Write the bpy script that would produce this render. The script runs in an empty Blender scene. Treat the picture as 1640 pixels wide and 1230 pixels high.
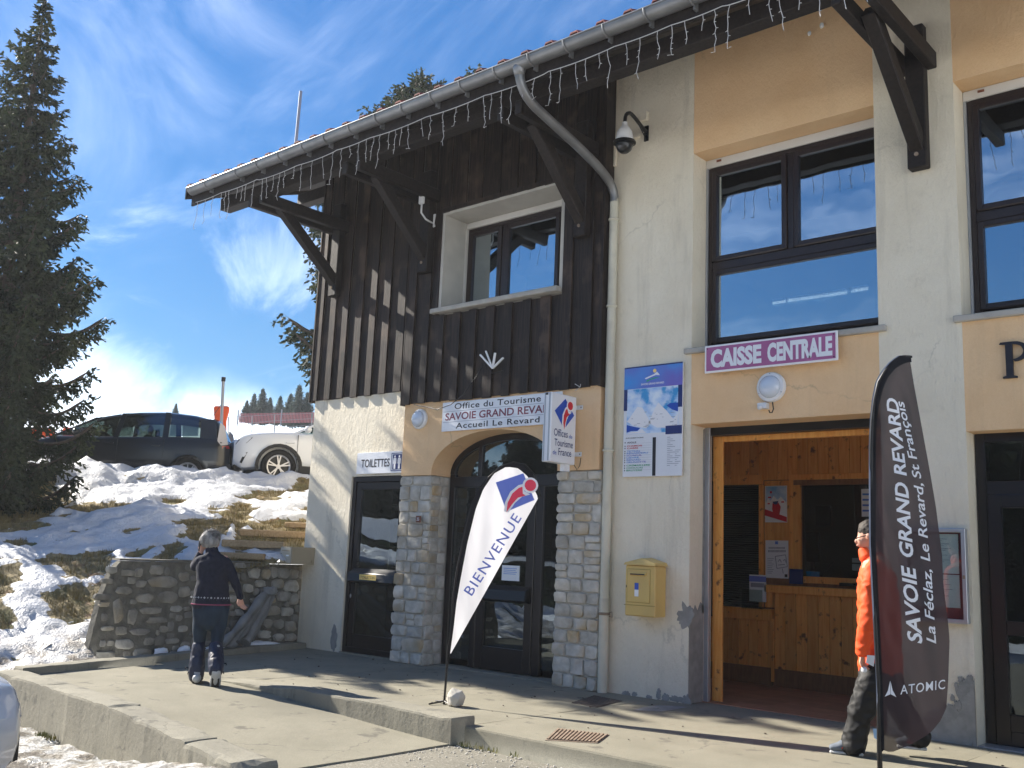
import bpy, bmesh, math, random
import numpy as np
from mathutils import Vector, Matrix, noise as mnoise
R=math.radians
C=bpy.context.scene.collection
scene=bpy.context.scene

# ---------------------------------------------------------------- camera
F,YAW,PIT,ROL,HC=1588.,R(41.56),R(9.917),R(2.409),1.4
fw=np.array([-math.sin(YAW)*math.cos(PIT),math.cos(YAW)*math.cos(PIT),math.sin(PIT)])
rt=np.array([math.cos(YAW),math.sin(YAW),0.]); up=np.cross(rt,fw)
r2=math.cos(ROL)*rt+math.sin(ROL)*up; u2=-math.sin(ROL)*rt+math.cos(ROL)*up
CAM=np.array([0.,0.,HC])
cam=bpy.data.cameras.new('camera'); camo=bpy.data.objects.new('camera',cam); C.objects.link(camo)
cam.sensor_width=36; cam.lens=36*F/1640; cam.clip_end=2000; cam.clip_start=.05
camo.matrix_world=Matrix([[r2[0],u2[0],-fw[0],0],[r2[1],u2[1],-fw[1],0],[r2[2],u2[2],-fw[2],HC],[0,0,0,1]])
scene.camera=camo
def ray(x,y):
    return r2*((x-820)/F)-u2*((y-615)/F)+fw
def PY(x,y,Y): d=ray(x,y); return CAM+d*(Y/d[1])
def PX(x,y,X): d=ray(x,y); return CAM+d*(X/d[0])
def PZ(x,y,Z=0.): d=ray(x,y); return CAM+d*((Z-HC)/d[2])
def PD(x,y,D): d=ray(x,y); return CAM+d*(D/math.hypot(d[0],d[1]))
def PP(x,y,o,n): d=ray(x,y); o=np.array(o); n=np.array(n); return CAM+d*(((o-CAM)@n)/(d@n))

# ---------------------------------------------------------------- sky and sun
SUNDIR=np.array([1.,.18,-.66]); SUNDIR/=np.linalg.norm(SUNDIR)      # way the light travels
SUN_EL=math.asin(-SUNDIR[2]); SUN_AZ=math.atan2(-SUNDIR[0],-SUNDIR[1])  # measured from +Y towards +X
world=bpy.data.worlds.new('World'); scene.world=world; world.use_nodes=True
wn=world.node_tree.nodes; wl=world.node_tree.links; wn.clear()
wo=wn.new('ShaderNodeOutputWorld'); bg=wn.new('ShaderNodeBackground')
sky=wn.new('ShaderNodeTexSky'); sky.sky_type='NISHITA'; sky.sun_disc=False
sky.sun_elevation=SUN_EL; sky.sun_rotation=SUN_AZ; sky.altitude=1500; sky.air_density=1.3; sky.dust_density=.2; sky.ozone_density=3.
bg.inputs['Strength'].default_value=.13
def wnode(t,**k):
    n=wn.new(t)
    for a,b in k.items(): setattr(n,a,b)
    return n
def wmath(op,a,b=None,clamp=False):
    n=wn.new('ShaderNodeMath'); n.operation=op; n.use_clamp=clamp
    for i,v in enumerate((a,b)):
        if v is None: continue
        if isinstance(v,(int,float)): n.inputs[i].default_value=v
        else: wl.new(v,n.inputs[i])
    return n.outputs[0]
tc=wn.new('ShaderNodeTexCoord')
sep=wn.new('ShaderNodeSeparateXYZ'); wl.new(tc.outputs['Generated'],sep.inputs[0])
def cloud(scale,loc,rot,lo,hi,detail=8,rough=.55,dist=.6):
    # project the view direction on a plane overhead
    zz=wmath('ADD',wmath('MAXIMUM',sep.outputs[2],0.),.22)
    cx=wmath('DIVIDE',sep.outputs[0],zz); cy=wmath('DIVIDE',sep.outputs[1],zz)
    cb=wn.new('ShaderNodeCombineXYZ'); wl.new(cx,cb.inputs[0]); wl.new(cy,cb.inputs[1])
    mp=wn.new('ShaderNodeMapping'); mp.inputs['Location'].default_value=loc; mp.inputs['Rotation'].default_value=(0,0,rot); mp.inputs['Scale'].default_value=scale
    wl.new(cb.outputs[0],mp.inputs[0])
    nz=wn.new('ShaderNodeTexNoise'); nz.inputs['Scale'].default_value=1.; nz.inputs['Detail'].default_value=detail; nz.inputs['Roughness'].default_value=rough; nz.inputs['Distortion'].default_value=dist
    wl.new(mp.outputs[0],nz.inputs['Vector'])
    mr=wn.new('ShaderNodeMapRange'); mr.interpolation_type='SMOOTHSTEP'
    mr.inputs[1].default_value=lo; mr.inputs[2].default_value=hi; wl.new(nz.outputs[0],mr.inputs[0])
    return mr.outputs[0]
CL1=cloud((.55,1.9,1),(3.1,.4,0),R(35),.46,.80,10,.62,1.2)     # cirrus veils
CL2=cloud((1.3,1.5,1),(1.2,5.3,0),R(10),.56,.78,10,.6,.8)      # loose cumulus
# low cloud bank near the horizon, all the way round
nb=wn.new('ShaderNodeTexNoise'); nb.inputs['Scale'].default_value=3.2; nb.inputs['Detail'].default_value=7; wl.new(tc.outputs['Generated'],nb.inputs['Vector'])
hb=wmath('ADD',sep.outputs[2],wmath('MULTIPLY',wmath('SUBTRACT',nb.outputs[0],.5),-.30))
mrh=wn.new('ShaderNodeMapRange'); mrh.interpolation_type='SMOOTHSTEP'; mrh.inputs[1].default_value=.13; mrh.inputs[2].default_value=.01; wl.new(hb,mrh.inputs[0])
hbank=mrh.outputs[0]
nb2=wn.new('ShaderNodeTexNoise'); nb2.inputs['Scale'].default_value=7.; nb2.inputs['Detail'].default_value=9; nb2.inputs['Roughness'].default_value=.6; wl.new(tc.outputs['Generated'],nb2.inputs['Vector'])
m2=wn.new('ShaderNodeMapRange'); m2.inputs[1].default_value=.3; m2.inputs[2].default_value=.7; m2.inputs[3].default_value=.08; m2.inputs[4].default_value=.55; wl.new(nb2.outputs[0],m2.inputs[0]); hb2=m2.outputs[0]
tot=wmath('MAXIMUM',wmath('MULTIPLY',CL1,.085),wmath('MULTIPLY',CL2,.08)); tot=wmath('MAXIMUM',tot,wmath('MULTIPLY',hbank,hb2),True)
def puff(px,py,rad,soft,sc,amp,st,k):
    d0=ray(px,py); d0=d0/np.linalg.norm(d0); w_=ray(px,py+40)-ray(px,py); 
    sb=wn.new('ShaderNodeVectorMath'); sb.operation='SUBTRACT'; wl.new(tc.outputs['Generated'],sb.inputs[0]); sb.inputs[1].default_value=tuple(d0)
    mu=wn.new('ShaderNodeVectorMath'); mu.operation='MULTIPLY'; wl.new(sb.outputs[0],mu.inputs[0]); mu.inputs[1].default_value=st
    ln=wn.new('ShaderNodeVectorMath'); ln.operation='LENGTH'; wl.new(mu.outputs[0],ln.inputs[0])
    q=wn.new('ShaderNodeTexNoise'); q.inputs['Scale'].default_value=sc; q.inputs['Detail'].default_value=9; q.inputs['Roughness'].default_value=.62; q.inputs['Distortion'].default_value=.9; wl.new(tc.outputs['Generated'],q.inputs['Vector'])
    v=wmath('ADD',ln.outputs['Value'],wmath('MULTIPLY',wmath('SUBTRACT',q.outputs[0],.5),amp))
    r_=wn.new('ShaderNodeMapRange'); r_.interpolation_type='SMOOTHSTEP'; r_.inputs[1].default_value=rad+soft; r_.inputs[2].default_value=rad-soft; r_.inputs[4].default_value=k; wl.new(v,r_.inputs[0]); return r_.outputs[0]
for args in ((430,425,.026,.040,10.,-.26,(1.1,1.1,.8),.055),(150,120,.06,.12,5.,-.55,(1,1,.8),.035),(60,640,.07,.06,7.,-.25,(.8,.8,1.8),.12)):
    tot=wmath('MAXIMUM',tot,puff(*args),True)
mx=wn.new('ShaderNodeMix'); mx.data_type='RGBA'; wl.new(tot,mx.inputs[0])
skc=wn.new('ShaderNodeHueSaturation'); skc.inputs['Saturation'].default_value=1.25; skc.inputs['Value'].default_value=.165; wl.new(sky.outputs[0],skc.inputs['Color'])
el=wn.new('ShaderNodeMapRange'); el.inputs[1].default_value=.0; el.inputs[2].default_value=.75; el.inputs[3].default_value=.66; el.inputs[4].default_value=1.12; wl.new(sep.outputs[2],el.inputs[0])
tint=wn.new('ShaderNodeMix'); tint.data_type='RGBA'; tint.blend_type='MULTIPLY'; tint.inputs[0].default_value=1.; tint.inputs[7].default_value=(.78,.97,1.12,1); wl.new(skc.outputs[0],tint.inputs[6])
sv=wn.new('ShaderNodeVectorMath'); sv.operation='SCALE'; wl.new(tint.outputs[2],sv.inputs[0]); wl.new(el.outputs[0],sv.inputs['Scale'])
wl.new(sv.outputs[0],mx.inputs[6]); mx.inputs[7].default_value=(12.,12.,12.2,1)
wl.new(mx.outputs[2],bg.inputs['Color']); wl.new(bg.outputs[0],wo.inputs[0])

sl=bpy.data.lights.new('sun','SUN'); sl.energy=2.0; sl.angle=R(.55); sl.color=(1,.93,.82)
so=bpy.data.objects.new('sun',sl); C.objects.link(so); so.location=(-30,-5,25)
so.rotation_euler=Vector(SUNDIR).to_track_quat('-Z','Y').to_euler()
scene.view_settings.view_transform='Standard'; scene.view_settings.look='None'
scene.view_settings.exposure=2.7; scene.view_settings.gamma=1
scene.view_settings.use_curve_mapping=False
scene.render.engine='CYCLES'
scene.cycles.max_bounces=7; scene.cycles.transparent_max_bounces=12
scene.cycles.use_adaptive_sampling=True
try: scene.cycles.use_denoising=True
except Exception: pass

# ---------------------------------------------------------------- materials
def newmat(name):
    m=bpy.data.materials.new(name); m.use_nodes=True
    return m, m.node_tree.nodes, m.node_tree.links, m.node_tree.nodes['Principled BSDF']
def pm(name,c1,c2=None,scale=3.,stretch=(1,1,1),detail=6,lo=.35,hi=.65,rough=.8,c3=None,s3=.6,lo3=.5,hi3=.7,bump=0.,bs=40.,bst=(1,1,1),rand=0.,metal=0.,spec=.4,coords='Object',bump2=0.,bs2=6.,coat=0.):
    m,n,l,b=newmat(name)
    b.inputs['Roughness'].default_value=rough; b.inputs['Metallic'].default_value=metal
    b.inputs['Specular IOR Level'].default_value=spec
    if coat: b.inputs['Coat Weight'].default_value=coat; b.inputs['Coat Roughness'].default_value=.04
    tc=n.new('ShaderNodeTexCoord'); oi=n.new('ShaderNodeObjectInfo')
    sc=n.new('ShaderNodeVectorMath'); sc.operation='SCALE'; sc.inputs[0].default_value=(13,7,31); l.new(oi.outputs['Random'],sc.inputs['Scale'])
    ad=n.new('ShaderNodeVectorMath'); ad.operation='ADD'; l.new(tc.outputs[coords],ad.inputs[0]); l.new(sc.outputs[0],ad.inputs[1])
    def nz(s,st,d):
        mp=n.new('ShaderNodeMapping'); mp.inputs['Scale'].default_value=st; l.new(ad.outputs[0],mp.inputs[0])
        t=n.new('ShaderNodeTexNoise'); t.inputs['Scale'].default_value=s; t.inputs['Detail'].default_value=d; l.new(mp.outputs[0],t.inputs['Vector']); return t.outputs[0]
    def ramp(f,a,bb):
        r=n.new('ShaderNodeMapRange'); r.inputs[1].default_value=a; r.inputs[2].default_value=bb; l.new(f,r.inputs[0]); return r.outputs[0]
    def mix(f,a,bb):
        x=n.new('ShaderNodeMix'); x.data_type='RGBA'
        if isinstance(f,(int,float)): x.inputs[0].default_value=f
        else: l.new(f,x.inputs[0])
        for i,v in ((6,a),(7,bb)):
            if isinstance(v,tuple): x.inputs[i].default_value=(*v[:3],1)
            else: l.new(v,x.inputs[i])
        return x.outputs[2]
    col=None
    if c2 is not None: col=mix(ramp(nz(scale,stretch,detail),lo,hi),c1,c2)
    if c3 is not None: col=mix(ramp(nz(s3,(1,1,1),5),lo3,hi3),col if col is not None else c1,c3)
    if rand:
        hs=n.new('ShaderNodeHueSaturation'); r=n.new('ShaderNodeMapRange'); r.inputs[3].default_value=1-rand; r.inputs[4].default_value=1+rand
        l.new(oi.outputs['Random'],r.inputs[0]); l.new(r.outputs[0],hs.inputs['Value'])
        if col is None: hs.inputs['Color'].default_value=(*c1,1)
        else: l.new(col,hs.inputs['Color'])
        col=hs.outputs[0]
    if col is None: b.inputs['Base Color'].default_value=(*c1,1)
    else: l.new(col,b.inputs['Base Color'])
    last=None
    for st,s,mp_ in ((bump2,bs2,(1,1,1)),(bump,bs,bst)):
        if st:
            bp=n.new('ShaderNodeBump'); bp.inputs['Strength'].default_value=1; bp.inputs['Distance'].default_value=st
            l.new(nz(s,mp_,5),bp.inputs['Height'])
            if last: l.new(last,bp.inputs['Normal'])
            last=bp.outputs[0]
    if last: l.new(last,b.inputs['Normal'])
    return m
MAT={}
MAT['beige']=pm('beige_render',(.60,.53,.42),(.71,.64,.53),3,(1,1,.35),8,rough=.95,c3=(.53,.475,.385),s3=1.3,lo3=.52,hi3=.72,bump=.010,bs=55,bst=(1,1,.33),bump2=.004,bs2=14)
MAT['orange']=pm('orange_render',(.74,.49,.28),(.79,.55,.33),2.5,(1,1,.6),6,rough=.95,c3=(.70,.47,.27),s3=1.3,lo3=.5,hi3=.75,bump=.004,bs=60,bst=(1,1,.4))
MAT['plaster_grey']=pm('old_plaster',(.22,.22,.21),(.30,.295,.28),9,rough=.95,bump=.004,bs=40)
def weathered(name,stops,grain,cracks=0.,streak=0.,stain=0.,bumps=(),crackscale=.55,damp=0.):
    m,n,l,b=newmat(name); b.inputs['Roughness'].default_value=.93; b.inputs['Specular IOR Level'].default_value=.3
    ge=n.new('ShaderNodeNewGeometry'); pos=ge.outputs['Position']
    def nz(sc,d=6,st=(1,1,1),src=None):
        mp=n.new('ShaderNodeMapping'); mp.inputs['Scale'].default_value=st; l.new(src or pos,mp.inputs[0]); t=n.new('ShaderNodeTexNoise'); t.inputs['Scale'].default_value=sc; t.inputs['Detail'].default_value=d; t.inputs['Roughness'].default_value=.6; l.new(mp.outputs[0],t.inputs['Vector']); return t
    def mr(f,a,c,d=0.,e=1.):
        r=n.new('ShaderNodeMapRange'); r.inputs[1].default_value=a; r.inputs[2].default_value=c; r.inputs[3].default_value=d; r.inputs[4].default_value=e; l.new(f,r.inputs[0]); return r.outputs[0]
    def mx(f,a,c,bt='MIX'):
        x=n.new('ShaderNodeMix'); x.data_type='RGBA'; x.blend_type=bt
        if isinstance(f,float): x.inputs[0].default_value=f
        else: l.new(f,x.inputs[0])
        for i,v in ((6,a),(7,c)):
            if isinstance(v,tuple): x.inputs[i].default_value=(*v,1)
            else: l.new(v,x.inputs[i])
        return x.outputs[2]
    c=mx(mr(nz(1.6,9).outputs[0],.36,.64),stops[0],stops[1])
    c=mx(mr(nz(.55,7).outputs[0],.52,.70,0.,.8),c,stops[2])
    if grain: c=mx(mr(nz(95,2).outputs[0],.35,.70,0.,grain),c,stops[2])
    if stain: c=mx(mr(nz(3.7,10).outputs[0],.60,.66,0.,stain),c,stops[3])
    if streak: c=mx(mr(nz(4.5,7,(1,1,.09)).outputs[0],.56,.74,0.,streak),c,stops[3])
    if damp:
        sp=n.new('ShaderNodeSeparateXYZ'); l.new(pos,sp.inputs[0]); hh=n.new('ShaderNodeMath'); hh.operation='ADD'; l.new(sp.outputs[2],hh.inputs[0]); l.new(mr(nz(3.,6).outputs[0],.2,.8,-.5,.5),hh.inputs[1]); c=mx(mr(hh.outputs[0],.75,.0,0.,damp),c,stops[3])
    if cracks:
        dn=nz(2.5,5); dv=n.new('ShaderNodeVectorMath'); dv.operation='SCALE'; dv.inputs['Scale'].default_value=.55; l.new(dn.outputs[1],dv.inputs[0]); av=n.new('ShaderNodeVectorMath'); av.operation='ADD'; l.new(pos,av.inputs[0]); l.new(dv.outputs[0],av.inputs[1])
        vo=n.new('ShaderNodeTexVoronoi'); vo.feature='DISTANCE_TO_EDGE'; vo.inputs['Scale'].default_value=crackscale; l.new(av.outputs[0],vo.inputs['Vector'])
        mm=n.new('ShaderNodeMath'); mm.operation='MULTIPLY'; l.new(mr(vo.outputs['Distance'],.006,.0,0.,cracks),mm.inputs[0]); l.new(mr(nz(.9,3).outputs[0],.48,.56),mm.inputs[1]); c=mx(mm.outputs[0],c,(.07,.065,.06))
    l.new(c,b.inputs['Base Color']); last=None
    for dist,sc,st in bumps:
        bp=n.new('ShaderNodeBump'); bp.inputs['Distance'].default_value=dist; l.new(nz(sc,5,st).outputs[0],bp.inputs['Height'])
        if last: l.new(last,bp.inputs['Normal'])
        last=bp.outputs[0]
    if last: l.new(last,b.inputs['Normal'])
    return m
MAT['beige']=weathered('beige_roughcast',((.77,.695,.55),(.82,.755,.615),(.69,.615,.48),(.50,.45,.36)),.35,.22,.60,.18,((.010,13,(1,1,.5)),(.012,48,(1,1,.35)),(.004,120,(1,1,1))),.35,.35)
MAT['orange']=weathered('orange_roughcast',((.78,.52,.29),(.83,.58,.34),(.72,.46,.24),(.55,.38,.23)),.30,.25,.28,.06,((.008,13,(1,1,.6)),(.008,55,(1,1,.5)),(.003,120,(1,1,1))),.35,0.)
MAT['concrete']=weathered('trodden_concrete',((.215,.20,.15),(.275,.255,.195),(.175,.163,.124),(.10,.093,.078)),.6,.55,0.,.7,((.004,9,(1,1,1)),(.002,90,(1,1,1))),.42)
MAT['concrete_old']=weathered('old_cast_concrete',((.23,.216,.17),(.30,.28,.22),(.175,.165,.135),(.10,.097,.083)),.6,.6,.75,.6,((.005,7,(1,1,1)),(.0025,28,(1,1,1)),(.0012,90,(1,1,1))),.7)
MAT['window_surround']=pm('window_surround_render',(.42,.40,.36),(.48,.46,.41),4,rough=.95,bump=.002,bs=60)
MAT['sill']=pm('sill_concrete',(.33,.32,.29),(.42,.40,.36),8,rough=.9,bump=.002,bs=50)
MAT['clad']=pm('dark_stained_boards',(.007,.0045,.004),(.034,.021,.015),7,(7,7,.35),8,lo=.36,hi=.68,rough=.6,c3=(.07,.046,.032),s3=2.6,lo3=.54,hi3=.74,bump=.003,bs=30,bst=(6,6,.4),rand=.28,spec=.3)
MAT['beam']=pm('dark_beams',(.009,.0065,.006),(.020,.014,.012),6,(4,4,4),6,rough=.6,bump=.002,bs=40,rand=.15,spec=.3)
MAT['frame']=pm('brown_window_wood',(.010,.0045,.0045),(.020,.009,.008),8,(6,6,6),6,rough=.38,bump=.0008,bs=60,rand=.1,spec=.5)
MAT['frame_black']=pm('dark_door_frame',(.004,.003,.005),(.008,.005,.007),8,rough=.32,spec=.5)
MAT['pine']=pm('pine_boards',(.72,.29,.050),(.82,.40,.095),5,(9,9,.7),8,lo=.36,hi=.64,rough=.5,c3=(.17,.065,.022),s3=11,lo3=.62,hi3=.72,bump=.0008,bs=30,rand=.14,spec=.4)
MAT['pine_dark']=pm('dark_pine_trim',(.17,.075,.028),(.24,.11,.042),6,(6,6,1),6,rough=.5,rand=.1)
MAT['stone']=pm('limestone',(.38,.36,.31),(.56,.53,.47),7,rough=.95,c3=(.40,.30,.17),s3=1.4,lo3=.52,hi3=.68,bump=.016,bs=16,bump2=.022,bs2=7,rand=.16)
MAT['stone_dark']=pm('rubble_stone',(.17,.155,.125),(.29,.27,.225),6,rough=.95,c3=(.17,.16,.15),s3=1.6,lo3=.5,hi3=.7,bump=.012,bs=18,bump2=.012,bs2=6,rand=.3)
MAT['stone_mid']=pm('pale_rubble_stone',(.24,.225,.19),(.38,.36,.31),6,rough=.95,c3=(.30,.24,.15),s3=1.6,lo3=.54,hi3=.7,bump=.012,bs=18,bump2=.012,bs2=6,rand=.25)
MAT['mortar']=pm('mortar',(.38,.36,.32),(.47,.45,.40),12,rough=.98,bump=.008,bs=30,bump2=.006,bs2=9)
MAT['mortar_dark']=pm('dark_mortar',(.105,.098,.08),(.17,.158,.128),9,rough=.98,bump=.012,bs=22,bump2=.01,bs2=8)
MAT['zinc']=pm('zinc',(.23,.235,.24),(.17,.175,.18),4,(1,1,1),5,rough=.42,metal=.55,bump=.0006,bs=8,rand=.05)
MAT['pipe']=pm('cream_pipe',(.60,.57,.46),(.50,.48,.39),6,(1,1,.3),6,rough=.6,c3=(.40,.37,.31),s3=2.5,lo3=.55,hi3=.75,bump=.001,bs=30)
MAT['tile']=pm('red_roof_tile',(.16,.035,.028),(.22,.06,.045),6,rough=.75,bump=.002,bs=30,rand=.25)
MAT['white']=pm('white_plastic',(.74,.75,.76),(.66,.67,.68),4,rough=.4)
MAT['sign_white']=pm('white_sign_sheet',(.76,.78,.82),(.72,.74,.78),2,rough=.3)
MAT['white_alu']=pm('white_shutter_box',(.62,.60,.56),(.57,.55,.51),2,rough=.5)
MAT['grey_alu']=pm('grey_aluminium',(.42,.44,.47),(.36,.38,.41),3,rough=.35,metal=.5)
MAT['black']=pm('black_plastic',(.005,.005,.006),rough=.4)
MAT['black_cloth']=pm('black_fabric',(.005,.005,.008),(.009,.009,.012),30,rough=.9)
MAT['wire_white']=pm('white_cable',(.50,.49,.48),rough=.5)
MAT['wire_grey']=pm('grey_cable',(.30,.31,.34),rough=.5)
MAT['yellow']=pm('yellow_postal_paint',(.62,.44,.14),(.57,.40,.135),3,rough=.45,bump=.0005,bs=12)
MAT['yellow_d']=pm('yellow_groove',(.34,.25,.06),rough=.5)
MAT['mailbeige']=pm('beige_letterbox_paint',(.36,.30,.20),(.33,.275,.185),3,rough=.5)
MAT['mailbeige_l']=pm('pale_letterbox_front',(.46,.42,.33),rough=.5)
MAT['purple']=pm('purple_sign',(.34,.10,.24),(.38,.12,.28),3,rough=.4)
MAT['navy']=pm('navy_print',(.010,.025,.14),rough=.4)
MAT['ink']=pm('black_print',(.012,.012,.02),rough=.5)
MAT['maroon']=pm('maroon_print',(.20,.045,.075),rough=.5)
MAT['red']=pm('red_print',(.58,.012,.03),rough=.4)
MAT['blue']=pm('blue_print',(.012,.07,.42),rough=.4)
MAT['blue_l']=pm('pale_blue_print',(.14,.20,.62),rough=.6)
MAT['red_l']=pm('bright_red_print',(.80,.05,.10),rough=.6)
MAT['cyan']=pm('cyan_print',(.02,.32,.75),(.16,.12,.48),1.2,rough=.4)
MAT['skyprint']=pm('printed_snow_map',(.30,.50,.80),(.72,.80,.90),6,(1,1,1.6),6,rough=.4,c3=(.05,.30,.62),s3=5,lo3=.58,hi3=.66)
MAT['green_p']=pm('green_print',(.03,.35,.16),rough=.5)
MAT['gold_p']=pm('yellow_print',(.85,.62,.20),rough=.5)
MAT['grey_p']=pm('grey_print',(.28,.30,.36),rough=.5)
MAT['brownplate']=pm('brown_number_plate',(.17,.06,.035),rough=.4)
MAT['paper']=pm('paper',(.76,.78,.80),rough=.7)
MAT['rust']=pm('rusty_iron',(.20,.145,.10),(.31,.24,.18),14,rough=.85,bump=.001,bs=40,metal=.2)
MAT['iron']=pm('dark_iron_cover',(.07,.058,.052),(.11,.09,.08),14,rough=.7,bump=.001,bs=40,metal=.2)
MAT['asphalt']=None
MAT['tilefloor']=pm('terracotta_floor',(.32,.15,.085),(.42,.20,.12),3,rough=.5,bump=.0006,bs=30,rand=.15)
MAT['dark_room']=pm('dim_room_wall',(.16,.165,.15),rough=.9)
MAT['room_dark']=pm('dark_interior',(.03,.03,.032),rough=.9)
MAT['bark']=pm('bark',(.06,.045,.035),(.11,.085,.065),9,(1,1,.3),rough=.95,bump=.01,bs=14)
MAT['logwood']=pm('sleeper_wood',(.30,.21,.115),(.40,.29,.17),6,(1,6,6),6,rough=.9,bump=.003,bs=30,rand=.15)
MAT['grass']=pm('dry_grass',(.14,.115,.045),(.23,.175,.075),5,rough=.95,rand=.0)
MAT['weed']=pm('green_weed',(.10,.12,.035),(.18,.15,.05),8,rough=.9)
MAT['rock']=pm('pale_rock',(.44,.41,.35),(.54,.51,.45),7,rough=.95,bump=.008,bs=18)
MAT['tarp']=pm('grey_tarp',(.15,.155,.155),(.24,.245,.24),5,(1,1,.5),rough=.75,bump=.004,bs=14,rand=.15)
MAT['orange_mat']=pm('orange_crash_mat',(.85,.115,.02),(.75,.09,.015),2,rough=.6,bump=.004,bs=5)
MAT['net']=pm('red_snow_fence',(.42,.16,.17),rough=.8)
MAT['galv']=pm('galvanised_post',(.30,.31,.33),rough=.45,metal=.5)
MAT['car_black']=pm('dark_car_paint',(.002,.004,.007),rough=.35,spec=.4,coat=.45)
MAT['car_white']=pm('white_car_paint',(.66,.68,.71),rough=.3,spec=.5,coat=.7)
MAT['car_silver']=pm('silver_car_paint',(.42,.43,.45),rough=.3,metal=.4,coat=.7)
MAT['car_trim']=pm('car_trim_plastic',(.008,.008,.009),rough=.6)
MAT['tyre']=pm('tyre_rubber',(.008,.008,.008),(.016,.015,.014),20,rough=.9)
MAT['rim']=pm('alloy_rim',(.42,.42,.44),rough=.3,metal=.7)
MAT['lamp_red']=pm('tail_lamp',(.30,.02,.02),rough=.12,coat=.8)
MAT['lamp_clear']=pm('lamp_lens',(.28,.28,.32),rough=.08,coat=.9)
MAT['lamp_glass']=pm('opal_lamp_glass',(.55,.62,.72),rough=.12,coat=.7)
MAT['car_int']=pm('car_interior',(.02,.02,.022),rough=.8)
MAT['skin']=pm('skin',(.52,.27,.19),(.58,.32,.23),8,rough=.55)
MAT['hair_grey']=pm('grey_hair',(.13,.125,.12),(.30,.295,.285),22,(1,1,.3),6,rough=.75,bump=.01,bs=45,bst=(1,1,.3))
MAT['hair_dark']=pm('dark_hair',(.02,.015,.012),(.05,.038,.03),22,rough=.7,bump=.006,bs=50)
MAT['sweater']=pm('navy_knit',(.005,.007,.018),(.010,.013,.028),26,rough=.9,bump=.003,bs=110)
MAT['knit_white']=pm('pale_knit',(.30,.32,.36),rough=.9)
MAT['pink_hem']=pm('wine_hem',(.22,.05,.10),rough=.9)
MAT['jeans']=pm('dark_jeans',(.006,.016,.032),(.014,.032,.055),9,(1,1,.4),rough=.9,bump=.002,bs=90)
MAT['jeans_shell']=pm('navy_boot_shell',(.006,.010,.03),(.010,.018,.048),9,rough=.5,bump=.004,bs=14)
MAT['ski_grey']=pm('grey_boot',(.42,.43,.43),(.34,.35,.35),7,rough=.5)
MAT['orange_jkt']=pm('orange_jacket',(.90,.10,.012),(.80,.08,.010),5,rough=.7,bump=.006,bs=9)
MAT['black_pant']=pm('black_ski_pants',(.003,.003,.0035),(.006,.006,.007),6,rough=.65,bump=.01,bs=8)
MAT['shoe']=pm('grey_trainer',(.09,.11,.14),(.14,.16,.19),12,rough=.7)
MAT['shoe_red']=pm('red_trainer_stripe',(.65,.05,.03),rough=.6)
MAT['sole']=pm('pale_sole',(.55,.55,.53),rough=.7)
MAT['logo_white']=pm('white_print',(.80,.80,.82),rough=.6)
MAT['snow_w']=pm('snow',(.80,.83,.88),(.74,.77,.82),4,rough=.6,bump=.01,bs=14,bump2=.02,bs2=4)
MAT['silverskin']=pm('poster_blue',(.16,.38,.66),(.60,.72,.85),6,rough=.5)

def glassmat(name,tint,rmin,rmax):
    m,n,l,b=newmat(name); n.remove(b); out=n['Material Output']
    tr=n.new('ShaderNodeBsdfTransparent'); tr.inputs[0].default_value=(*tint,1)
    gl=n.new('ShaderNodeBsdfGlossy'); gl.inputs['Roughness'].default_value=.005; gl.inputs[0].default_value=(.78,.90,1,1)
    lw=n.new('ShaderNodeLayerWeight'); lw.inputs[0].default_value=.5
    pw=n.new('ShaderNodeMath'); pw.operation='POWER'; pw.inputs[1].default_value=2.2; l.new(lw.outputs['Facing'],pw.inputs[0])
    mr=n.new('ShaderNodeMapRange'); mr.inputs[3].default_value=rmin; mr.inputs[4].default_value=rmax; l.new(pw.outputs[0],mr.inputs[0])
    nz=n.new('ShaderNodeTexNoise'); nz.inputs['Scale'].default_value=1.3; tc=n.new('ShaderNodeTexCoord'); l.new(tc.outputs['Object'],nz.inputs['Vector'])
    bp=n.new('ShaderNodeBump'); bp.inputs['Distance'].default_value=.004; l.new(nz.outputs[0],bp.inputs['Height']); l.new(bp.outputs[0],gl.inputs['Normal'])
    mx=n.new('ShaderNodeMixShader'); l.new(mr.outputs[0],mx.inputs[0]); l.new(tr.outputs[0],mx.inputs[1]); l.new(gl.outputs[0],mx.inputs[2]); l.new(mx.outputs[0],out.inputs[0])
    return m
MAT['glass']=glassmat('coated_window_glass',(.45,.5,.5),.46,.97)
MAT['glass_door']=glassmat('door_glass',(.5,.53,.53),.085,.9)
MAT['glass_clear']=glassmat('clear_booth_glass',(.8,.84,.82),.05,.8)
MAT['glass_car']=glassmat('car_glass',(.42,.47,.45),.12,.9)
def emis(name,c,s):
    m,n,l,b=newmat(name); b.inputs['Base Color'].default_value=(*c,1); b.inputs['Emission Color'].default_value=(*c,1); b.inputs['Emission Strength'].default_value=s; return m
MAT['tube']=emis('fluorescent_tube',(1,1,.97),.4)
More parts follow.
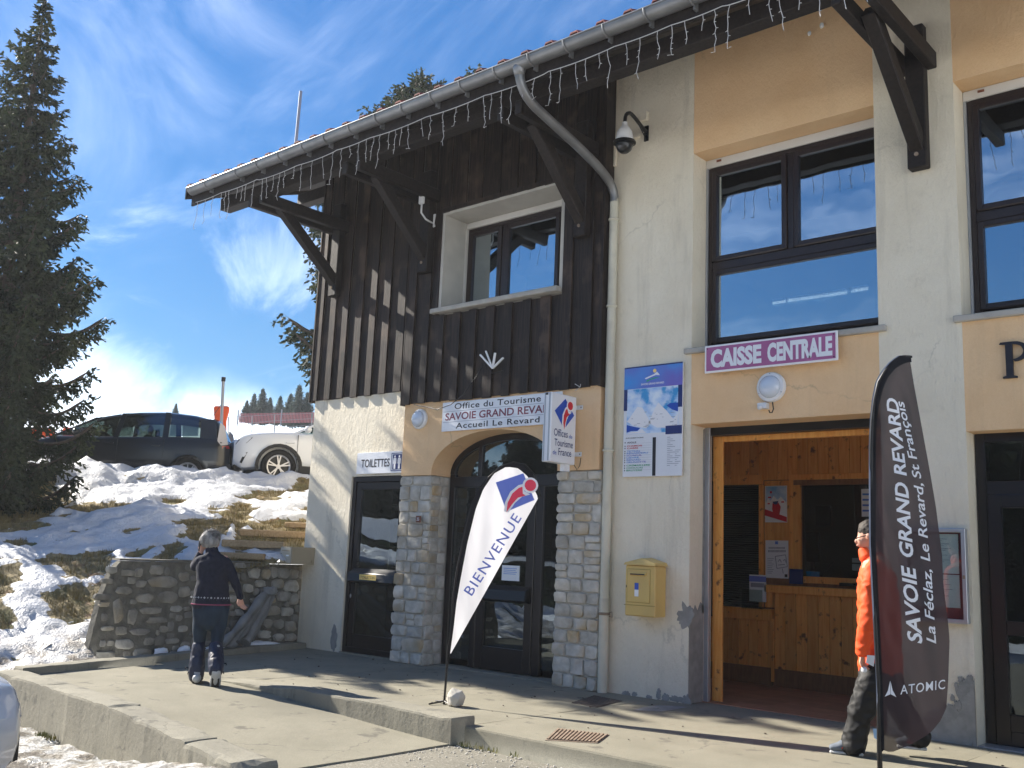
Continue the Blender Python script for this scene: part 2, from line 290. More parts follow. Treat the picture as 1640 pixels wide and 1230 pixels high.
def fabricmat(name,c,trans,transp):
    m,n,l,b=newmat(name); out=n['Material Output']; b.inputs['Base Color'].default_value=(*c,1); b.inputs['Roughness'].default_value=.7; b.inputs['Specular IOR Level'].default_value=.2
    tl=n.new('ShaderNodeBsdfTranslucent'); tl.inputs[0].default_value=(*c,1)
    tp=n.new('ShaderNodeBsdfTransparent')
    a=n.new('ShaderNodeMixShader'); a.inputs[0].default_value=trans; l.new(b.outputs[0],a.inputs[1]); l.new(tl.outputs[0],a.inputs[2])
    d=n.new('ShaderNodeMixShader'); d.inputs[0].default_value=transp; l.new(a.outputs[0],d.inputs[1]); l.new(tp.outputs[0],d.inputs[2]); l.new(d.outputs[0],out.inputs[0])
    return m
MAT['flag_white']=fabricmat('white_flag_cloth',(.78,.78,.82),.45,.0)
MAT['flag_dark']=fabricmat('dark_flag_mesh_cloth',(.050,.034,.038),.25,.12)
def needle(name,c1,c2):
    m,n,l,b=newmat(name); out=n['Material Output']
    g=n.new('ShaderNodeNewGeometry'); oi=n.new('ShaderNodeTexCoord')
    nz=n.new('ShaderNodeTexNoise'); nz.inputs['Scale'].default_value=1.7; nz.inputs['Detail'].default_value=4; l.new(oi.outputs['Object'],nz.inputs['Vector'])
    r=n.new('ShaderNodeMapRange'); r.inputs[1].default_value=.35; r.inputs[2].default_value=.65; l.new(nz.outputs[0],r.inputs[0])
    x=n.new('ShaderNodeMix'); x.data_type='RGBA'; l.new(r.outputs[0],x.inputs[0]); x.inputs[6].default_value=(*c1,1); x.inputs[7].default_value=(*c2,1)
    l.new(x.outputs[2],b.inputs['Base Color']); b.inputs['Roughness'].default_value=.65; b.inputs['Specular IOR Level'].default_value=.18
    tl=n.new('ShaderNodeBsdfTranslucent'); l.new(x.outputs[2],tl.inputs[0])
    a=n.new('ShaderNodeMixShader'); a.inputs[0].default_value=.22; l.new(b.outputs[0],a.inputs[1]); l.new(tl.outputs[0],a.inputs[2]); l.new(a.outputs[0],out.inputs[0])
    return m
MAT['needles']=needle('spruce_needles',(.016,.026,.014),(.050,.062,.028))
MAT['needles_hazed']=needle('haze_tinted_needles',(.055,.085,.075),(.085,.115,.10))  # paler and bluer needles: distance haze put into their colour

# ---------------------------------------------------------------- mesh helpers
class MB:
    def __init__(s): s.v=[]; s.f=[]
    def add(s,v,f):
        o=len(s.v); s.v+=[tuple(map(float,p)) for p in v]; s.f+=[tuple(i+o for i in q) for q in f]; return s
    def box(s,x0,x1,y0,y1,z0,z1):
        if x0>x1:x0,x1=x1,x0
        if y0>y1:y0,y1=y1,y0
        if z0>z1:z0,z1=z1,z0
        return s.add([(x0,y0,z0),(x1,y0,z0),(x1,y1,z0),(x0,y1,z0),(x0,y0,z1),(x1,y0,z1),(x1,y1,z1),(x0,y1,z1)],
            [(0,3,2,1),(4,5,6,7),(0,1,5,4),(1,2,6,5),(2,3,7,6),(3,0,4,7)])
    def hexa(s,p):  # 8 corners, box order
        return s.add(p,[(0,3,2,1),(4,5,6,7),(0,1,5,4),(1,2,6,5),(2,3,7,6),(3,0,4,7)])
    def beam(s,a,b,w,h,upv=(0,0,1)):
        a=np.array(a,float);b=np.array(b,float);d=(b-a)/np.linalg.norm(b-a);u=np.array(upv,float);sd=np.cross(d,u);sd/=np.linalg.norm(sd);u=np.cross(sd,d)
        p=[]
        for q in (a,b):
            for i,j in ((-1,-1),(1,-1),(1,1),(-1,1)): p.append(q+sd*i*w/2+u*j*h/2)
        return s.add(p,[(0,1,2,3),(7,6,5,4),(0,4,5,1),(1,5,6,2),(2,6,7,3),(3,7,4,0)])
    def tube(s,pts,r,n=8,cap=True):
        pts=[np.array(p,float) for p in pts]; rr=r if hasattr(r,'__len__') else [r]*len(pts)
        o=len(s.v); prev=None
        for i,p in enumerate(pts):
            t=pts[min(i+1,len(pts)-1)]-pts[max(i-1,0)]; t/=max(1e-9,np.linalg.norm(t))
            if prev is None:
                a=np.array([0,0,1.]) if abs(t[2])<.9 else np.array([1.,0,0]); u=np.cross(t,a)
            else: u=prev-t*(prev@t)
            u/=np.linalg.norm(u); prev=u; w=np.cross(t,u)
            for k in range(n):
                a=2*math.pi*k/n; s.v.append(tuple(p+rr[i]*(math.cos(a)*u+math.sin(a)*w)))
        for i in range(len(pts)-1):
            for k in range(n):
                k2=(k+1)%n; s.f.append((o+i*n+k,o+i*n+k2,o+(i+1)*n+k2,o+(i+1)*n+k))
        if cap: s.f.append(tuple(o+k for k in range(n))[::-1]); s.f.append(tuple(o+(len(pts)-1)*n+k for k in range(n)))
        return s
    def lathe(s,prof,c=(0,0,0),n=20,axis='z'):
        o=len(s.v)
        for r,h in prof:
            for k in range(n):
                a=2*math.pi*k/n; p=(r*math.cos(a),r*math.sin(a),h)
                if axis=='y': p=(p[0],p[2],p[1])
                if axis=='x': p=(p[2],p[0],p[1])
                s.v.append((p[0]+c[0],p[1]+c[1],p[2]+c[2]))
        for i in range(len(prof)-1):
            for k in range(n):
                k2=(k+1)%n; s.f.append((o+i*n+k,o+i*n+k2,o+(i+1)*n+k2,o+(i+1)*n+k))
        s.f.append(tuple(o+k for k in range(n))[::-1]); s.f.append(tuple(o+(len(prof)-1)*n+k for k in range(n)))
        return s
    def prism(s,poly,y0,y1,plane='xz'):
        n=len(poly)
        def q(a,b,t): return {'xz':(a,t,b),'xy':(a,b,t),'yz':(t,a,b)}[plane]
        return s.add([q(a,b,y0) for a,b in poly]+[q(a,b,y1) for a,b in poly],
            [tuple(range(n)),tuple(range(2*n-1,n-1,-1))]+[(i,(i+1)%n,n+(i+1)%n,n+i) for i in range(n)])
    def ball(s,c,r,n=10,m=7,noisea=0,seed=0):
        rr=r if hasattr(r,'__len__') else (r,r,r); o=len(s.v)
        for i in range(m+1):
            th=math.pi*i/m
            for k in range(n):
                a=2*math.pi*k/n; d=Vector((math.sin(th)*math.cos(a),math.sin(th)*math.sin(a),math.cos(th)))
                q=1+noisea*mnoise.noise(d*1.7+Vector((seed,0,0)))
                s.v.append((c[0]+rr[0]*q*d.x,c[1]+rr[1]*q*d.y,c[2]+rr[2]*q*d.z))
        for i in range(m):
            for k in range(n):
                k2=(k+1)%n; s.f.append((o+i*n+k,o+(i+1)*n+k,o+(i+1)*n+k2,o+i*n+k2))
        return s
def rawobj(name,v,f,mat,loc=(0,0,0),smooth=False,bevel=0,mats=None,fm=None,merge=True,auto=None):
    me=bpy.data.meshes.new(name); me.from_pydata([tuple(p) for p in v],[],[tuple(q) for q in f]); me.update()
    if mats:
        for m in mats: me.materials.append(m)
        if fm is not None: me.polygons.foreach_set('material_index',fm)
    else: me.materials.append(MAT[mat] if isinstance(mat,str) else mat)
    bm=bmesh.new(); bm.from_mesh(me)
    if merge: bmesh.ops.remove_doubles(bm,verts=bm.verts,dist=1e-5)
    bmesh.ops.recalc_face_normals(bm,faces=bm.faces)
    if bevel:
        es=[e for e in bm.edges if len(e.link_faces)==2 and e.calc_face_angle(0)>.6]
        bmesh.ops.bevel(bm,geom=es,offset=bevel,segments=1,affect='EDGES',clamp_overlap=True)
    bm.to_mesh(me); bm.free()
    if smooth:
        me.shade_smooth()
        if auto is not None:
            try: me.set_sharp_from_angle(angle=auto)
            except Exception: pass
    o=bpy.data.objects.new(name,me); C.objects.link(o); o.location=loc
    return o
def tag(o,label=None,cat=None,group=None,kind=None):
    if label: o['label']=label
    if cat: o['category']=cat
    if group: o['group']=group
    if kind: o['kind']=kind
    return o
def thing(name,label,cat,loc=(0,0,0),rz=0,group=None):
    o=bpy.data.objects.new(name,None); C.objects.link(o); o.location=loc; o.rotation_euler=(0,0,rz); o.empty_display_size=.1
    return tag(o,label,cat,group)
def wl_of(root):
    p=Vector((0,0,0)); r=root
    while r is not None: p+=r.location; r=r.parent
    return p
def part(name,mb,mat,root,local=False,**k):
    """mesh given in world coordinates unless local=True; root unrotated then"""
    v=mb.v
    if not local:
        w=wl_of(root); v=[(p[0]-w.x,p[1]-w.y,p[2]-w.z) for p in v]
    o=rawobj(name,v,mb.f,mat,**k); o.parent=root; return o
def solo(name,mb,mat,label=None,cat=None,group=None,kind=None,base=None,**k):
    v=np.array(mb.v)
    if base is None: base=((v[:,0].min()+v[:,0].max())/2,(v[:,1].min()+v[:,1].max())/2,v[:,2].min())
    o=rawobj(name,v-np.array(base),mb.f,mat,loc=base,**k); return tag(o,label,cat,group,kind)
def copy_tree(o,parent=None,depth=0):
    c=o.copy(); C.objects.link(c); c.parent=parent
    for ch in list(o.children): copy_tree(ch,c)
    return c
_tc={}
def text_polys(body,bold=0.,shear=0.,space=1.):
    key=(body,bold,shear,space)
    if key in _tc: return _tc[key]
    cu=bpy.data.curves.new('t','FONT'); cu.body=body; cu.size=1; cu.offset=bold; cu.shear=shear; cu.space_character=space; cu.resolution_u=3; cu.fill_mode='FRONT'
    ob=bpy.data.objects.new('t',cu); C.objects.link(ob)
    dg=bpy.context.evaluated_depsgraph_get(); dg.update()
    me=bpy.data.meshes.new_from_object(ob.evaluated_get(dg))
    bt_=bmesh.new(); bt_.from_mesh(me); bmesh.ops.triangulate(bt_,faces=bt_.faces[:]); bt_.to_mesh(me); bt_.free()
    v=np.array([tuple(p.co) for p in me.vertices]); f=[tuple(p.vertices) for p in me.polygons]
    C.objects.unlink(ob); bpy.data.objects.remove(ob); bpy.data.curves.remove(cu); bpy.data.meshes.remove(me)
    mn=v.min(0); mxx=v.max(0); v=v-mn; s=mxx-mn
    _tc[key]=(v,f,s[0],s[1]); return _tc[key]
def text_on(mb,body,o,ux,uy,w,h,bold=0.,shear=0.,space=1.):
    """lay the word into the rectangle w x h with lower left corner o, axes ux, uy"""
    v,f,sx,sy=text_polys(body,bold,shear,space); o=np.array(o,float); ux=np.array(ux,float); uy=np.array(uy,float)
    mb.add([o+ux*(p[0]/sx*w)+uy*(p[1]/sy*h) for p in v],f)
    return mb
# ---------------------------------------------------------------- terrain
D=9.17
def sstep(a,b,x): t=np.clip((x-a)/(b-a),0,1); return t*t*(3-2*t)
def fbm(x,y,s,o=4,seed=0.):
    r=0.;a=1.
    for i in range(o):
        r+=a*mnoise.noise(Vector((x*s+seed,y*s-seed,seed*.37+i*9.1))); s*=2.03; a*=.5
    return r
def base_z(x,y):
    # u runs away from the camera up the bank, v along the row of parked cars
    u=-.86*x+.51*y; v=.51*x+.86*y
    za=float(np.interp(u,[10.8,11.8,12.6,13.2,14.0,15.2,17.5,19.4,21.0,25.],[-.42,-.34,-.16,.06,.50,1.05,1.45,1.80,2.62,2.62]))
    zb=float(np.interp(u,[14.2,15.6,18.,20.4,21.0,25.],[1.04,1.42,2.05,2.60,2.62,2.62]))
    e_=max(0,u-14.0)*.75; k=float(sstep(-.74-e_,-.40+e_*.6,v))*float(x<-11.72); z=za*(1-k)+zb*k
    if u>25: z=2.62+(u-25)*.118-max(0,u-70)*.05
    return z
def hit(px,py,zoff=0.):
    d=ray(px,py); h=math.hypot(d[0],d[1]); lo=11.
    while lo<90:
        p=CAM+d*(lo/h)
        if p[2]<height(p[0],p[1])+zoff: return p
        lo+=.06
    return CAM+d*(60/h)
def grassy(x,y):
    """1 where the old grass shows through the snow"""
    u=-.86*x+.51*y; v=.51*x+.86*y
    g=fbm(x,y,1.25,5,3.3)*.9+fbm(x*1.,y*1.,4.5,3,7.)*.35
    m=-.43
    # bare strip climbing to the upper right
    s=v-float(np.interp(u,[14.5,16.,18.,20.5],[-.2,.3,1.0,2.2])); m=max(m,.50-abs(s)*1.25) if 14.3<u<20.4 else m
    if 14.3<u<17.2 and v>.75: m=max(m,.50)
    # bare foot of the bank above the stone wall, and under the spruce
    if u<16.4 and v>.2: m=max(m,.22-(u-14.6)*.10)
    d=math.hypot(x+18.2,y-6.6); m=max(m,.75-d*.42)
    if 13.6<u<15.6 and -3.4<v<-.9: m=max(m,.10)
    if u>20.4: m-=.6
    return float(np.clip((g+m)*3.2+.2,0,1))
def dirt(x,y):
    u=-.86*x+.51*y; v=.51*x+.86*y
    return float(sstep(14.2,12.6,u)) if v<1 else 0.
def height(x,y):
    z=base_z(x,y)
    u=-.86*x+.51*y; v=.51*x+.86*y
    if u>10.5 and u<60:
        g=grassy(x,y); k=1 if u<26 else .6
        near_=1-float(sstep(.8,.0,abs(u-13.9)))*.5*(v>-1.2)
        z+= (1-g)*(.09+.10*fbm(x,y,1.1,3,1.)*near_+.065*fbm(x,y,3.0,5,5.)*k+.035*abs(fbm(x,y,8.,3,8.))) + g*.03*fbm(x,y,6,3,2.)
        if 20.0<u<21.4: z+=.12*float(sstep(20.0,20.5,u)*sstep(21.5,21.0,u))*(1.2+fbm(x,y,2.2,3,9.))
        if u>21.4 and u<25: z-=.04
    elif u<=10.5: z+=.02*fbm(x,y,2.,4,1.)
    return z
snow_m,n,l,b=newmat('snow_and_old_grass')
at=n.new('ShaderNodeAttribute'); at.attribute_name='grass'; at2=n.new('ShaderNodeAttribute'); at2.attribute_name='dirt'
tcn=n.new('ShaderNodeTexCoord')
def N_(s,d=6,st=(1,1,1)):
    mp=n.new('ShaderNodeMapping'); mp.inputs['Scale'].default_value=st; l.new(tcn.outputs['Object'],mp.inputs[0])
    q=n.new('ShaderNodeTexNoise'); q.inputs['Scale'].default_value=s; q.inputs['Detail'].default_value=d; l.new(mp.outputs[0],q.inputs['Vector']); return q.outputs[0]
def MR(f,a,b_,c=0.,d=1.):
    r=n.new('ShaderNodeMapRange'); r.inputs[1].default_value=a; r.inputs[2].default_value=b_; r.inputs[3].default_value=c; r.inputs[4].default_value=d; l.new(f,r.inputs[0]); return r.outputs[0]
def MIX(f,a,b_):
    x=n.new('ShaderNodeMix'); x.data_type='RGBA'; l.new(f,x.inputs[0])
    for i,v in ((6,a),(7,b_)):
        if isinstance(v,tuple): x.inputs[i].default_value=(*v,1)
        else: l.new(v,x.inputs[i])
    return x.outputs[2]
def MA(op,a,b_):
    q=n.new('ShaderNodeMath'); q.operation=op; q.use_clamp=True
    for i,v in enumerate((a,b_)):
        if isinstance(v,(int,float)): q.inputs[i].default_value=v
        else: l.new(v,q.inputs[i])
    return q.outputs[0]
gcol=MIX(MR(N_(9,8),.35,.65),(.11,.085,.035),(.30,.235,.12)); gcol=MIX(MR(N_(2.2,4),.5,.72),gcol,(.10,.105,.035)); gcol=MIX(MR(N_(5,5),.58,.72),gcol,(.17,.10,.055))
scol=MIX(MR(N_(3,6),.4,.7),(.58,.59,.61),(.47,.48,.50))
dcol=MIX(MR(N_(5,8),.38,.62),(.47,.44,.39),(.19,.155,.115))
dmask=MA('MULTIPLY',at2.outputs['Fac'],MR(N_(3.2,8),.34,.56))
scol=MIX(dmask,scol,dcol)
gm=MR(MA('ADD',at.outputs['Fac'],MA('MULTIPLY',MR(N_(14,6),.3,.7,-.25,.25),1.)),.44,.56)
col=MIX(gm,scol,gcol); l.new(col,b.inputs['Base Color'])
l.new(MR(gm,0,1,.55,.95),b.inputs['Roughness'])
bp=n.new('ShaderNodeBump'); bp.inputs['Distance'].default_value=.035; l.new(N_(11,7),bp.inputs['Height'])
bp2=n.new('ShaderNodeBump'); bp2.inputs['Distance'].default_value=.012; l.new(N_(45,4),bp2.inputs['Height']); l.new(bp.outputs[0],bp2.inputs['Normal']); l.new(bp2.outputs[0],b.inputs['Normal'])
b.inputs['Subsurface Weight'].default_value=0

def grid_obj(name,xs,ys,fn,mat,keep=None,attrs=()):
    nx,ny=len(xs),len(ys); v=[]; at={a:[] for a,_ in attrs}
    for y in ys:
        for x in xs:
            v.append((x,y,fn(x,y)))
            for a,f in attrs: at[a].append(f(x,y))
    f=[]
    for j in range(ny-1):
        for i in range(nx-1):
            if keep and not keep((xs[i]+xs[i+1])/2,(ys[j]+ys[j+1])/2): continue
            f.append((j*nx+i,j*nx+i+1,(j+1)*nx+i+1,(j+1)*nx+i))
    me=bpy.data.meshes.new(name); me.from_pydata(v,[],f); me.materials.append(mat)
    for a,_ in attrs:
        t=me.attributes.new(a,'FLOAT','POINT'); t.data.foreach_set('value',at[a])
    me.shade_smooth(); o=bpy.data.objects.new(name,me); C.objects.link(o); return o
# near bank: dense sheet, rotated axes are not needed
xs=list(np.arange(-24.,-11.9,.085)); ys=list(np.arange(2.,17.,.085))
def keep_near(x,y):
    # nothing under the terrace, the stone wall front or the house
    if x>-12.05 and y>6.0: return False
    return True
near=grid_obj('snow_bank',xs,ys,height,snow_m,None,(('grass',grassy),('dirt',dirt)))
tag(near,kind='structure')
# left foot of the bank and slushy ground beside the terrace
def lowz(x,y): return height(x,y)
xs2=list(np.arange(-12.,-10.49,.08)); ys2=list(np.arange(2.,6.11,.08))
def in_left(x,y):
    e=-10.66-(y-4.6)*.33     # rear edge of the terrace
    return (x<e-.05 and y<5.85) or y<4.42
foot=grid_obj('bank_foot',xs2,ys2,lowz,snow_m,lambda x,y: in_left(x,y),(('grass',grassy),('dirt',lambda x,y:1.)))
tag(foot,kind='structure')
# wide coarse terrain beyond, out to the horizon
def far_z(x,y):
    u=-.86*x+.51*y; v=.51*x+.86*y
    z=base_z(x,y)
    if u>25: z+=.5*fbm(x,y,.05,3,2.)+.12*fbm(x,y,.4,3,4.)
    if u>75:
        z=base_z(-.86*75+.51*v if False else x,y); z=2.62+50*.118-(u-75)*.06
    return z
xs3=list(np.arange(-150,-23.9,1.2)); ys3=list(np.arange(-60,110,1.2))
hill=grid_obj('snow_hill',xs3,ys3,far_z,snow_m,None,(('grass',lambda x,y:0.28+.5*float(fbm(x,y,.5,4,6.)>.38)),('dirt',lambda x,y:0.)))
tag(hill,kind='structure')
xs4=list(np.arange(-24.,-9.,.5)); ys4=list(np.arange(17.,110,1.))
back=grid_obj('snow_field_behind_house',xs4,ys4,lambda x,y:base_z(x,y)+.1*fbm(x,y,.6,3,1.),snow_m,None,(('grass',lambda x,y:0.),('dirt',lambda x,y:0.)))
tag(back,kind='structure')

# ---------------------------------------------------------------- parking and asphalt
asph,n,l,b=newmat('worn_gritty_asphalt'); tcn=n.new('ShaderNodeTexCoord')
ac=MIX(MR(N_(1.1,8),.4,.65),(.20,.185,.145),(.15,.14,.11)); ac=MIX(MR(N_(60,3),.56,.70),ac,(.34,.32,.27)); ac=MIX(MR(N_(45,3),.60,.74),ac,(.08,.075,.06))
l.new(ac,b.inputs['Base Color']); b.inputs['Roughness'].default_value=.92
bp=n.new('ShaderNodeBump'); bp.inputs['Distance'].default_value=.006; l.new(N_(70,4),bp.inputs['Height']); l.new(bp.outputs[0],b.inputs['Normal'])
slush,n,l,b=newmat('wet_slush_and_mud'); tcn=n.new('ShaderNodeTexCoord')
at=n.new('ShaderNodeAttribute'); at.attribute_name='snow'
sm=MR(MA('ADD',at.outputs['Fac'],MR(N_(7,8),.25,.75,-.45,.45)),.42,.60)
mud=MIX(MR(N_(4,7),.38,.62),(.10,.085,.065),(.19,.165,.13)); mud=MIX(MR(N_(30,4),.62,.72),mud,(.45,.44,.42))
sno=MIX(MR(N_(9,7),.42,.62),(.42,.42,.41),(.24,.22,.185))
l.new(MIX(MR(at.outputs['Fac'],.8,1.0),MIX(sm,mud,sno),(.80,.81,.83)),b.inputs['Base Color'])
l.new(MR(N_(2.5,6),.42,.6,.28,.75),b.inputs['Roughness'])
bp=n.new('ShaderNodeBump'); bp.inputs['Distance'].default_value=.02; l.new(N_(24,6),bp.inputs['Height']); l.new(bp.outputs[0],b.inputs['Normal'])
def park_z(x,y):
    t=float(sstep(-8.3,-5.9,x)); z=-.40+t*.27
    # pavement edge area stays level, slush heaps along the outer wall
    return z
def snowyness(x,y):
    a=1-float(sstep(-6.6,-5.3,x)); d=max(0,4.35-y)
    return a*(.60-.55*float(sstep(.35,1.0,d))+.5*float(sstep(1.6,2.6,d))) if d<2.2 else a*(.35+.5*fbm(x,y,.5,3,4.))
def slush_z(x,y):
    s=snowyness(x,y); return park_z(x,y)+max(0,s)*.05*(1+1.2*fbm(x,y,3.5,4,2.))+.012*fbm(x,y,9,3,3.)
sl_=grid_obj('slushy_parking',list(np.arange(-10.5,-5.5,.05)),list(np.arange(0.,4.5,.05)),slush_z,slush,None,(('snow',lambda x,y:max(0,snowyness(x,y))),))
tag(sl_,kind='structure')
def asz(x,y): return park_z(x,y)-.012+(.004*fbm(x,y,3,2,1.))
as1=grid_obj('asphalt_road',list(np.arange(-6.4,9.,.2)),list(np.arange(-1.4,6.35,.2)),lambda x,y: asz(x,y),asph,None)
tag(as1,kind='structure')
def pz(x,y):
    if x<-10: return base_z(x,y)-.02 if y>-2 else -.42
    return min(park_z(x,y),-.13)-.03 if x<9 else -.16
as2=grid_obj('bounce_snow_ground',list(np.arange(-23.8,60,2.3)),list(np.arange(-80,4.2,2.1)),lambda x,y:(-.45 if x<9 else -.16)+.01*fbm(x,y,.2,2,1.),slush,None,(('snow',lambda x,y:1.05+.3*fbm(x,y,.12,3,5.)),))  # unseen ground, whitened to snow to throw light onto the walls
tag(as2,kind='structure')

# ---------------------------------------------------------------- terrace slabs and kerbs
conc=MAT['concrete']
def rough_box(name,corners_top,h_fn,mat,root=None,res=.1,rough=.01,kind=None,seed=0):
    """slab from 4 top corners (a-b front edge, d-c rear edge); front and end faces go down by h; edges are chipped"""
    a,b_,c,d=[np.array(p,float) for p in corners_top]
    nu=max(2,int(np.linalg.norm(b_-a)/res)); nv=max(2,int(np.linalg.norm(d-a)/res)); 
    nv=min(nv,40); nu=min(nu,160)
    V=[];Fc=[];idx={}
    def P(u,v): return (a*(1-u)+b_*u)*(1-v)+(d*(1-u)+c*u)*v
    for j in range(nv+1):
        for i in range(nu+1):
            p=P(i/nu,j/nv); 
            e=min(i/nu*np.linalg.norm(b_-a),(1-i/nu)*np.linalg.norm(b_-a),j/nv*np.linalg.norm(d-a),(1-j/nv)*np.linalg.norm(d-a))
            p=p.copy(); p[2]+=rough*.35*fbm(p[0],p[1],1.5,2,seed)
            if e<1e-6: p[2]-=rough*(.35+max(0,fbm(p[0],p[1],5,3,seed+2.))*1.6)
            idx[i,j]=len(V); V.append(p)
    for j in range(nv):
        for i in range(nu): Fc.append((idx[i,j],idx[i+1,j],idx[i+1,j+1],idx[i,j+1]))
    ring=[(i,0) for i in range(nu)]+[(nu,j) for j in range(nv)]+[(i,nv) for i in range(nu,0,-1)]+[(0,j) for j in range(nv,0,-1)]
    lo=[]; mid=[]; cen=(a+b_+c+d)/4
    for k in ring:
        p=V[idx[k]].copy(); o=(p-cen); o[2]=0; o/=max(1e-6,np.linalg.norm(o))
        q=p.copy(); q[2]-=.012+rough*.5; q+=o*(.006+rough*.5*abs(fbm(p[0]*2,p[1]*2,4,2,seed))); mid.append(len(V)); V.append(q)
        q2=q.copy(); q2[2]=p[2]-h_fn(p[0],p[1]); lo.append(len(V)); V.append(q2)
    m=len(ring)
    for k in range(m):
        k2=(k+1)%m; Fc.append((idx[ring[k]],mid[k],mid[k2],idx[ring[k2]])); Fc.append((mid[k],lo[k],lo[k2],mid[k2]))
    mb=MB(); mb.add(V,Fc)
    if root is not None: return part(name,mb,mat,root)
    return solo(name,mb,mat,kind=kind,base=(0,0,0))
# upper pavement in poured bays with joints
pv_edges=[-12.2,-9.25,-5.94,-2.6,.8,4.2]
for i in range(len(pv_edges)-1):
    x0,x1=pv_edges[i],pv_edges[i+1]
    yf=6.36 if x1<=-5.9 else 6.29
    if i==0:
        # bay behind the ramp head
        rough_box('pavement',[(x0,6.42,0),(x1-.004,6.36,0),(x1-.004,9.6,0),(x0,9.6,0)],lambda x,y:.5,conc,rough=.003,kind='structure',seed=i)
    else:
        rough_box('pavement',[(x0+.004,yf,0),(x1-.004,yf,0),(x1-.004,9.6,0),(x0+.004,9.6,0)],lambda x,y:.32,conc,rough=.004,kind='structure',seed=i)
# front edge of the right hand pavement, weathered concrete kerb face
# sloping ramp
mb=MB(); V=[];Fc=[]; nu,nv=60,14
for j in range(nv+1):
    for i in range(nu+1):
        u=i/nu; x=-10.9+u*4.95; y0=4.62-.04*u*4; y1=6.45
        y=y0+(y1-y0)*j/nv; z=.002-.135*float(sstep(-9.4,-5.6,x)) if x>-9.4 else .002
        V.append((x,y,z+.004*fbm(x,y,1.5,2,4.)))
for j in range(nv):
    for i in range(nu): Fc.append((j*(nu+1)+i,j*(nu+1)+i+1,(j+1)*(nu+1)+i+1,(j+1)*(nu+1)+i))
o_=len(V)
for i in range(nv+1):
    p=V[i*(nu+1)+nu]; V.append((p[0]+.01,p[1],p[2]-.3))
for i in range(nv): Fc.append((i*(nu+1)+nu,o_+i,o_+i+1,(i+1)*(nu+1)+nu))
mb.add(V,Fc); rp=solo('ramp',mb,conc,kind='structure',base=(0,0,0),smooth=False)
# kerb block along the ramp
root=thing('ramp_kerb','low cast concrete kerb between ramp and upper pavement, ending square beside the white flag','kerb',(-7.5,6.25,0))
ks=[-9.35,-7.9,-6.9,-5.94]
for i in range(3):
    x0,x1=ks[i],ks[i+1]; f=lambda x:.012+.068*float(sstep(-9.4,-8.2,x))
    rough_box('kerb_block',[(x0,6.12,f(x0)),(x1-.003,6.12,f(x1)),(x1-.003,6.40,f(x1)),(x0,6.40,f(x0))],lambda x,y:.34,MAT['concrete_old'],root,res=.06,rough=.010,seed=20+i)
# outer low wall, in cast lengths
root=thing('terrace_outer_wall','low concrete wall with chipped edge along the outer side of the ramp, above slush','low wall',(-8,4.5,-.4))
os_=[(-10.78,4.42),(-9.55,4.37),(-8.1,4.29),(-6.75,4.18),(-5.95,4.10)]
def otop(x): return .055-.11*float(sstep(-8.6,-5.6,x))
for i in range(4):
    (x0,y0),(x1,y1)=os_[i],os_[i+1]
    w=.27 if i<3 else .32
    rough_box('wall_length',[(x0,y0,otop(x0)),(x1-.006,y1,otop(x1)),(x1-.006,y1+w,otop(x1)),(x0,y0+w,otop(x0))],lambda x,y:.62,MAT['concrete_old'],root,res=.05,rough=.014 if i<3 else .035,seed=30+i)
# rear kerb in front of the stone wall
root=thing('terrace_rear_kerb','narrow concrete kerb from the outer wall to the house corner, below the stone wall','kerb',(-11.3,7,0))
for i,(p,q) in enumerate((((-10.86,4.66),(-11.3,6.3)),((-11.3,6.3),(-11.72,7.9)),((-11.72,7.9),(-12.02,9.12)))):
    rough_box('kerb_block',[(p[0],p[1],.08),(q[0],q[1]-.005,.08),(q[0]+.20,q[1]-.005,.08),(p[0]+.20,p[1],.08)],lambda x,y:.3,MAT['concrete_old'],root,res=.08,rough=.008,seed=40+i)
# tufts of weed at the kerb corner and along walls, small stones
rnd=random.Random(5)
def tufts(name,pts,hgt,nb,mat='weed',seed=1,spread=.06,kind='stuff'):
    r=random.Random(seed); mb=MB()
    for (x,y,z) in pts:
        for k in range(nb):
            a=r.uniform(0,6.28); d=r.uniform(0,spread); bx,by=x+d*math.cos(a),y+d*math.sin(a); h=hgt*r.uniform(.4,1.2); w=.004+.002*r.random()
            l_=r.uniform(.1,.6)*h; a2=r.uniform(0,6.28); c,s=math.cos(a2),math.sin(a2)
            mb.add([(bx-w*s,by+w*c,z),(bx+w*s,by-w*c,z),(bx+l_*.5*c+w*.6*s,by+l_*.5*s-w*.6*c,z+h*.6),(bx+l_*.5*c-w*.6*s,by+l_*.5*s+w*.6*c,z+h*.6),(bx+l_*c,by+l_*s,z+h)],[(0,1,2,3),(3,2,4)])
    return solo(name,mb,mat,kind=kind,merge=False,base=(0,0,0))
tufts('weeds',[(-5.95+abs(rnd.gauss(0,.30)),6.25-abs(rnd.gauss(0,.035)),-.15) for _ in range(16)]+[(-9.2+rnd.uniform(-.15,.15),4.30,-.36) for _ in range(14)]+[(-7.3+rnd.uniform(-.2,1.0),4.1,-.38) for _ in range(16)],.045,7,seed=3)
# tufts of old grass on the bare parts of the bank
pts=[]
r_=random.Random(9); tries=0
while len(pts)<3600 and tries<60000:
    tries+=1
    x=r_.uniform(-20,-11.9); y=r_.uniform(4.5,14)
    if grassy(x,y)>.75: pts.append((x,y,height(x,y)-.01))
tufts('old_grass',pts,.085,7,'grass',seed=4,spread=.11)
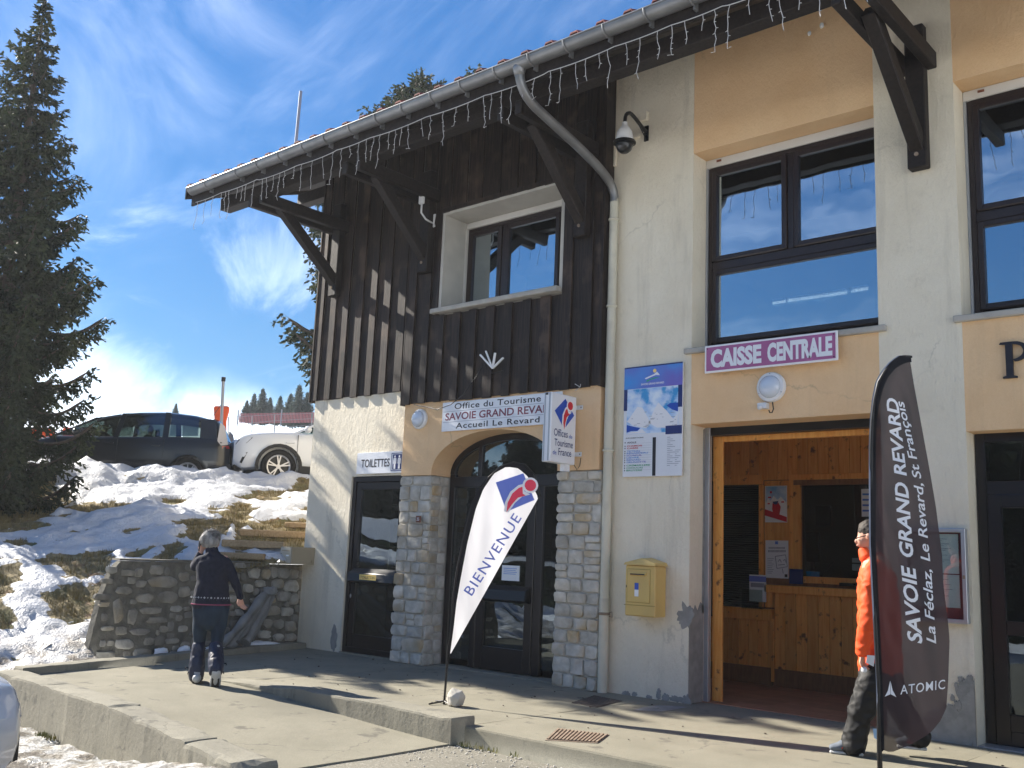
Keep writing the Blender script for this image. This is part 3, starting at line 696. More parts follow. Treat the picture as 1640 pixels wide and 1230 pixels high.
# grit and pebbles on the asphalt, paper scrap and leaves
mb=MB()
for k in range(420):
    x=-5.9+rnd.random()**1.3*3.6; y=6.2-abs(rnd.gauss(0,.28)) if k%3 else rnd.uniform(4.2,6.2); s=rnd.uniform(.004,.013)
    mb.ball((x,y,asz(x,y)+s*.5),(s,s*.8,s*.6),5,3)
tag(solo('grit',mb,'rock',merge=False,base=(0,0,0)),kind='stuff')
mb=MB()
rl_=random.Random(12)
for k in range(90):
    x=rl_.uniform(-11,-2); y=rl_.uniform(6.5,9.0); s=rl_.uniform(.004,.016)*(1 if k%9 else 1.5)
    mb.ball((x,y,.004+s*.3),(s,s*.7,s*.4),5,3)
tag(solo('leaf_litter',mb,'bark',merge=False,base=(0,0,0)),kind='stuff')
# ---------------------------------------------------------------- the house
B=thing('tourist_office_building','two storey alpine building with dark boarded upper floor, beige and orange walls, wide eave','building',(-7,9.3,0))
WB=9.62
YB=9.05      # face of the projecting stone and orange block
YC=8.99      # face of boards on the block
YL=9.125     # face of boards on the left
def wallbox(boxes,mat,name='wall'):
    for b_ in boxes: o=part(name,MB().box(*b_),mat,B)
    return o
# beige render: toilet wall, piers
wallbox([(-12.1,-11.12,D,WB,-.05,3.9),(-11.12,-9.95,D,WB,2.445,3.9),(-12.1,-11.82,WB,21,-.1,7.4),(-12.1,-9.95,D,WB,3.9,7.3)],'beige')
wallbox([(-6.66,-5.545,D,WB,-.05,7.3)],'beige'); wallbox([(-3.5,-2.745,D,WB,-.05,7.3)],'beige')
wallbox([(-.9,3.5,D,WB,-.05,7.3)],'beige')
# orange render: panels over and under the windows
wallbox([(-5.545,-3.5,D+.003,WB,2.885,3.66),(-5.545,-3.5,D+.003,WB,5.965,7.3)],'orange')
wallbox([(-2.745,-.9,D+.003,WB,2.665,3.66),(-2.745,-.9,D+.003,WB,5.985,7.3)],'orange')
# orange block with its arch
XA0,XA1=-9.37,-7.26
def archz(x):
    c=(XA0+XA1)/2; h=(XA1-XA0)/2; return 2.46+.50*math.sqrt(max(0,1-((x-c)/h)**2))**1.0
mb=MB(); V=[];Fc=[]; n_=28
xs_=[XA0+(XA1-XA0)*.5*(1-math.cos(math.pi*i/n_)) for i in range(n_+1)]
zt=3.42
for i in range(n_):
    a,c_=xs_[i],xs_[i+1]; za,zc=archz(a),archz(c_)
    mb.hexa([(a,YB,za),(c_,YB,zc),(c_,WB-.05,zc),(a,WB-.05,za),(a,YB,zt),(c_,YB,zt),(c_,WB-.05,zt),(a,WB-.05,zt)])
mb.box(-9.95,XA0,YB,WB-.05,2.42,zt); mb.box(XA1,-6.663,YB,WB-.05,2.42,zt)
part('arch_wall',mb,'orange',B)
# wall behind the boards on the block, with window hole
wallbox([(-9.95,-9.362,YC+.053,WB,3.422,7.3),(-7.238,-6.666,YC+.053,WB,3.422,7.3),(-9.362,-7.238,YC+.053,WB,3.422,4.565),(-9.362,-7.238,YC+.053,WB,6.002,7.3)],'window_surround','inner_wall')
# plaster reveal of the boarded window
mb=MB(); mb.box(-9.36,-9.31,YC+.01,9.47,4.60,6.0); mb.box(-7.29,-7.24,YC+.01,9.47,4.60,6.0); mb.box(-9.31,-7.29,YC+.01,9.47,5.95,6.0)
part('window_reveal',mb,'window_surround',B)
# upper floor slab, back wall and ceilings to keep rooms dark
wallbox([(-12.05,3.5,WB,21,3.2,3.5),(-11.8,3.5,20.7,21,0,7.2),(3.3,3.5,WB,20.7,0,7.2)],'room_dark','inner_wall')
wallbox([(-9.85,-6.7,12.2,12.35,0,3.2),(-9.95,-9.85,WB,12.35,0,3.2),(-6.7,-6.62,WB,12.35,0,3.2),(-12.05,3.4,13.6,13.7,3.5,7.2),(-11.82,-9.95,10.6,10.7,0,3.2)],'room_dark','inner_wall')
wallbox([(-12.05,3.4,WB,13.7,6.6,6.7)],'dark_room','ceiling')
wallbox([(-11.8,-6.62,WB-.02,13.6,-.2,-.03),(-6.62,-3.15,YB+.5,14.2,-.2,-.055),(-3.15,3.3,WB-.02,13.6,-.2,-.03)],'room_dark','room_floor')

# boards: recessed ones between proud ones
rb=random.Random(11)
def boards(x0,x1,yface,spans,first=0.):
    x=x0+first; k=0
    while x<x1-.01:
        w=rb.uniform(.135,.165); g=rb.uniform(.145,.175)
        for j,(a,b_,y0,y1) in enumerate(((x,x+w,yface,yface+.032),(x+w-.012,x+w+g+.012,yface+.032,yface+.052))):
            a=max(a,x0); b_=min(b_,x1)
            if b_-a<.02: continue
            for (z0,z1,xa,xb) in spans:
                aa=max(a,xa); bb=min(b_,xb)
                if bb-aa<.02: continue
                m=MB(); dz=rb.uniform(-.008,.008); m.box(aa+.002,bb-.002,y0+rb.uniform(0,.003),y1,z0+dz+(.01 if j else 0),z1)
                part('board',m,'clad',B,bevel=.004)
        x+=w+g
boards(-12.17,-9.97,YL,[(3.60,7.28,-20,0)])
boards(-9.97,-6.66,YC,[(3.37,7.28,-20,-9.36),(3.37,4.55,-9.36,-7.24),(5.99,7.28,-9.36,-7.24),(3.37,7.28,-7.24,0)],.0)
m=MB(); m.box(-6.665,-6.63,YC-.002,D-.002,3.37,7.25); part('corner_board',m,'clad',B,bevel=.003)
m=MB(); m.box(-12.20,-12.172,YL-.012,YL+.25,3.59,7.2); part('corner_board',m,'clad',B,bevel=.003)
m=MB(); m.box(-9.99,-9.972,YC,YL+.03,3.37,7.2); part('corner_board',m,'clad',B)
# thin dark frame around the plaster reveal
m=MB(); m.box(-9.42,-9.36,YC-.004,YC+.03,4.56,6.05); m.box(-9.36,-7.24,YC-.004,YC+.03,5.99,6.05); part('window_casing',m,'clad',B,bevel=.003)

# ---- windows
def frame_bars(mb,x0,x1,z0,z1,y,t,dep=.07):
    mb.box(x0,x0+t,y,y+dep,z0,z1); mb.box(x1-t,x1,y,y+dep,z0,z1); mb.box(x0+t,x1-t,y,y+dep,z0,z0+t); mb.box(x0+t,x1-t,y,y+dep,z1-t,z1)
def glazed(root,x0,x1,z0,z1,y,t,mat='frame',glass='glass',name='sash',bead=.018):
    """one sash: frame with inner bead, glass as its child"""
    mb=MB(); frame_bars(mb,x0,x1,z0,z1,y,t,.055)
    s=part(name,mb,mat,root,bevel=.006)
    mb=MB(); mb.box(x0+t-.004,x1-t+.004,y+.030,y+.036,z0+t-.004,z1-t+.004); part('pane',mb,glass,s)
    return s
def big_window(x0,x1,z0,z1,y,mull,trans,boxh=.10,label=None):
    # outer frame
    mb=MB(); frame_bars(mb,x0+.03,x1,z0+.02,z1-boxh,y,.045,.09); mb.box(x0+.07,x1-.04,y+.012,y+.07,trans-.05,trans+.05); mb.box(mull-.035,mull+.035,y+.012,y+.07,trans+.05,z1-boxh-.045)
    w=part('window',mb,'frame',B,bevel=.006)
    if label: w['label']=label
    glz=[(x0+.08,mull-.04,trans+.055,z1-boxh-.05),(mull+.04,x1-.05,trans+.055,z1-boxh-.05),(x0+.08,x1-.05,z0+.12,trans-.055)]
    for q in glz:
        mb=MB(); frame_bars(mb,q[0],q[1],q[2],q[3],y-.012,.055,.05); part('sash',mb,'frame',w,bevel=.008)
        mb=MB(); mb.box(q[0]+.05,q[1]-.05,y+.022,y+.03,q[2]+.05,q[3]-.05); part('pane',mb,'glass',w)
    mb=MB(); mb.box(x0+.005,x1-.005,y-.02,y+.10,z1-boxh,z1-.003); part('shutter_box',mb,'white_alu',B,bevel=.004)
    mb=MB(); mb.box(x0+.003,x0+.028,y-.012,y+.05,z0+.03,z1-boxh); part('shutter_rail',mb,'grey_alu',B)
    mb=MB(); mb.box(x0+.03,x1-.01,y-.002,y+.04,z0-.01,z0+.03); part('dark_gap_strip',mb,'black',B)  # black strip: the shaded gap between frame and sill put in as colour
    mb=MB(); mb.box(x0+.14,x0+.20,y-.024,y-.02,z1-boxh+.05,z1-boxh+.075); part('maker_plate',mb,'brownplate',B)
# first floor window over the ticket office
XM=PY(1268,300,9.50)[0]
big_window(-5.545,-3.5,3.70,5.965,9.46,XM,4.70)
big_window(-2.745,-.9,3.70,5.985,9.46,-1.72,4.72)
for a,b_ in ((-5.62,-3.42),(-2.81,-.8)):
    mb=MB(); mb.box(a,b_,D-.045,9.55,3.655,3.715); part('sill',mb,'sill',B,bevel=.008)
# boarded upper floor window
mb=MB(); frame_bars(mb,-9.30,-7.30,4.66,5.86,9.44,.05,.08); mb.box(-8.66,-8.59,9.45,9.5,4.71,5.81); mb.box(-7.66,-7.58,9.45,9.5,4.71,5.81)
w=part('window',mb,'frame',B,bevel=.006)
for a,b_ in ((-9.25,-8.665),(-8.585,-7.665),(-7.575,-7.355)):
    mb=MB(); frame_bars(mb,a,b_,4.72,5.80,9.43,.06,.05); part('sash',mb,'frame',w,bevel=.008)
    mb=MB(); mb.box(a+.055,b_-.055,9.46,9.468,4.775,5.745); part('pane',mb,'glass',w)
mb=MB(); mb.box(-9.305,-7.295,9.41,9.5,5.86,5.945); part('shutter_box',mb,'white_alu',B,bevel=.003)
mb=MB(); mb.box(-9.308,-9.285,9.40,9.46,4.64,5.86); part('shutter_rail',mb,'white_alu',B)
mb=MB(); mb.box(-9.44,-7.26,YC-.075,9.5,4.57,4.635); part('sill',mb,'sill',B,bevel=.008)
# toilet door
def PYz(x,y,Y): p=PY(x,y,Y); return p[0],p[2]
Dt=part('toilet_door',(lambda m:(frame_bars(m,-11.12,-9.96,.02,2.44,9.20,.075,.10),m)[1])(MB()),'frame_black',B,bevel=.006)
mb=MB(); frame_bars(mb,-11.04,-10.03,.03,2.36,9.215,.10,.05); mb.box(-10.94,-10.13,9.215,9.265,.98,1.16); mb.box(-10.94,-10.13,9.215,9.265,.13,.27); part('door_leaf',mb,'frame_black',Dt,bevel=.006)
mb=MB(); mb.box(-10.95,-10.12,9.238,9.246,1.15,2.27); part('pane',mb,'glass_door',Dt)
mb=MB(); mb.box(-10.95,-10.12,9.238,9.246,.26,.99); part('pane',mb,'glass_door',Dt)
mb=MB(); mb.hexa([(-11.0,9.10,.99),(-10.05,9.10,.99),(-10.05,9.215,.96),(-11.0,9.215,.96),(-11.0,9.13,1.10),(-10.05,9.13,1.10),(-10.05,9.215,1.17),(-11.0,9.215,1.17)]); pb=part('push_bar',mb,'black',Dt,bevel=.006)
mb=MB(); mb.box(-10.72,-10.38,9.094,9.10,1.015,1.085); q=part('label_plate',mb,'gold_p',Dt)
mb=MB(); text_on(mb,'TOILETTES',(-10.70,9.091,1.032),(1,0,0),(0,0,1),.30,.036,bold=.01); part('lettering',mb,'ink',Dt,merge=False)
mb=MB(); mb.ball((-11.0,9.195,.78),(.012,.012,.03),8,6); part('keyhole',mb,'grey_alu',Dt)
# arched entrance
DY=9.40
def arcframe(mb,inset,w,y0,y1,zb=None):
    pts=[]
    for i in range(25):
        x=xs_[0]+.10+(xs_[-1]-xs_[0]-.20)*(1-math.cos(math.pi*i/24))/2; pts.append(x)
    c=(XA0+XA1)/2; h=(XA1-XA0)/2-inset
    for i in range(24):
        a0=math.pi-math.pi*i/24; a1=math.pi-math.pi*(i+1)/24
        def q(a,k): return (c+(h-k)*math.cos(a),2.46+(.50-inset-k)*math.sin(a))
        (ax,az),(bx,bz)=q(a0,w),q(a1,w); (cx_,cz_),(dx_,dz_)=q(a1,0),q(a0,0)
        mb.hexa([(ax,y0,az),(bx,y0,bz),(bx,y1,bz),(ax,y1,az),(dx_,y0,dz_),(cx_,y0,cz_),(cx_,y1,cz_),(dx_,y1,dz_)])
mb=MB(); arcframe(mb,.0,.085,DY,DY+.1); mb.box(XA0+.005,XA0+.10,DY,DY+.1,.02,2.46); mb.box(XA1-.10,XA1-.005,DY,DY+.1,.02,2.46)
mb.box(XA0+.10,XA1-.10,DY-.02,DY+.08,2.28,2.42)
xl=PY(766,800,DY)[0]; xr=PY(866,800,DY)[0]
mb.box(xl-.05,xl+.05,DY-.01,DY+.08,.02,2.28); mb.box(xr-.06,xr+.06,DY-.01,DY+.08,.02,2.28); mb.box(xl-.035,xl+.035,DY,DY+.07,2.42,2.85)
A=part('arched_entrance',mb,'frame_black',B,bevel=.006)
for a,b_,z0,z1 in ((xl+.06,xr-.07,.03,2.27),):
    mb=MB(); frame_bars(mb,a,b_,z0,z1,DY-.012,.12,.06); mb.box(a+.12,b_-.12,DY-.012,DY+.048,.86,1.0); mb.box(a+.12,b_-.12,DY-.012,DY+.048,.15,.30)
    lf=part('door_leaf',mb,'frame_black',A,bevel=.006)
    mb=MB(); mb.box(a+.11,b_-.11,DY+.02,DY+.028,.99,2.16); part('pane',mb,'glass_door',A)
    mb=MB(); mb.box(a+.11,b_-.11,DY+.02,DY+.028,.29,.87); part('pane',mb,'glass_door',A)
    mb=MB(); mb.hexa([(a+.04,DY-.11,.88),(b_-.04,DY-.11,.88),(b_-.02,DY-.012,.85),(a+.02,DY-.012,.85),(a+.05,DY-.085,1.0),(b_-.05,DY-.085,1.0),(b_-.02,DY-.012,1.06),(a+.02,DY-.012,1.06)]); part('push_bar',mb,'black',A,bevel=.006)
    nt=(a+.36,b_-.30)
mb=MB(); mb.box(XA0+.09,xl-.045,DY+.02,DY+.028,.1,2.29); part('pane',mb,'glass_door',A)
mb=MB(); mb.box(xr+.055,XA1-.09,DY+.02,DY+.028,.1,2.29); part('pane',mb,'glass_door',A)
mb=MB(); mb.box(XA0+.09,XA1-.09,DY+.03,DY+.036,2.41,2.90); part('pane',mb,'glass_door',A)
# right hand shopfront door
DR=9.38
mb=MB(); frame_bars(mb,-2.735,-.9,.0,2.665,DR,.08,.12); mb.box(-2.655,-.98,DR-.01,DR+.10,2.12,2.24)
S=part('shop_door',mb,'frame_black',B,bevel=.006)
mb=MB(); frame_bars(mb,-2.65,-1.5,.02,2.12,DR-.02,.115,.06); mb.box(-2.535,-1.615,DR-.02,DR+.04,.92,1.04); mb.box(-2.535,-1.615,DR-.02,DR+.04,.13,.27); part('door_leaf',mb,'frame_black',S,bevel=.006)
mb=MB(); frame_bars(mb,-1.49,-.98,.02,2.12,DR-.02,.115,.06); part('door_leaf',mb,'frame_black',S,bevel=.006)
for q in ((-2.55,-1.6,1.03,2.01),(-2.55,-1.6,.26,.93),(-1.38,-1.09,.13,2.01),(-2.66,-.97,2.24,2.59)):
    mb=MB(); mb.box(q[0],q[1],DR+.01,DR+.018,q[2],q[3]); part('pane',mb,'glass_door',S)
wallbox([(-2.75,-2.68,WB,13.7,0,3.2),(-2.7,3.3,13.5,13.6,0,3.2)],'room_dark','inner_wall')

# ---- stone pillars, each stone a piece
def stone_piece(mb,cx,cz,w,h,dep,seed,ax='x',face=0.,n=7.0):
    """pillowed irregular stone; lies in the xz plane (ax='x', outward -y) or the yz plane (ax='y', outward +x)"""
    r=random.Random(seed); k=12; o=len(mb.v); ph=r.uniform(0,6)
    def put(a,b_,c):
        if ax=='x': return (cx+a,face-c,cz+b_)
        return (face+c,cx+a,cz+b_)
    rings=[(1.0,-.02),(1.0,dep*.5),(.93,dep*.9),(.55,dep*1.0)]
    jit=[r.uniform(.93,1.05) for _ in range(k)]
    V=[]
    for ri,(s,c) in enumerate(rings):
        for i in range(k):
            t=2*math.pi*(i+.5)/k; ct,st=math.cos(t),math.sin(t)
            q=(abs(ct)**n+abs(st)**n)**(-1/n)
            a=w/2*q*ct*s*jit[i]; b_=h/2*q*st*s*jit[i]
            cc=c+(mnoise.noise(Vector((a*9+seed,b_*9,seed*.7)))*dep*.55 if ri>=1 else 0)
            V.append(put(a,b_,cc))
    V.append(put(0,0,dep*1.05+r.uniform(-.2,.3)*dep))
    Fc=[]
    for j in range(3):
        for i in range(k): Fc.append((j*k+i,j*k+(i+1)%k,(j+1)*k+(i+1)%k,(j+1)*k+i))
    for i in range(k): Fc.append((3*k+i,3*k+(i+1)%k,4*k))
    mb.add(V,Fc)
def masonry(root,x0,x1,z0,z1,face,ax='x',rowh=(.13,.20),wr=(.17,.34),dep=.028,seed=1,mat='stone'):
    dep=dep*1.25
    r=random.Random(seed); z=z0
    while z<z1-.05:
        h=r.uniform(*rowh); 
        if z+h>z1-.07: h=z1-z
        x=x0
        while x<x1-.02:
            w=r.uniform(*wr)
            if x1-(x+w)<wr[0]*.7: w=x1-x
            hh=h
            if r.random()<.18 and h>.15:
                for zz,h2 in ((z,h*.5),(z+h*.5,h*.5)):
                    m=MB(); stone_piece(m,x+w/2,zz+h2/2,w-.012,h2-.010,dep*r.uniform(.3,1.1),r.randint(0,9999),ax,face); part('stone',m,mat,root,smooth=True,auto=R(50))
            else:
                m=MB(); stone_piece(m,x+w/2,z+h/2,w-.012,h-.012,dep*r.uniform(.3,1.2),r.randint(0,9999),ax,face); part('stone',m,mat,root,smooth=True,auto=R(50))
            x+=w
        z+=h
def pillar(x0,x1,seed,ins=(0,0)):
    m=MB(); m.box(x0+.016,x1-.016,YB+.028,WB-.06,-.05,2.415); p=part('stone_pillar',m,'mortar',B)
    masonry(p,x0,x1,0.0,2.41,YB+.026,'x',seed=seed,wr=(.15,.30))
    return p
p1=pillar(-9.97,XA0,3); masonry(p1,YB+.03,DY,0,2.41,XA0-.014,'y',seed=8,wr=(.15,.2),dep=.016)
p2=pillar(XA1,-6.62,4); masonry(p2,YB+.03,D-.005,0,2.41,-6.634,'y',seed=12,wr=(.1,.15),dep=.012)
# inner reveal of arch above pillar is render; threshold strip
mb=MB(); mb.box(XA0,XA1,9.2,9.5,-.02,.012); part('threshold',mb,'concrete_old',B)
mb=MB(); mb.box(-11.12,-9.96,D-.02,9.3,-.02,.018); part('threshold',mb,'concrete_old',B)
mb=MB(); mb.box(-2.74,-.9,D-.0,9.5,-.02,.010); part('threshold',mb,'grey_alu',B)

# peeled and patched render: irregular thin skins
_pc=[0]
def patch(cx,cz,w,h,seed,face=D,mat='plaster_grey',n=40,ax='x',floor=None,rough=.45):
    r=random.Random(seed); pts=[]
    for i in range(n):
        t=2*math.pi*i/n; k=1+rough*.6*mnoise.noise(Vector((math.cos(t)*2.2+seed,math.sin(t)*2.2,seed)))+rough*.55*mnoise.noise(Vector((math.cos(t)*7+seed,math.sin(t)*7,3)))
        x=cx+w/2*math.cos(t)*k; z=cz+h/2*math.sin(t)*k
        if floor is not None: z=max(z,floor)
        if ax=='x' and cx>-3.5: x=min(x,-2.752)
        pts.append((x,z))
    m=MB(); _pc[0]+=1; face=face-.0006*_pc[0]
    if ax=='x': m.prism(pts,face-.002,face+.02)
    else: m.prism(pts,face-.02,face+.003,'yz')
    return part('bare_patch',m,mat,B)
def pp(x,y,w,h,seed,**k): q=PY(x,y,D); s=1588/np.linalg.norm(q-CAM); return patch(q[0],q[2],w/s*1.15,h/s,seed,**k)
pp(535,1022,13,40,2); pp(1098,988,24,36,5,rough=.8)
for i,(x,y,w,h) in enumerate(((1003,1111,12,9),(1016,1112,8,8),(1040,1117,9,7),(1055,1112,7,16),(1066,1118,12,12),(1085,1120,24,9),(1100,1121,12,14))): pp(x,y,w,h,20+i,rough=.9)
for i,(x,y,w,h) in enumerate(((1553,1120,26,60),(1547,1100,20,24),(1530,1165,70,46),(1500,1178,80,22),(1560,1150,18,90),(1521,1140,22,24),(1532,1100,4,12),(1526,1118,5,9),(1538,1088,5,8),(1556,1085,4,7),(1535,1130,9,14))): pp(x,y,w,h,60+i,rough=.85)
# concrete showing on the jambs
m=MB(); pts=[(D+.004,0.0),(9.46,0.0),(9.46,.98),(9.40,1.02),(9.34,.93),(9.29,.99),(9.24,.90),(D+.004,.94)]; m.prism(pts,-5.548,-5.541,'yz'); part('bare_patch',m,'plaster_grey',B)
m=MB(); m.prism([(9.43,.9),(9.47,.9),(9.47,2.88),(9.43,2.86),(9.425,2.6),(9.44,2.0),(9.43,1.4)],-5.548,-5.541,'yz'); part('bare_patch',m,'plaster_grey',B)
# shutter guide and lintel of the ticket office
m=MB(); m.box(-5.545,-5.49,9.47,9.52,.0,2.885); part('shutter_rail',m,'grey_alu',B,bevel=.003)
m=MB(); m.box(-5.49,-3.5,9.50,9.60,2.80,2.885); part('shutter_slot',m,'black',B)

# ---- eave: soffit, fascia, purlin, struts
RX0,RX1=-13.15,3.4
def rz(y): return 6.66+.35*(y-7.36)
m=MB(); m.hexa([(RX0,7.36,rz(7.36)-.10),(RX1,7.36,rz(7.36)-.10),(RX1,15,rz(15)-.10),(RX0,15,rz(15)-.10),(RX0,7.36,rz(7.36)-.02),(RX1,7.36,rz(7.36)-.02),(RX1,15,rz(15)-.02),(RX0,15,rz(15)-.02)])
RF=part('roof',m,'beam',B)
m=MB(); m.hexa([(RX0+.01,7.33,rz(7.33)-.015),(RX1,7.33,rz(7.33)-.015),(RX1,15,rz(15)-.015),(RX0+.01,15,rz(15)-.015),(RX0+.01,7.33,rz(7.33)+.01),(RX1,7.33,rz(7.33)+.01),(RX1,15,rz(15)+.01),(RX0+.01,15,rz(15)+.01)]); part('roof_sheet',m,'tile',RF)
m=MB(); m.box(RX0,RX1,7.395,7.43,6.40,6.57); part('fascia',m,'beam',B,bevel=.004)
m=MB(); m.hexa([(RX0-.03,7.30,rz(7.3)-.16),(RX0,7.30,rz(7.3)-.16),(RX0,12,rz(12)-.16),(RX0-.03,12,rz(12)-.16),(RX0-.03,7.30,rz(7.3)+.03),(RX0,7.30,rz(7.3)+.03),(RX0,12,rz(12)+.03),(RX0-.03,12,rz(12)+.03)]); part('verge_board',m,'beam',B)
# first course of tiles over the gutter
tp=MB(); V=[]
for j,yy in enumerate((7.28,7.62)):
    for (x,dz) in ((0,.0),(.02,.045),(.10,.048),(.12,.012),(.24,.006),(.30,.0)): V.append((x,yy-7.36,(.35*(yy-7.36))+dz))
    for (x,dz) in ((.30,-.014),(.24,-.010),(.12,-.006),(.10,.03),(.02,.028),(0,-.014)): V.append((x,yy-7.36,(.35*(yy-7.36))+dz))
F_=[tuple(range(12))[::-1],tuple(range(12,24))]+[(i,(i+1)%12,12+(i+1)%12,12+i) for i in range(12)]
tme=rawobj('tile',V,F_,'tile'); tme.parent=RF; w_=wl_of(RF); nt_=int((RX1-RX0)/.33)
for i in range(nt_):
    o=tme if i==0 else tme.copy()
    if i: C.objects.link(o); o.parent=RF
    o.location=(RX0+.01+i*.33-w_.x,7.36-w_.y,rz(7.36)+.014-w_.z)
# main purlins
m=MB(); m.box(-12.78,RX1,7.66,7.84,6.335,6.52); part('purlin',m,'beam',B,bevel=.008)
m=MB(); m.box(-13.02,-12.0,9.20,9.38,6.93,7.12); part('purlin',m,'beam',B,bevel=.008)
m=MB(); m.box(-13.04,-13.021,9.21,9.37,6.94,7.11); part('purlin_end_lit',m,'window_surround',B)  # pale plate: sunlight on the beam end put into its colour
STR=[(-11.71,YL),(-9.61,YC),(-6.92,YC),(-3.06,D)]
for X,yw in STR:
    e=MB().box(X-.09,X+.09,yw-.11,yw,5.17,6.62); s=part('eave_strut',e,'beam',B,bevel=.01)
    e=MB().beam((X,yw-.05,5.38),(X,7.98,6.27),.13,.15,(0,1,.3)); part('diagonal',e,'beam',s,bevel=.01)
    for sx in (-.13,.13):
        e=MB().box(X+sx-.045,X+sx+.045,7.56,yw+.02 if sx<0 else yw+.02,6.17,6.335); part('cross_beam',e,'beam',s,bevel=.008)
    e=MB().lathe([(0,0),(.02,.0),(.02,.012),(0,.014)],(X,yw-.125,5.30),10,'y'); part('bolt',e,'rust',s)
# soffit boards lines
for i in range(11):
    y=7.50+i*.15
    m=MB(); m.hexa([(RX0+.02,y,rz(y)-.118),(RX1,y,rz(y)-.118),(RX1,y+.142,rz(y+.142)-.118),(RX0+.02,y+.142,rz(y+.142)-.118),(RX0+.02,y,rz(y)-.103),(RX1,y,rz(y)-.103),(RX1,y+.142,rz(y+.142)-.103),(RX0+.02,y+.142,rz(y+.142)-.103)])
    part('soffit_board',m,'beam',B)
# gutter
GY,GZ,GR=7.315,6.60,.088
m=MB(); pts=[]; k=14
def ring(x,r0,r1): 
    L=[]
    for i in range(k+1):
        a=math.pi+math.pi*i/k; L.append((x,GY+r0*math.cos(a),GZ+r0*math.sin(a)))
    for i in range(k+1):
        a=2*math.pi-math.pi*i/k; L.append((x,GY+r1*math.cos(a),GZ+r1*math.sin(a)))
    return L
L0,L1=ring(-13.02,GR,GR-.006),ring(RX1,GR,GR-.006); q=len(L0)
m.add(L0+L1,[(i,(i+1)%q,q+(i+1)%q,q+i) for i in range(q)]+[tuple(range(q)),tuple(range(2*q-1,q-1,-1))])
for i in range(len(m.v)): pass
m.tube([(-13.02,GY-GR,GZ+.004),(RX1,GY-GR,GZ+.004)],.011,8)
e=[(-13.02,GY+(GR-.001)*math.cos(math.pi+math.pi*i/k),GZ+(GR-.001)*math.sin(math.pi+math.pi*i/k)) for i in range(k+1)]
m.add(e+[(x-.004,y,z) for x,y,z in e],[tuple(range(k+1)),tuple(range(2*k+1,k,-1))])
G=part('gutter',m,'zinc',B,smooth=True,auto=R(40))
bx=[(326,300),(375,278),(409,262),(444,247),(482,232),(517,218),(557,203),(599,187),(641,170),(688,150),(735,132),(790,108),(845,88),(902,66),(965,42),(1031,16)]
bxs=[PY(x,y,GY-GR)[0] for x,y in bx]; st=(bxs[-1]-bxs[4])/(len(bxs)-5); 
while bxs[-1]<RX1-.5: bxs.append(bxs[-1]+st)
bm_=MB(); bm_.tube([(0,GY+(GR+.006)*math.cos(math.pi+math.pi*i/10)-GY,(GR+.006)*math.sin(math.pi+math.pi*i/10)) for i in range(11)],.011,6)
bm_.hexa([(-.012,.02,-.13),(.012,.02,-.13),(.012,.09,-.13),(-.012,.09,-.13),(-.012,.03,-.075),(.012,.03,-.075),(.012,.09,.0),(-.012,.09,.0)])
wg=wl_of(G); b0=rawobj('gutter_bracket',bm_.v,bm_.f,'zinc',smooth=True,auto=R(40)); b0.parent=G
for i,x in enumerate(bxs):
    o=b0 if i==0 else b0.copy()
    if i: C.objects.link(o); o.parent=G
    o.location=(x-wg.x,GY-wg.y,GZ-wg.z)
# downpipe: swan neck from the gutter then down the wall
px_=-6.57; top=PX(833,110,-6.57)
def bez(P0,P1,P2,P3,n=10):
    P0,P1,P2,P3=[np.array(p,float) for p in (P0,P1,P2,P3)]
    return [P0*(1-t)**3+3*P1*t*(1-t)**2+3*P2*t*t*(1-t)+P3*t**3 for t in np.linspace(0,1,n)]
w0=(px_,D-.075)
sw=bez((px_,GY,6.56),(px_,GY,6.36),(px_,GY+.08,6.27),(px_,GY+.30,6.20),8)+bez((px_,GY+.32,6.195),(px_,8.6,5.98),(px_,8.72,5.93),(px_,8.86,5.87),4)+bez((px_,8.88,5.86),(px_,9.03,5.79),(px_,w0[1],5.74),(px_,w0[1],5.58),8)
P_=part('swan_neck',MB().tube(sw,.052,16),'zinc',B,smooth=True,auto=R(60))
e=MB().lathe([(.075,.06),(.07,.02),(.053,-.05)],(px_,GY,6.50),14); part('outlet',e,'zinc',P_,smooth=True)
dp=part('downpipe',MB().tube([(px_,w0[1],5.62),(px_,w0[1],.80)],.052,18),'pipe',B,smooth=True,auto=R(60))
e=MB().tube([(px_,w0[1],1.0),(px_,w0[1],-.01)],.056,18); part('cast_foot',e,'pipe',dp,smooth=True,auto=R(60))
for z in (5.35,4.30,2.62,.82):
    e=MB().lathe([(.058,0),(.066,.008),(.066,.022),(.058,.03)],(px_,w0[1],z),18); part('collar',e,'pipe' if z>1 else 'rust',dp,smooth=True,auto=R(40))
e=MB().tube([(px_+.05,w0[1],.84),(px_+.09,w0[1]+.02,.86),(px_+.08,w0[1]+.04,.80),(px_+.05,w0[1]+.02,.81)],.005,5); part('clip',e,'rust',dp)
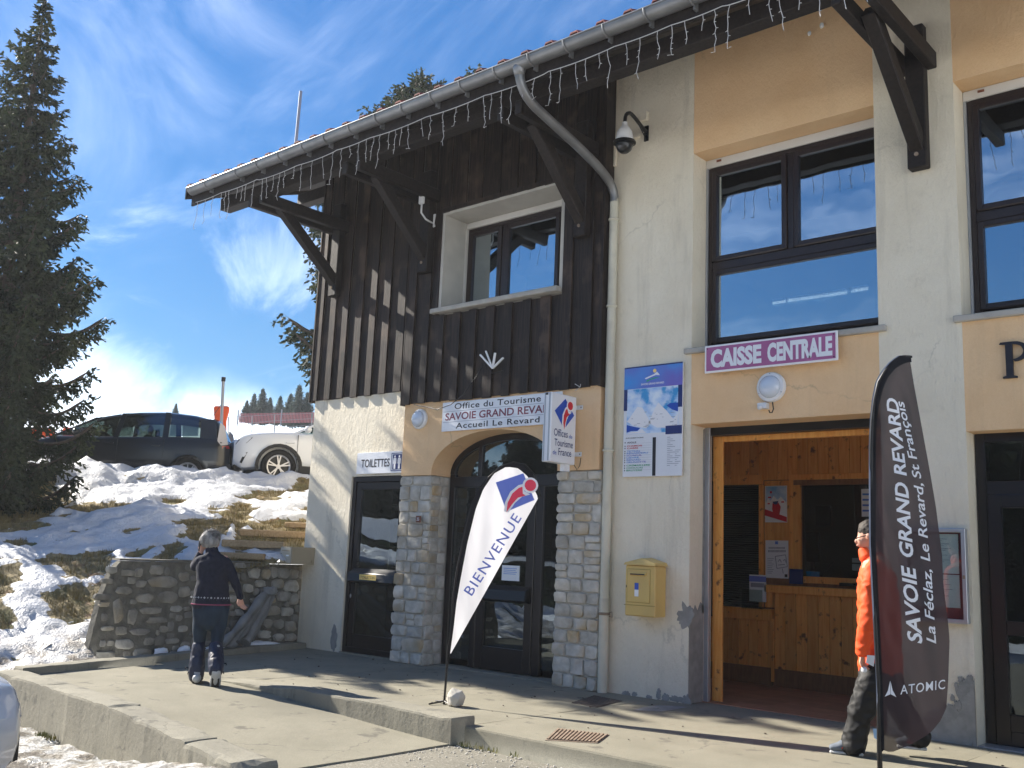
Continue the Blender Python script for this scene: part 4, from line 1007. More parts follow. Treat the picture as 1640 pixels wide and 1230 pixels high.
# ---------------------------------------------------------------- ticket office inside the open bay
YBK=11.5
def bp(x,y,Y=YBK): p=PY(1080+x/2.733,680+y/2.733,Y); return p[0],p[2]
def bb(x0,y0,x1,y1,Y0,Y1,m=None,ref=YBK):
    """box whose front face (at ref) spans those corners"""
    a=bp(x0,y1,ref); b_=bp(x1,y0,ref); c1=bp(x0,y0,ref); c2=bp(x1,y1,ref)
    z0=(a[1]+c2[1])/2; z1=(b_[1]+c1[1])/2; xa=(a[0]+c1[0])/2; xb=(b_[0]+c2[0])/2
    m=m or MB(); m.box(xa,xb,Y0,Y1,z0,z1); return m
wallbox([(-6.62,-3.2,YBK+2.6,YBK+2.7,0,3.2),(-6.62,-6.55,YBK+.1,YBK+2.6,0,3.2),(-3.2,-3.1,WB,YBK+2.7,0,3.2)],'dark_room','inner_wall')
wallbox([(-6.62,-3.1,WB,YBK+2.7,3.12,3.2)],'pine','ceiling')
# floor tiles
wallbox([(-6.6,-3.2,9.40,YBK+2.6,-.05,-.006)],'mortar_dark','floor_bed')
FT=[o for o in bpy.data.objects if o.name.startswith('floor_bed')][0]
tv=MB().box(0,.326,0,.326,0,.012); t0=None
for i in range(11):
    for j in range(7):
        x=-6.6+i*.33; y=9.44+j*.33
        if x>-3.5: continue
        if t0 is None: t0=rawobj('floor_tile',tv.v,tv.f,'tilefloor'); o=t0
        else: o=t0.copy(); C.objects.link(o)
        w=wl_of(FT); o.parent=FT; o.location=(x-w.x,y-w.y,-.006-w.z)
# side jamb board and head board
m=MB().box(-5.49,-5.40,9.60,9.63,0,2.80); m.box(-5.52,-5.49,9.61,9.66,0,2.8); part('jamb_board',m,'pine',B,bevel=.003)
m=MB().box(-5.49,-3.5,9.62,9.66,2.74,2.80); part('head_board',m,'pine',B,bevel=.003)
m=MB().box(-3.52,-3.5,9.61,9.63,0,2.8); part('jamb_board',m,'pine',B)
# backing
xw0,_=bp(193,500); xw1,_=bp(374,500); xv0,_=bp(553,400)
_,zt0=bp(300,262); _,zb0=bp(300,800); _,zt1=bp(700,262); _,zb1=bp(700,672)
XR=-3.2
bk=MB()
bk.box(-6.62,xw0,YBK+.02,YBK+.1,0,3.12); bk.box(xw0,xw1,YBK+.02,YBK+.1,0,zb0); bk.box(xw0,xw1,YBK+.02,YBK+.1,zt0,3.12); bk.box(xw1,xv0,YBK+.02,YBK+.1,0,3.12); bk.box(xv0,XR,YBK+.02,YBK+.1,0,zb1); bk.box(xv0,XR,YBK+.02,YBK+.1,zt1,3.12)
BK=part('booth_front',bk,'pine_dark',B)
BK['label']='pine boarded ticket office front with two dark windows and stepped counter'
def plank_run(x0,x1,z0,z1,Y,w=.132):
    x=x0
    while x<x1-.01:
        a=min(x+w,x1); m=MB().box(x+.0015,a-.0015,Y-.018,Y,z0,z1); part('plank',m,'pine',BK,bevel=.003); x=a
_,zc=bp(600,745); _,zl=bp(300,850); xp,_=bp(438,900)
plank_run(-6.62,XR,zt0+.05,3.12,YBK+.02)
plank_run(xw1+.06,xv0-.10,1.30,zt0+.04,YBK+.02)
_,zbl=bp(300,1050); _,zbr=bp(600,1085)
plank_run(-6.62,xp-.03,zbl,zl,YBK+.0); plank_run(xp+.02,XR,zbr,zc,YBK-.02,.140)
part('skirting',MB().box(-6.62,xp-.03,YBK-.03,YBK+.02,0,zbl),'pine_dark',BK); part('skirting',MB().box(xp+.02,XR,YBK-.05,YBK+.02,0,zbr),'pine_dark',BK)
part('post',bb(432,850,446,1125,YBK-.06,YBK+.02),'pine',BK,bevel=.003)
part('sill_board',bb(186,800,436,850,YBK-.07,YBK+.02),'pine',BK,bevel=.005)
part('counter_end',bb(408,700,436,800,YBK-.07,YBK+.02),'pine',BK,bevel=.005)
a=bp(408,700); c_=bp(600,745)
part('counter_top',MB().box(a[0],XR,YBK-.10,YBK+.02,c_[1],a[1]),'pine',BK,bevel=.006)
for q in ((180,222,388,264),(372,264,390,800),(505,215,880,240),(505,240,524,690),(524,240,880,264),(524,264,556,670),(545,670,880,700)):
    part('window_trim',bb(*q,YBK-.02,YBK+.02),'pine' if q[1]!=240 or q[0]!=524 else 'pine_dark',BK,bevel=.004)
part('pane',MB().box(xw0,xw1,YBK+.05,YBK+.056,zb0,zt0),'glass_clear',BK); part('pane',MB().box(xv0,XR,YBK+.05,YBK+.056,zb1,zt1),'glass_clear',BK)
# venetian blind in the left window, slats
bl=MB(); z=zb0+.02
while z<zt0-.02: bl.hexa([(xw0+.01,YBK+.10,z),(xw1-.01,YBK+.10,z),(xw1-.01,YBK+.125,z+.012),(xw0+.01,YBK+.125,z+.012),(xw0+.01,YBK+.10,z+.002),(xw1-.01,YBK+.10,z+.002),(xw1-.01,YBK+.125,z+.014),(xw0+.01,YBK+.125,z+.014)]); z+=.028
tag(part('blind_slats',bl,'room_dark',BK),kind='stuff')
# things in the booth
q=bb(618,357,683,442,YBK+2.55,YBK+2.58,ref=YBK+2.55); solo('framed_picture',q,'black','small dark framed picture on the wall inside the ticket booth','picture')
t=thing('computer_monitor','black monitor turned sideways on the desk behind the booth glass','monitor',(bp(600,600,YBK+.6)[0],YBK+.6,1.0))
part('screen',bb(575,470,632,600,YBK+.55,YBK+.60,ref=YBK+.55),'black',t,bevel=.008); part('stand',bb(596,600,612,640,YBK+.57,YBK+.60,ref=YBK+.57),'black',t)
t=thing('leaning_folder','dark blue flat box standing on the counter against the window frame','box',(bp(540,697)[0],YBK-.06,1.2))
part('cover',bb(515,633,572,698,YBK-.08,YBK-.045),'navy',t,bevel=.004)
m=MB(); a=bp(735,704); m.box(a[0],a[0]+.16,YBK-.09,YBK+.02,a[1]-.005,a[1]+.03); m.ball((a[0]+.18,YBK-.03,a[1]+.02),(.03,.03,.02),8,5); solo('card_terminal',m,'black','small black card terminal lying on the booth counter','card reader')
m=MB(); m.tube([bp(640,668,YBK+.15)[:1]+(YBK+.15,)+bp(640,668,YBK+.15)[1:],bp(688,608,YBK+.15)[:1]+(YBK+.15,)+bp(688,608,YBK+.15)[1:]],.005,6); m.ball(bp(690,606,YBK+.15)[:1]+(YBK+.15,)+bp(690,606,YBK+.15)[1:],.014,8,6); solo('microphone',m,'black','thin gooseneck microphone behind the booth window','microphone')
m=bb(578,643,635,668,YBK+.08,YBK+.085,ref=YBK+.08); solo('teal_card',m,'cyan','small teal card propped inside the booth window','card')
m=bb(813,280,880,402,YBK+.040,YBK+.045); t=solo('window_notice',m,'paper','pale sheet with blue lines taped high on the booth window','notice'); 
mm=MB()
for i in range(4): mm=bb(818,300+i*24,876,308+i*24,YBK+.036,YBK+.039,mm)
part('print',mm,'cyan',t)
m=bb(778,585,880,605,YBK+.3,YBK+.5,ref=YBK+.3); m=bb(778,612,880,640,YBK+.3,YBK+.5,m,ref=YBK+.3); solo('paper_pile',m,'paper','white boxes of paper behind the booth glass beside the orange jacket','boxes')
# posters
def poster(x0,y0,x1,y1,label,name='poster'):
    t=solo(name,bb(x0,y0,x1,y1,YBK-.006,YBK-.002),'paper',label,'poster')
    return t
Yp=YBK-.007
t=poster(398,268,494,428,'poster with a red clothed figure under blue sky, between the two booth windows')
part('print',bb(401,271,491,340,Yp-.001,Yp),'silverskin',t)
def bpoly(pts,Y0): return [bp(x,y) for x,y in pts]
def bprism(pts,Y0,Y1): 
    m=MB(); m.prism(bpoly(pts,Y0),Y0,Y1); return m
part('print',bprism([(401,345),(412,322),(422,335),(436,312),(452,330),(468,316),(491,340),(491,400),(401,400)],Yp-.003,Yp-.0015),'logo_white',t)
part('print',bprism([(398,370),(494,405),(494,427),(398,398)],Yp-.005,Yp-.0035),'red',t)
part('print',bprism([(432,345),(456,340),(468,360),(462,395),(436,392),(430,370)],Yp-.007,Yp-.0055),'red',t)
part('print',bprism([(432,338),(458,334),(452,350),(438,350)],Yp-.009,Yp-.0075),'navy',t)
m=MB()
for i,(x,y,w,h) in enumerate(((412,316,14,6),(470,336,12,6),(410,344,10,5),(420,292,9,9))): m=bb(x,y,x+w,y+h,Yp-.005,Yp-.004,m)
part('print',m,'red',t)
t=poster(400,507,500,672,'white notice with grey drawing of a signpost face, below the poster with the red skier')
m=MB()
def bline(m,x0,y0,x1,y1,w=1.2):
    a=bp(x0,y0); b_=bp(x1,y1); m.tube([(a[0],Yp,a[1]),(b_[0],Yp,b_[1])],w/2.733/124,5)
for i,(a,b_) in enumerate((((443,577),(488,570)),((488,570),(496,622)),((496,622),(450,630)),((450,630),(443,577)),((474,630),(478,652)),((455,600),(463,590)),((463,590),(470,603)),((478,596),(486,590)),((486,590),(490,604)),((456,615),(485,612)))): bline(m,*a,*b_,w=1.6)
part('print',m,'grey_p',t)
m=MB()
for i in range(14):
    m=bb(414+i*5.2,536,417.5+i*5.2,544,Yp-.001,Yp,m); m=bb(412+i*5.6,549,416+i*5.6,559,Yp-.001,Yp,m)
part('print',m,'grey_p',t)
part('print',bb(442,511,455,524,Yp-.001,Yp),'cyan',t); part('print',bb(484,655,496,668,Yp-.001,Yp),'ink',t)
m=MB()
for i in range(9): m=bb(408,585+i*8,436-(i%3)*4,587+i*8,Yp-.001,Yp,m)
part('print',m,'grey_p',t)
t=thing('leaflet_holder','clear acrylic leaflet holder with blue and white flyer on the lower booth sill','leaflet holder',(bp(360,800)[0],YBK-.08,1.0))
part('holder',bb(315,722,405,805,YBK-.12,YBK-.115),'glass_clear',t); part('holder',bb(315,795,405,805,YBK-.115,YBK-.06),'glass_clear',t)
f=part('flyer',bb(345,658,418,775,YBK-.10,YBK-.096),'paper',t); part('print',bb(345,664,418,688,YBK-.104,YBK-.101),'blue_l',f); part('print',bb(352,694,410,712,YBK-.104,YBK-.101),'grey_p',f)
# fluorescent tubes in the upper room
for i,(x0,y0,x1,y1) in enumerate(((1238,486,1258,483),(1262,482,1356,469),(1364,467,1390,462))):
    a=PY(x0,y0,13.0); b_=PY(x1,y1,13.0)
    t=thing('ceiling_tube_light',['short lit tube seen at the left inside the window over the ticket office','long lit tube seen inside the window over the ticket office','lit tube seen at the right inside the window over the ticket office'][i],'tube light',tuple((a+b_)/2))
    part('tube',MB().tube([a,b_],.018,8),'tube',t); part('fitting',MB().box(a[0],b_[0],13.0-.03,13.03,max(a[2],b_[2])+.02,max(a[2],b_[2])+.05),'white',t)

# ---------------------------------------------------------------- signs
UX=(1,0,0); UZ=(0,0,1)
def T(mb,s,x,z,w,h,Y,**k): return text_on(mb,s,(x,Y,z),UX,UZ,w,h,**k)
# tourist office board
t=solo('tourist_office_sign',MB().box(-9.19,-7.20,9.018,9.034,2.975,3.355),'sign_white','long white board reading Office du Tourisme, over the arched entrance','sign',bevel=.002)
m=MB(); T(m,'Office du Tourisme',-8.97,3.255,1.45,.078,9.016,bold=.012,space=1.08); T(m,'Accueil Le Revard',-8.93,3.002,1.40,.074,9.016,bold=.012,space=1.1); part('lettering',m,'ink',t,merge=False)
m=MB(); T(m,'SAVOIE GRAND REVARD',-9.13,3.115,1.86,.098,9.016,bold=.018); part('lettering',m,'maroon',t,merge=False)
m=MB(); m.box(-9.17,-7.22,9.0165,9.0178,3.229,3.234); m.box(-9.17,-7.22,9.0165,9.0178,3.092,3.097); part('rule',m,'grey_p',t)
# toilets sign
a=PY(572,727,9.15); 
t=solo('toilets_sign',MB().box(-11.0,-10.0,9.145,9.162,2.475,2.775),'sign_white','white board reading TOILETTES with a man and woman symbol, over the toilet door','sign',bevel=.002)
m=MB(); T(m,'TOILETTES',-10.90,2.565,.60,.115,9.143,bold=.014); part('lettering',m,'ink',t,merge=False)
m=MB(); frame_bars(m,-10.27,-10.03,2.50,2.75,9.1435,.010,.001); m.box(-10.24,-10.06,9.1435,9.1445,2.52,2.73); part('pictogram_panel',m,'navy',t)
m=MB()
for cx in (-10.195,-10.105):
    m.lathe([(0,0),(.016,0),(.016,.001),(0,.001)],(cx,9.141,2.70),12,'y'); m.prism([(cx-.032,2.655),(cx-.025,2.68),(cx+.025,2.68),(cx+.032,2.655),(cx+.030,2.60),(cx+.018,2.60),(cx+.018,2.53),(cx-.018,2.53),(cx-.018,2.60),(cx-.030,2.60)],9.141,9.1425)
part('pictogram',m,'logo_white',t)
# caisse centrale
t=solo('ticket_office_sign',MB().box(-5.325,-3.865,9.075,9.095,3.405,3.70),'logo_white','purple sign with white border reading CAISSE CENTRALE above the open ticket office','sign',bevel=.004)
part('face',MB().box(-5.305,-3.885,9.072,9.0745,3.425,3.68),'purple',t,bevel=.001)
m=MB(); T(m,'CAISSE',-5.25,3.452,.585,.200,9.069,bold=.052,space=1.02); T(m,'CENTRALE',-4.60,3.452,.685,.200,9.069,bold=.052,space=1.02); part('lettering',m,'sign_white',t,merge=False)
m=MB()
for x,z in ((-5.29,3.665),(-3.90,3.665),(-3.90,3.44)): m.lathe([(0,0),(.007,0),(.006,.003),(0,.003)],(x,9.068,z),8,'y')
part('screw',m,'ink',t)
# house number
t=solo('house_number_plate',MB().box(-9.565,-9.475,9.005,9.018,1.80,1.885),'brownplate','small brown plate with number 35 on the left stone pillar','number plate',bevel=.002)
m=MB(); T(m,'35',-9.545,1.822,.045,.042,9.003,bold=.01); part('lettering',m,'logo_white',t,merge=False)
# projecting light box
X0,X1,Y0,Y1,Z0,Z1=-7.075,-6.955,8.53,8.985,2.47,3.255
t=thing('projecting_sign','upright white box sign with blue and red emblem sticking out from the wall','sign',(-7.015,9.05,2.47))
part('case',MB().box(X0,X1,Y0,Y1,Z0,Z1),'sign_white',t,bevel=.008)
m=MB(); m.box(X0+.02,X0+.035,Y0-.006,Y0,Z0+.01,Z1-.01); m.box(X1-.035,X1-.02,Y0-.006,Y0,Z0+.01,Z1-.01); part('edge_rib',m,'grey_alu',t); part('cap',MB().box(X0+.035,X0+.065,Y0-.008,Y0,Z1-.03,Z1-.008),'ink',t)
for z in (3.145,2.60):
    m=MB().box(X1-.04,X1+.05,9.035,9.045,z-.025,z+.025); m.box(X1-.045,X1-.035,Y1,9.045,z-.025,z+.025); k=part('bracket',m,'white',t); part('bolt',MB().lathe([(0,0),(.007,0),(.007,.004),(0,.004)],(X1+.03,9.030,z),8,'y'),'ink',k)
m=MB().tube([(X1-.03,Y1,2.50),(X1-.0,9.03,2.42),(X1+.03,9.04,2.47),(X1+.04,9.045,2.56)],.004,6); part('flex',m,'black',t)
part('foot',MB().box(X0+.03,X1-.03,8.83,8.93,2.39,2.47),'sign_white',t)
def logo(root,o,u,v,s,nrm,mats=('blue','red','logo_white'),off=.0,proj=None,rot=0):
    """diamond with a leaning figure; unit square rotated by 45 degrees, side axes u, v"""
    def put(mb,poly,k):
        bm=bmesh.new(); f=bm.faces.new([bm.verts.new((a,b_,0)) for a,b_ in poly])
        bmesh.ops.triangulate(bm,faces=[f])
        if proj:
            for _ in range(3): bmesh.ops.subdivide_edges(bm,edges=[e for e in bm.edges if e.calc_length()>.09],cuts=1,use_grid_fill=False); bmesh.ops.triangulate(bm,faces=bm.faces[:])
        bm.verts.index_update(); P=[]
        for q in bm.verts:
            p=np.array(o)+np.array(u)*q.co.x*s+np.array(v)*q.co.y*s
            P.append(proj(p,off+k*1.5) if proj else p+np.array(nrm)*(off+k))
        mb.add(P,[tuple(x.index for x in fc.verts) for fc in bm.faces]); bm.free()
    def arc(cx,cy,r,n=18): return [(cx+r*math.cos(2*math.pi*i/n),cy+r*math.sin(2*math.pi*i/n)) for i in range(n)]
    m=MB(); put(m,[(-.5,0.05),(.02,.5),(.5,.02),(0,-.48)],.001); part('emblem_ground',m,mats[0],root,merge=False)
    m=MB(); wv=[(-.06,-.50),(-.12,-.30),(-.10,-.02),(0.02,.20),(.12,.27),(.20,.12),(.36,.10),(.20,-.02),(.10,-.22),(.05,-.48)]; put(m,wv,.002); put(m,arc(.28,.30,.185),.0021); part('emblem_outline',m,mats[2],root,merge=False)
    m=MB(); bd=[(0.0,-.50),(-.06,-.28),(-.04,-.04),(.05,.14),(.12,.20),(.19,.05),(.27,.04),(.12,-.08),(.05,-.28)]; put(m,bd,.003); part('emblem_body',m,mats[1],root,merge=False)
    m=MB(); put(m,arc(.28,.30,.135),.0031); part('emblem_head',m,mats[1],root,merge=False)
logo(t,(X1,8.765,3.03),(0,1,0),(0,0,1),.36,(1,0,0),off=.001)
for s,y0,w,z,h in (('Offices',8.585,.25,2.765,.085),('de',8.86,.06,2.765,.045),('Tourisme',8.60,.335,2.655,.08),('de',8.575,.065,2.555,.05),('France',8.675,.235,2.555,.08)):
    m=MB(); text_on(m,s,(X1+.0025,y0,z),(0,1,0),(0,0,1),w,h,bold=.006); part('lettering',m,'navy' if s!='de' else 'blue',t,merge=False)
# piste map board
bx0,bx1,bz0,bz1=-6.395,-5.63,2.335,3.575
t=solo('piste_map_board',MB().box(bx0,bx1,9.135,9.155,bz0,bz1),'sign_white','tall blue and white piste map board on the beige pier beside the downpipe','map board',bevel=.003)
def ub(mb,u0,v0,u1,v1,k=0): 
    W_=bx1-bx0; H_=bz1-bz0; mb.box(bx0+u0*W_,bx0+u1*W_,9.1335-k*.0012,9.1345-k*.0012,bz1-v1*H_,bz1-v0*H_); return mb
def upoly(mb,pts,k): 
    W_=bx1-bx0; H_=bz1-bz0; mb.prism([(bx0+u*W_,bz1-v*H_) for u,v in pts],9.1335-k*.0012,9.1345-k*.0012); return mb
part('print',ub(MB(),0,0,1,.205),'cyan',t); part('print',ub(MB(),0,0,1,.012,1),'navy',t)
part('print',ub(MB(),0,.205,.06,.40,1),'navy',t) ; part('print',ub(MB(),.93,.205,1,.40,1),'navy',t); part('print',ub(MB(),.73,.56,1,.635,3),'navy',t)
part('print',ub(MB(),.055,.208,.935,.615),'skyprint',t)
m=MB()
upoly(m,[(.06,.50),(.16,.43),(.24,.37),(.33,.38),(.40,.45),(.48,.53),(.40,.57),(.28,.555),(.18,.54)],1); upoly(m,[(.44,.52),(.52,.42),(.60,.345),(.66,.38),(.75,.43),(.85,.50),(.93,.46),(.93,.56),(.72,.575),(.58,.57)],1); upoly(m,[(.06,.612),(.15,.595),(.25,.60),(.33,.575),(.40,.612)],1); part('print',m,'logo_white',t)
m=MB(); upoly(m,[(.06,.53),(.16,.545),(.30,.565),(.25,.59),(.14,.588),(.06,.60)],2); upoly(m,[(.74,.38),(.80,.36),(.93,.36),(.93,.44),(.84,.42)],2); part('print',m,'blue',t)
m=MB()
rr=random.Random(2)
for i in range(26):
    u=rr.uniform(.12,.88); v=rr.uniform(.40,.56); ub(m,u,v,u+rr.uniform(.01,.07),v+.0035,3)
part('print',m,'grey_p',t)
m=MB(); upoly(m,[(.36,.115),(.44,.10),(.52,.085),(.57,.065),(.60,.085),(.62,.10),(.55,.095),(.46,.11),(.38,.125)],1); part('print',m,'sign_white',t)
m=MB(); upoly(m,[(.38,.14),(.46,.125),(.54,.115),(.62,.12),(.54,.125),(.46,.135),(.40,.15)],1); part('print',m,'green_p',t)
m=MB(); m.lathe([(0,0),(.022,0),(.022,.001),(0,.001)],(bx0+.53*(bx1-bx0),9.132,bz1-.055*(bz1-bz0)),14,'y'); part('print',m,'gold_p',t)
m=MB(); T(m,'SAVOIE GRAND REVARD',bx0+.30*.765,bz1-.178*1.24,.30,.022,9.132,bold=.02); part('lettering',m,'logo_white',t,merge=False)
part('print',ub(MB(),.515,.655,.57,.995,1),'ink',t)
for i,(s,c,v,w) in enumerate((('INFORMATIONS','ink',.648,.30),('AIGLE','ink',.69,.16),('CHAMOIS','red',.722,.26),('CABRI','red',.742,.19),('TETRAS','cyan',.770,.23),('RENARDEAU','cyan',.788,.36),('ECUREUIL','cyan',.808,.26),('LIEVRE','cyan',.828,.21),('RENARD','cyan',.848,.24),('GELINOTTE','cyan',.868,.33),('CREMAILLERE','green_p',.898,.40),('CHOUCAS','green_p',.920,.28),('BRUYERE','green_p',.942,.27))):
    m=MB(); T(m,s,bx0+(.05 if i==0 else .07)*.765,bz1-(v+.008)*1.24,w*.765*1.02,.013 if i==0 else .018,9.1325,bold=.015); part('lettering',m,c,t,merge=False)
    if i: part('bullet',ub(MB(),.03,v-.004,.045,v+.006,1),'ink',t)
m=MB()
for i in range(12): ub(m,.075,.7+.0215*i,.50,.701+.0215*i,0)
for i in range(16):
    ub(m,.76,.66+.0165*i,.76+.05+.04*((i*7)%3),.664+.0165*i,1)
    if i>6: ub(m,.89,.66+.0165*i,.89+.03+.03*((i*5)%3),.664+.0165*i,1)
part('print',m,'grey_p',t)
m=MB(); 
for x,z in ((-6.55+.15,0),): pass
# single letter of the next shop sign
m=MB(); q=PY(1607,606,9.15); x0=q[0]; z0=3.105; h=.32
m.prism([(x0,z0),(x0+.115,z0),(x0+.115,z0+.014),(x0+.085,z0+.022),(x0+.085,z0+h-.022),(x0+.10,z0+h),(x0-.01,z0+h),(x0-.02,z0+h-.016),(x0+.028,z0+h-.022),(x0+.028,z0+.022),(x0,z0+.014)],9.135,9.160)
pts=[]; 
for i in range(15):
    a=math.pi/2-math.pi*i/14; pts.append(((x0+.10+.115*math.cos(a)),z0+h-.088+.088*math.sin(a)))
for i in range(15):
    a=-math.pi/2+math.pi*i/14; pts.append(((x0+.085+.085*math.cos(a)),z0+h-.088+.066*math.sin(a)))
n0=len(pts)//2
for i in range(n0-1):
    a,b_,c_,d_=pts[i],pts[i+1],pts[-2-i],pts[-1-i]; m.prism([a,b_,c_,d_],9.137,9.158)
solo('letter_p',m,'ink','large black serif letter P mounted on the orange wall above the right hand shop door','letter')
# glazed notice case
t=thing('notice_case','silver framed notice case with two printed sheets on the pier behind the dark flag','notice case',(-3.03,9.14,1.0))
m=MB(); frame_bars(m,-3.30,-2.765,1.0,1.81,9.10,.035,.065); part('frame',m,'grey_alu',t,bevel=.004); part('backing',MB().box(-3.265,-2.80,9.145,9.162,1.035,1.775),'maroon',t)
for z0_,z1_ in ((1.42,1.76),(1.13,1.41)):
    s=part('sheet',MB().box(-3.25,-2.835,9.138,9.142,z0_,z1_),'paper',t); m=MB(); zz=z1_-.03; i=0
    while zz>z0_+.09: m.box(-3.22,-3.22+.34*(.55+.45*((i*37%10)/10)),9.1365,9.1375,zz,zz+.004); zz-=.014; i+=1
    part('print',m,'grey_p',s)
part('pane',MB().box(-3.268,-2.797,9.118,9.122,1.032,1.778),'glass_clear',t); part('lock',MB().box(-2.795,-2.775,9.094,9.10,1.38,1.41),'rust',t)
# notice taped in the entrance door
a=PY(804,905,9.41); b_=PY(831,931,9.41); t=solo('door_notice',MB().box(a[0],b_[0],DY+.012,DY+.018,b_[2],a[2]),'paper','small white notice taped to the arched entrance door behind the white flag','notice')
m=MB()
for i in range(4): m.box(a[0]+.03,b_[0]-.04-.02*(i%2),DY+.010,DY+.0115,a[2]-.04-i*.022,a[2]-.034-i*.022)
part('print',m,'cyan',t)

# ---------------------------------------------------------------- letter boxes, lamps, camera
t=thing('yellow_mailbox','yellow postal letter box with pitched lid on the beige pier left of the ticket office','mailbox',(-6.0,9.06,.84))
m=MB().box(-6.20,-5.82,8.95,9.165,.845,1.375); part('body',m,'yellow',t,bevel=.012)
m=MB(); m.hexa([(-6.215,8.935,1.375),(-5.805,8.935,1.375),(-5.805,9.167,1.375),(-6.215,9.167,1.375),(-6.20,8.94,1.40),(-5.82,8.94,1.40),(-5.82,9.167,1.41),(-6.20,9.167,1.41)])
m.add([(-6.20,8.94,1.40),(-5.82,8.94,1.40),(-5.82,9.167,1.41),(-6.20,9.167,1.41),(-6.01,8.97,1.45),(-6.01,9.167,1.46)],[(0,1,4),(1,2,5,4),(3,0,4,5),(2,3,5)]); part('lid',m,'yellow',t)
part('door',MB().box(-6.165,-5.885,8.942,8.951,.99,1.33),'yellow',t,bevel=.003); m=MB(); frame_bars(m,-6.172,-5.878,.983,1.337,8.9485,.006,.002); part('door_gap',m,'yellow_d',t)
part('slot_lip',MB().hexa([(-6.13,8.925,1.275),(-5.93,8.925,1.275),(-5.93,8.945,1.265),(-6.13,8.945,1.265),(-6.14,8.93,1.30),(-5.92,8.93,1.30),(-5.92,8.945,1.305),(-6.14,8.945,1.305)]),'yellow',t); part('slot',MB().box(-6.12,-5.94,8.923,8.9265,1.274,1.286),'ink',t)
part('sticker',MB().box(-6.07,-6.02,8.9395,8.9415,1.12,1.19),'blue',t); part('sticker',MB().box(-6.07,-6.02,8.9395,8.9415,1.05,1.12),'paper',t); part('ledge',MB().box(-6.205,-5.815,8.944,8.952,.955,.962),'yellow_d',t); part('keyhole',MB().box(-6.185,-6.178,8.946,8.95,1.14,1.16),'ink',t)
t=thing('beige_letterbox','small beige letterbox at the house corner above the end of the stone wall','letterbox',(-11.95,8.95,1.16))
part('body',MB().box(-12.10,-11.83,8.76,9.165,1.175,1.42),'mailbeige',t,bevel=.004)
m=MB().box(-12.095,-11.85,8.752,8.76,1.19,1.405); part('front',m,'mailbeige_l',t,bevel=.002); m=MB().box(-12.06,-11.88,8.748,8.752,1.355,1.372); m.box(-12.06,-11.88,8.748,8.752,1.325,1.330); part('slot',m,'mailbeige',t); part('name_card',MB().box(-11.95,-11.89,8.748,8.752,1.285,1.305),'paper',t); part('lock',MB().box(-12.075,-12.065,8.748,8.752,1.29,1.32),'ink',t)
# bulkhead lamps
t=thing('wall_lamp','round white bulkhead lamp with sensor and dangling wire, under the purple sign','wall lamp',(-4.60,9.17,3.2))
part('base_ring',MB().lathe([(.155,0),(.155,-.03),(.145,-.045),(.118,-.05)],(-4.60,D,3.21),28,'y'),'white',t,smooth=True,auto=R(35)); part('diffuser',MB().lathe([(.117,-.045),(.112,-.07),(.09,-.095),(.05,-.112),(.0,-.117)],(-4.60,D,3.21),28,'y'),'lamp_glass',t,smooth=True)
part('sensor',MB().box(-4.73,-4.63,9.10,9.17,2.99,3.05).ball((-4.70,9.095,3.0),.025,10,6),'white',t,bevel=.004); part('hook_wire',MB().tube([(-4.57,9.12,3.05),(-4.56,9.12,2.98),(-4.575,9.12,2.945),(-4.60,9.12,2.945),(-4.61,9.12,2.97)],.006,6),'black',t)
for dx,dz in ((0,.135),(.12,-.06),(-.12,-.06)): part('screw',MB().lathe([(0,0),(.006,0),(0,-.003)],(-4.60+dx,9.124,3.21+dz),8,'y'),'ink',t)
t=thing('oval_wall_lamp','plain white oval lamp at the upper left corner of the orange arch wall','wall lamp',(-9.66,9.05,3.18))
part('base_ring',MB().lathe([(.135,0),(.135,-.03),(.12,-.045),(.10,-.05)],(-9.63,YB,3.17),28,'y'),'white',t,smooth=True,auto=R(35)); part('diffuser',MB().lathe([(.112,-.045),(.10,-.075),(.07,-.10),(.0,-.115)],(-9.63,YB,3.17),28,'y'),'lamp_glass',t,smooth=True)
# dome camera
t=thing('dome_camera','white and black dome camera hanging from a curved black arm high on the beige pier','security camera',(-6.0,9.17,5.9))
a=PY(1036,215,D); xk,zk=a[0],a[2]
part('wall_plate',MB().box(xk-.03,xk+.03,D-.02,D,zk-.09,zk+.10),'black',t,bevel=.004)
aw=bez((xk,D-.02,zk+.02),(xk,D-.15,zk+.06),(xk,D-.28,zk+.14),(xk,D-.36,zk+.13),8)+bez((xk,D-.37,zk+.125),(xk,D-.44,zk+.10),(xk,D-.45,zk+.04),(xk,D-.45,zk-.04),6)
part('arm',MB().tube(aw,.022,12),'black',t,smooth=True); part('brace',MB().tube([(xk,D-.01,zk-.07),(xk,D-.16,zk+.05)],.008,6),'black',t)
cc=(xk,D-.45,zk-.30)
hs=part('housing',MB().lathe([(.03,.28),(.035,.24),(.05,.22),(.085,.17),(.10,.10),(.103,.05)],cc,24),'white',t,smooth=True,auto=R(40)); part('rim',MB().lathe([(.103,.055),(.13,.045),(.132,.025),(.10,.02)],cc,24),'black',t,smooth=True,auto=R(40))
part('dome',MB().lathe([(.10,.03),(.098,-.01),(.08,-.055),(.045,-.085),(.0,-.095)],cc,24),'car_black',t,smooth=True)
a=PY(1037,188,D); part('junction_box',MB().box(a[0]-.09,a[0]+.02,D-.05,D,a[2]-.05,a[2]+.07),'beige',t,bevel=.01); part('cable_trunk',MB().box(-6.64,xk-.08,D-.03,D,zk-.02,zk+.02).box(-6.64,-6.60,D-.03,D,zk-.3,zk-.02),'beige',t,bevel=.003)
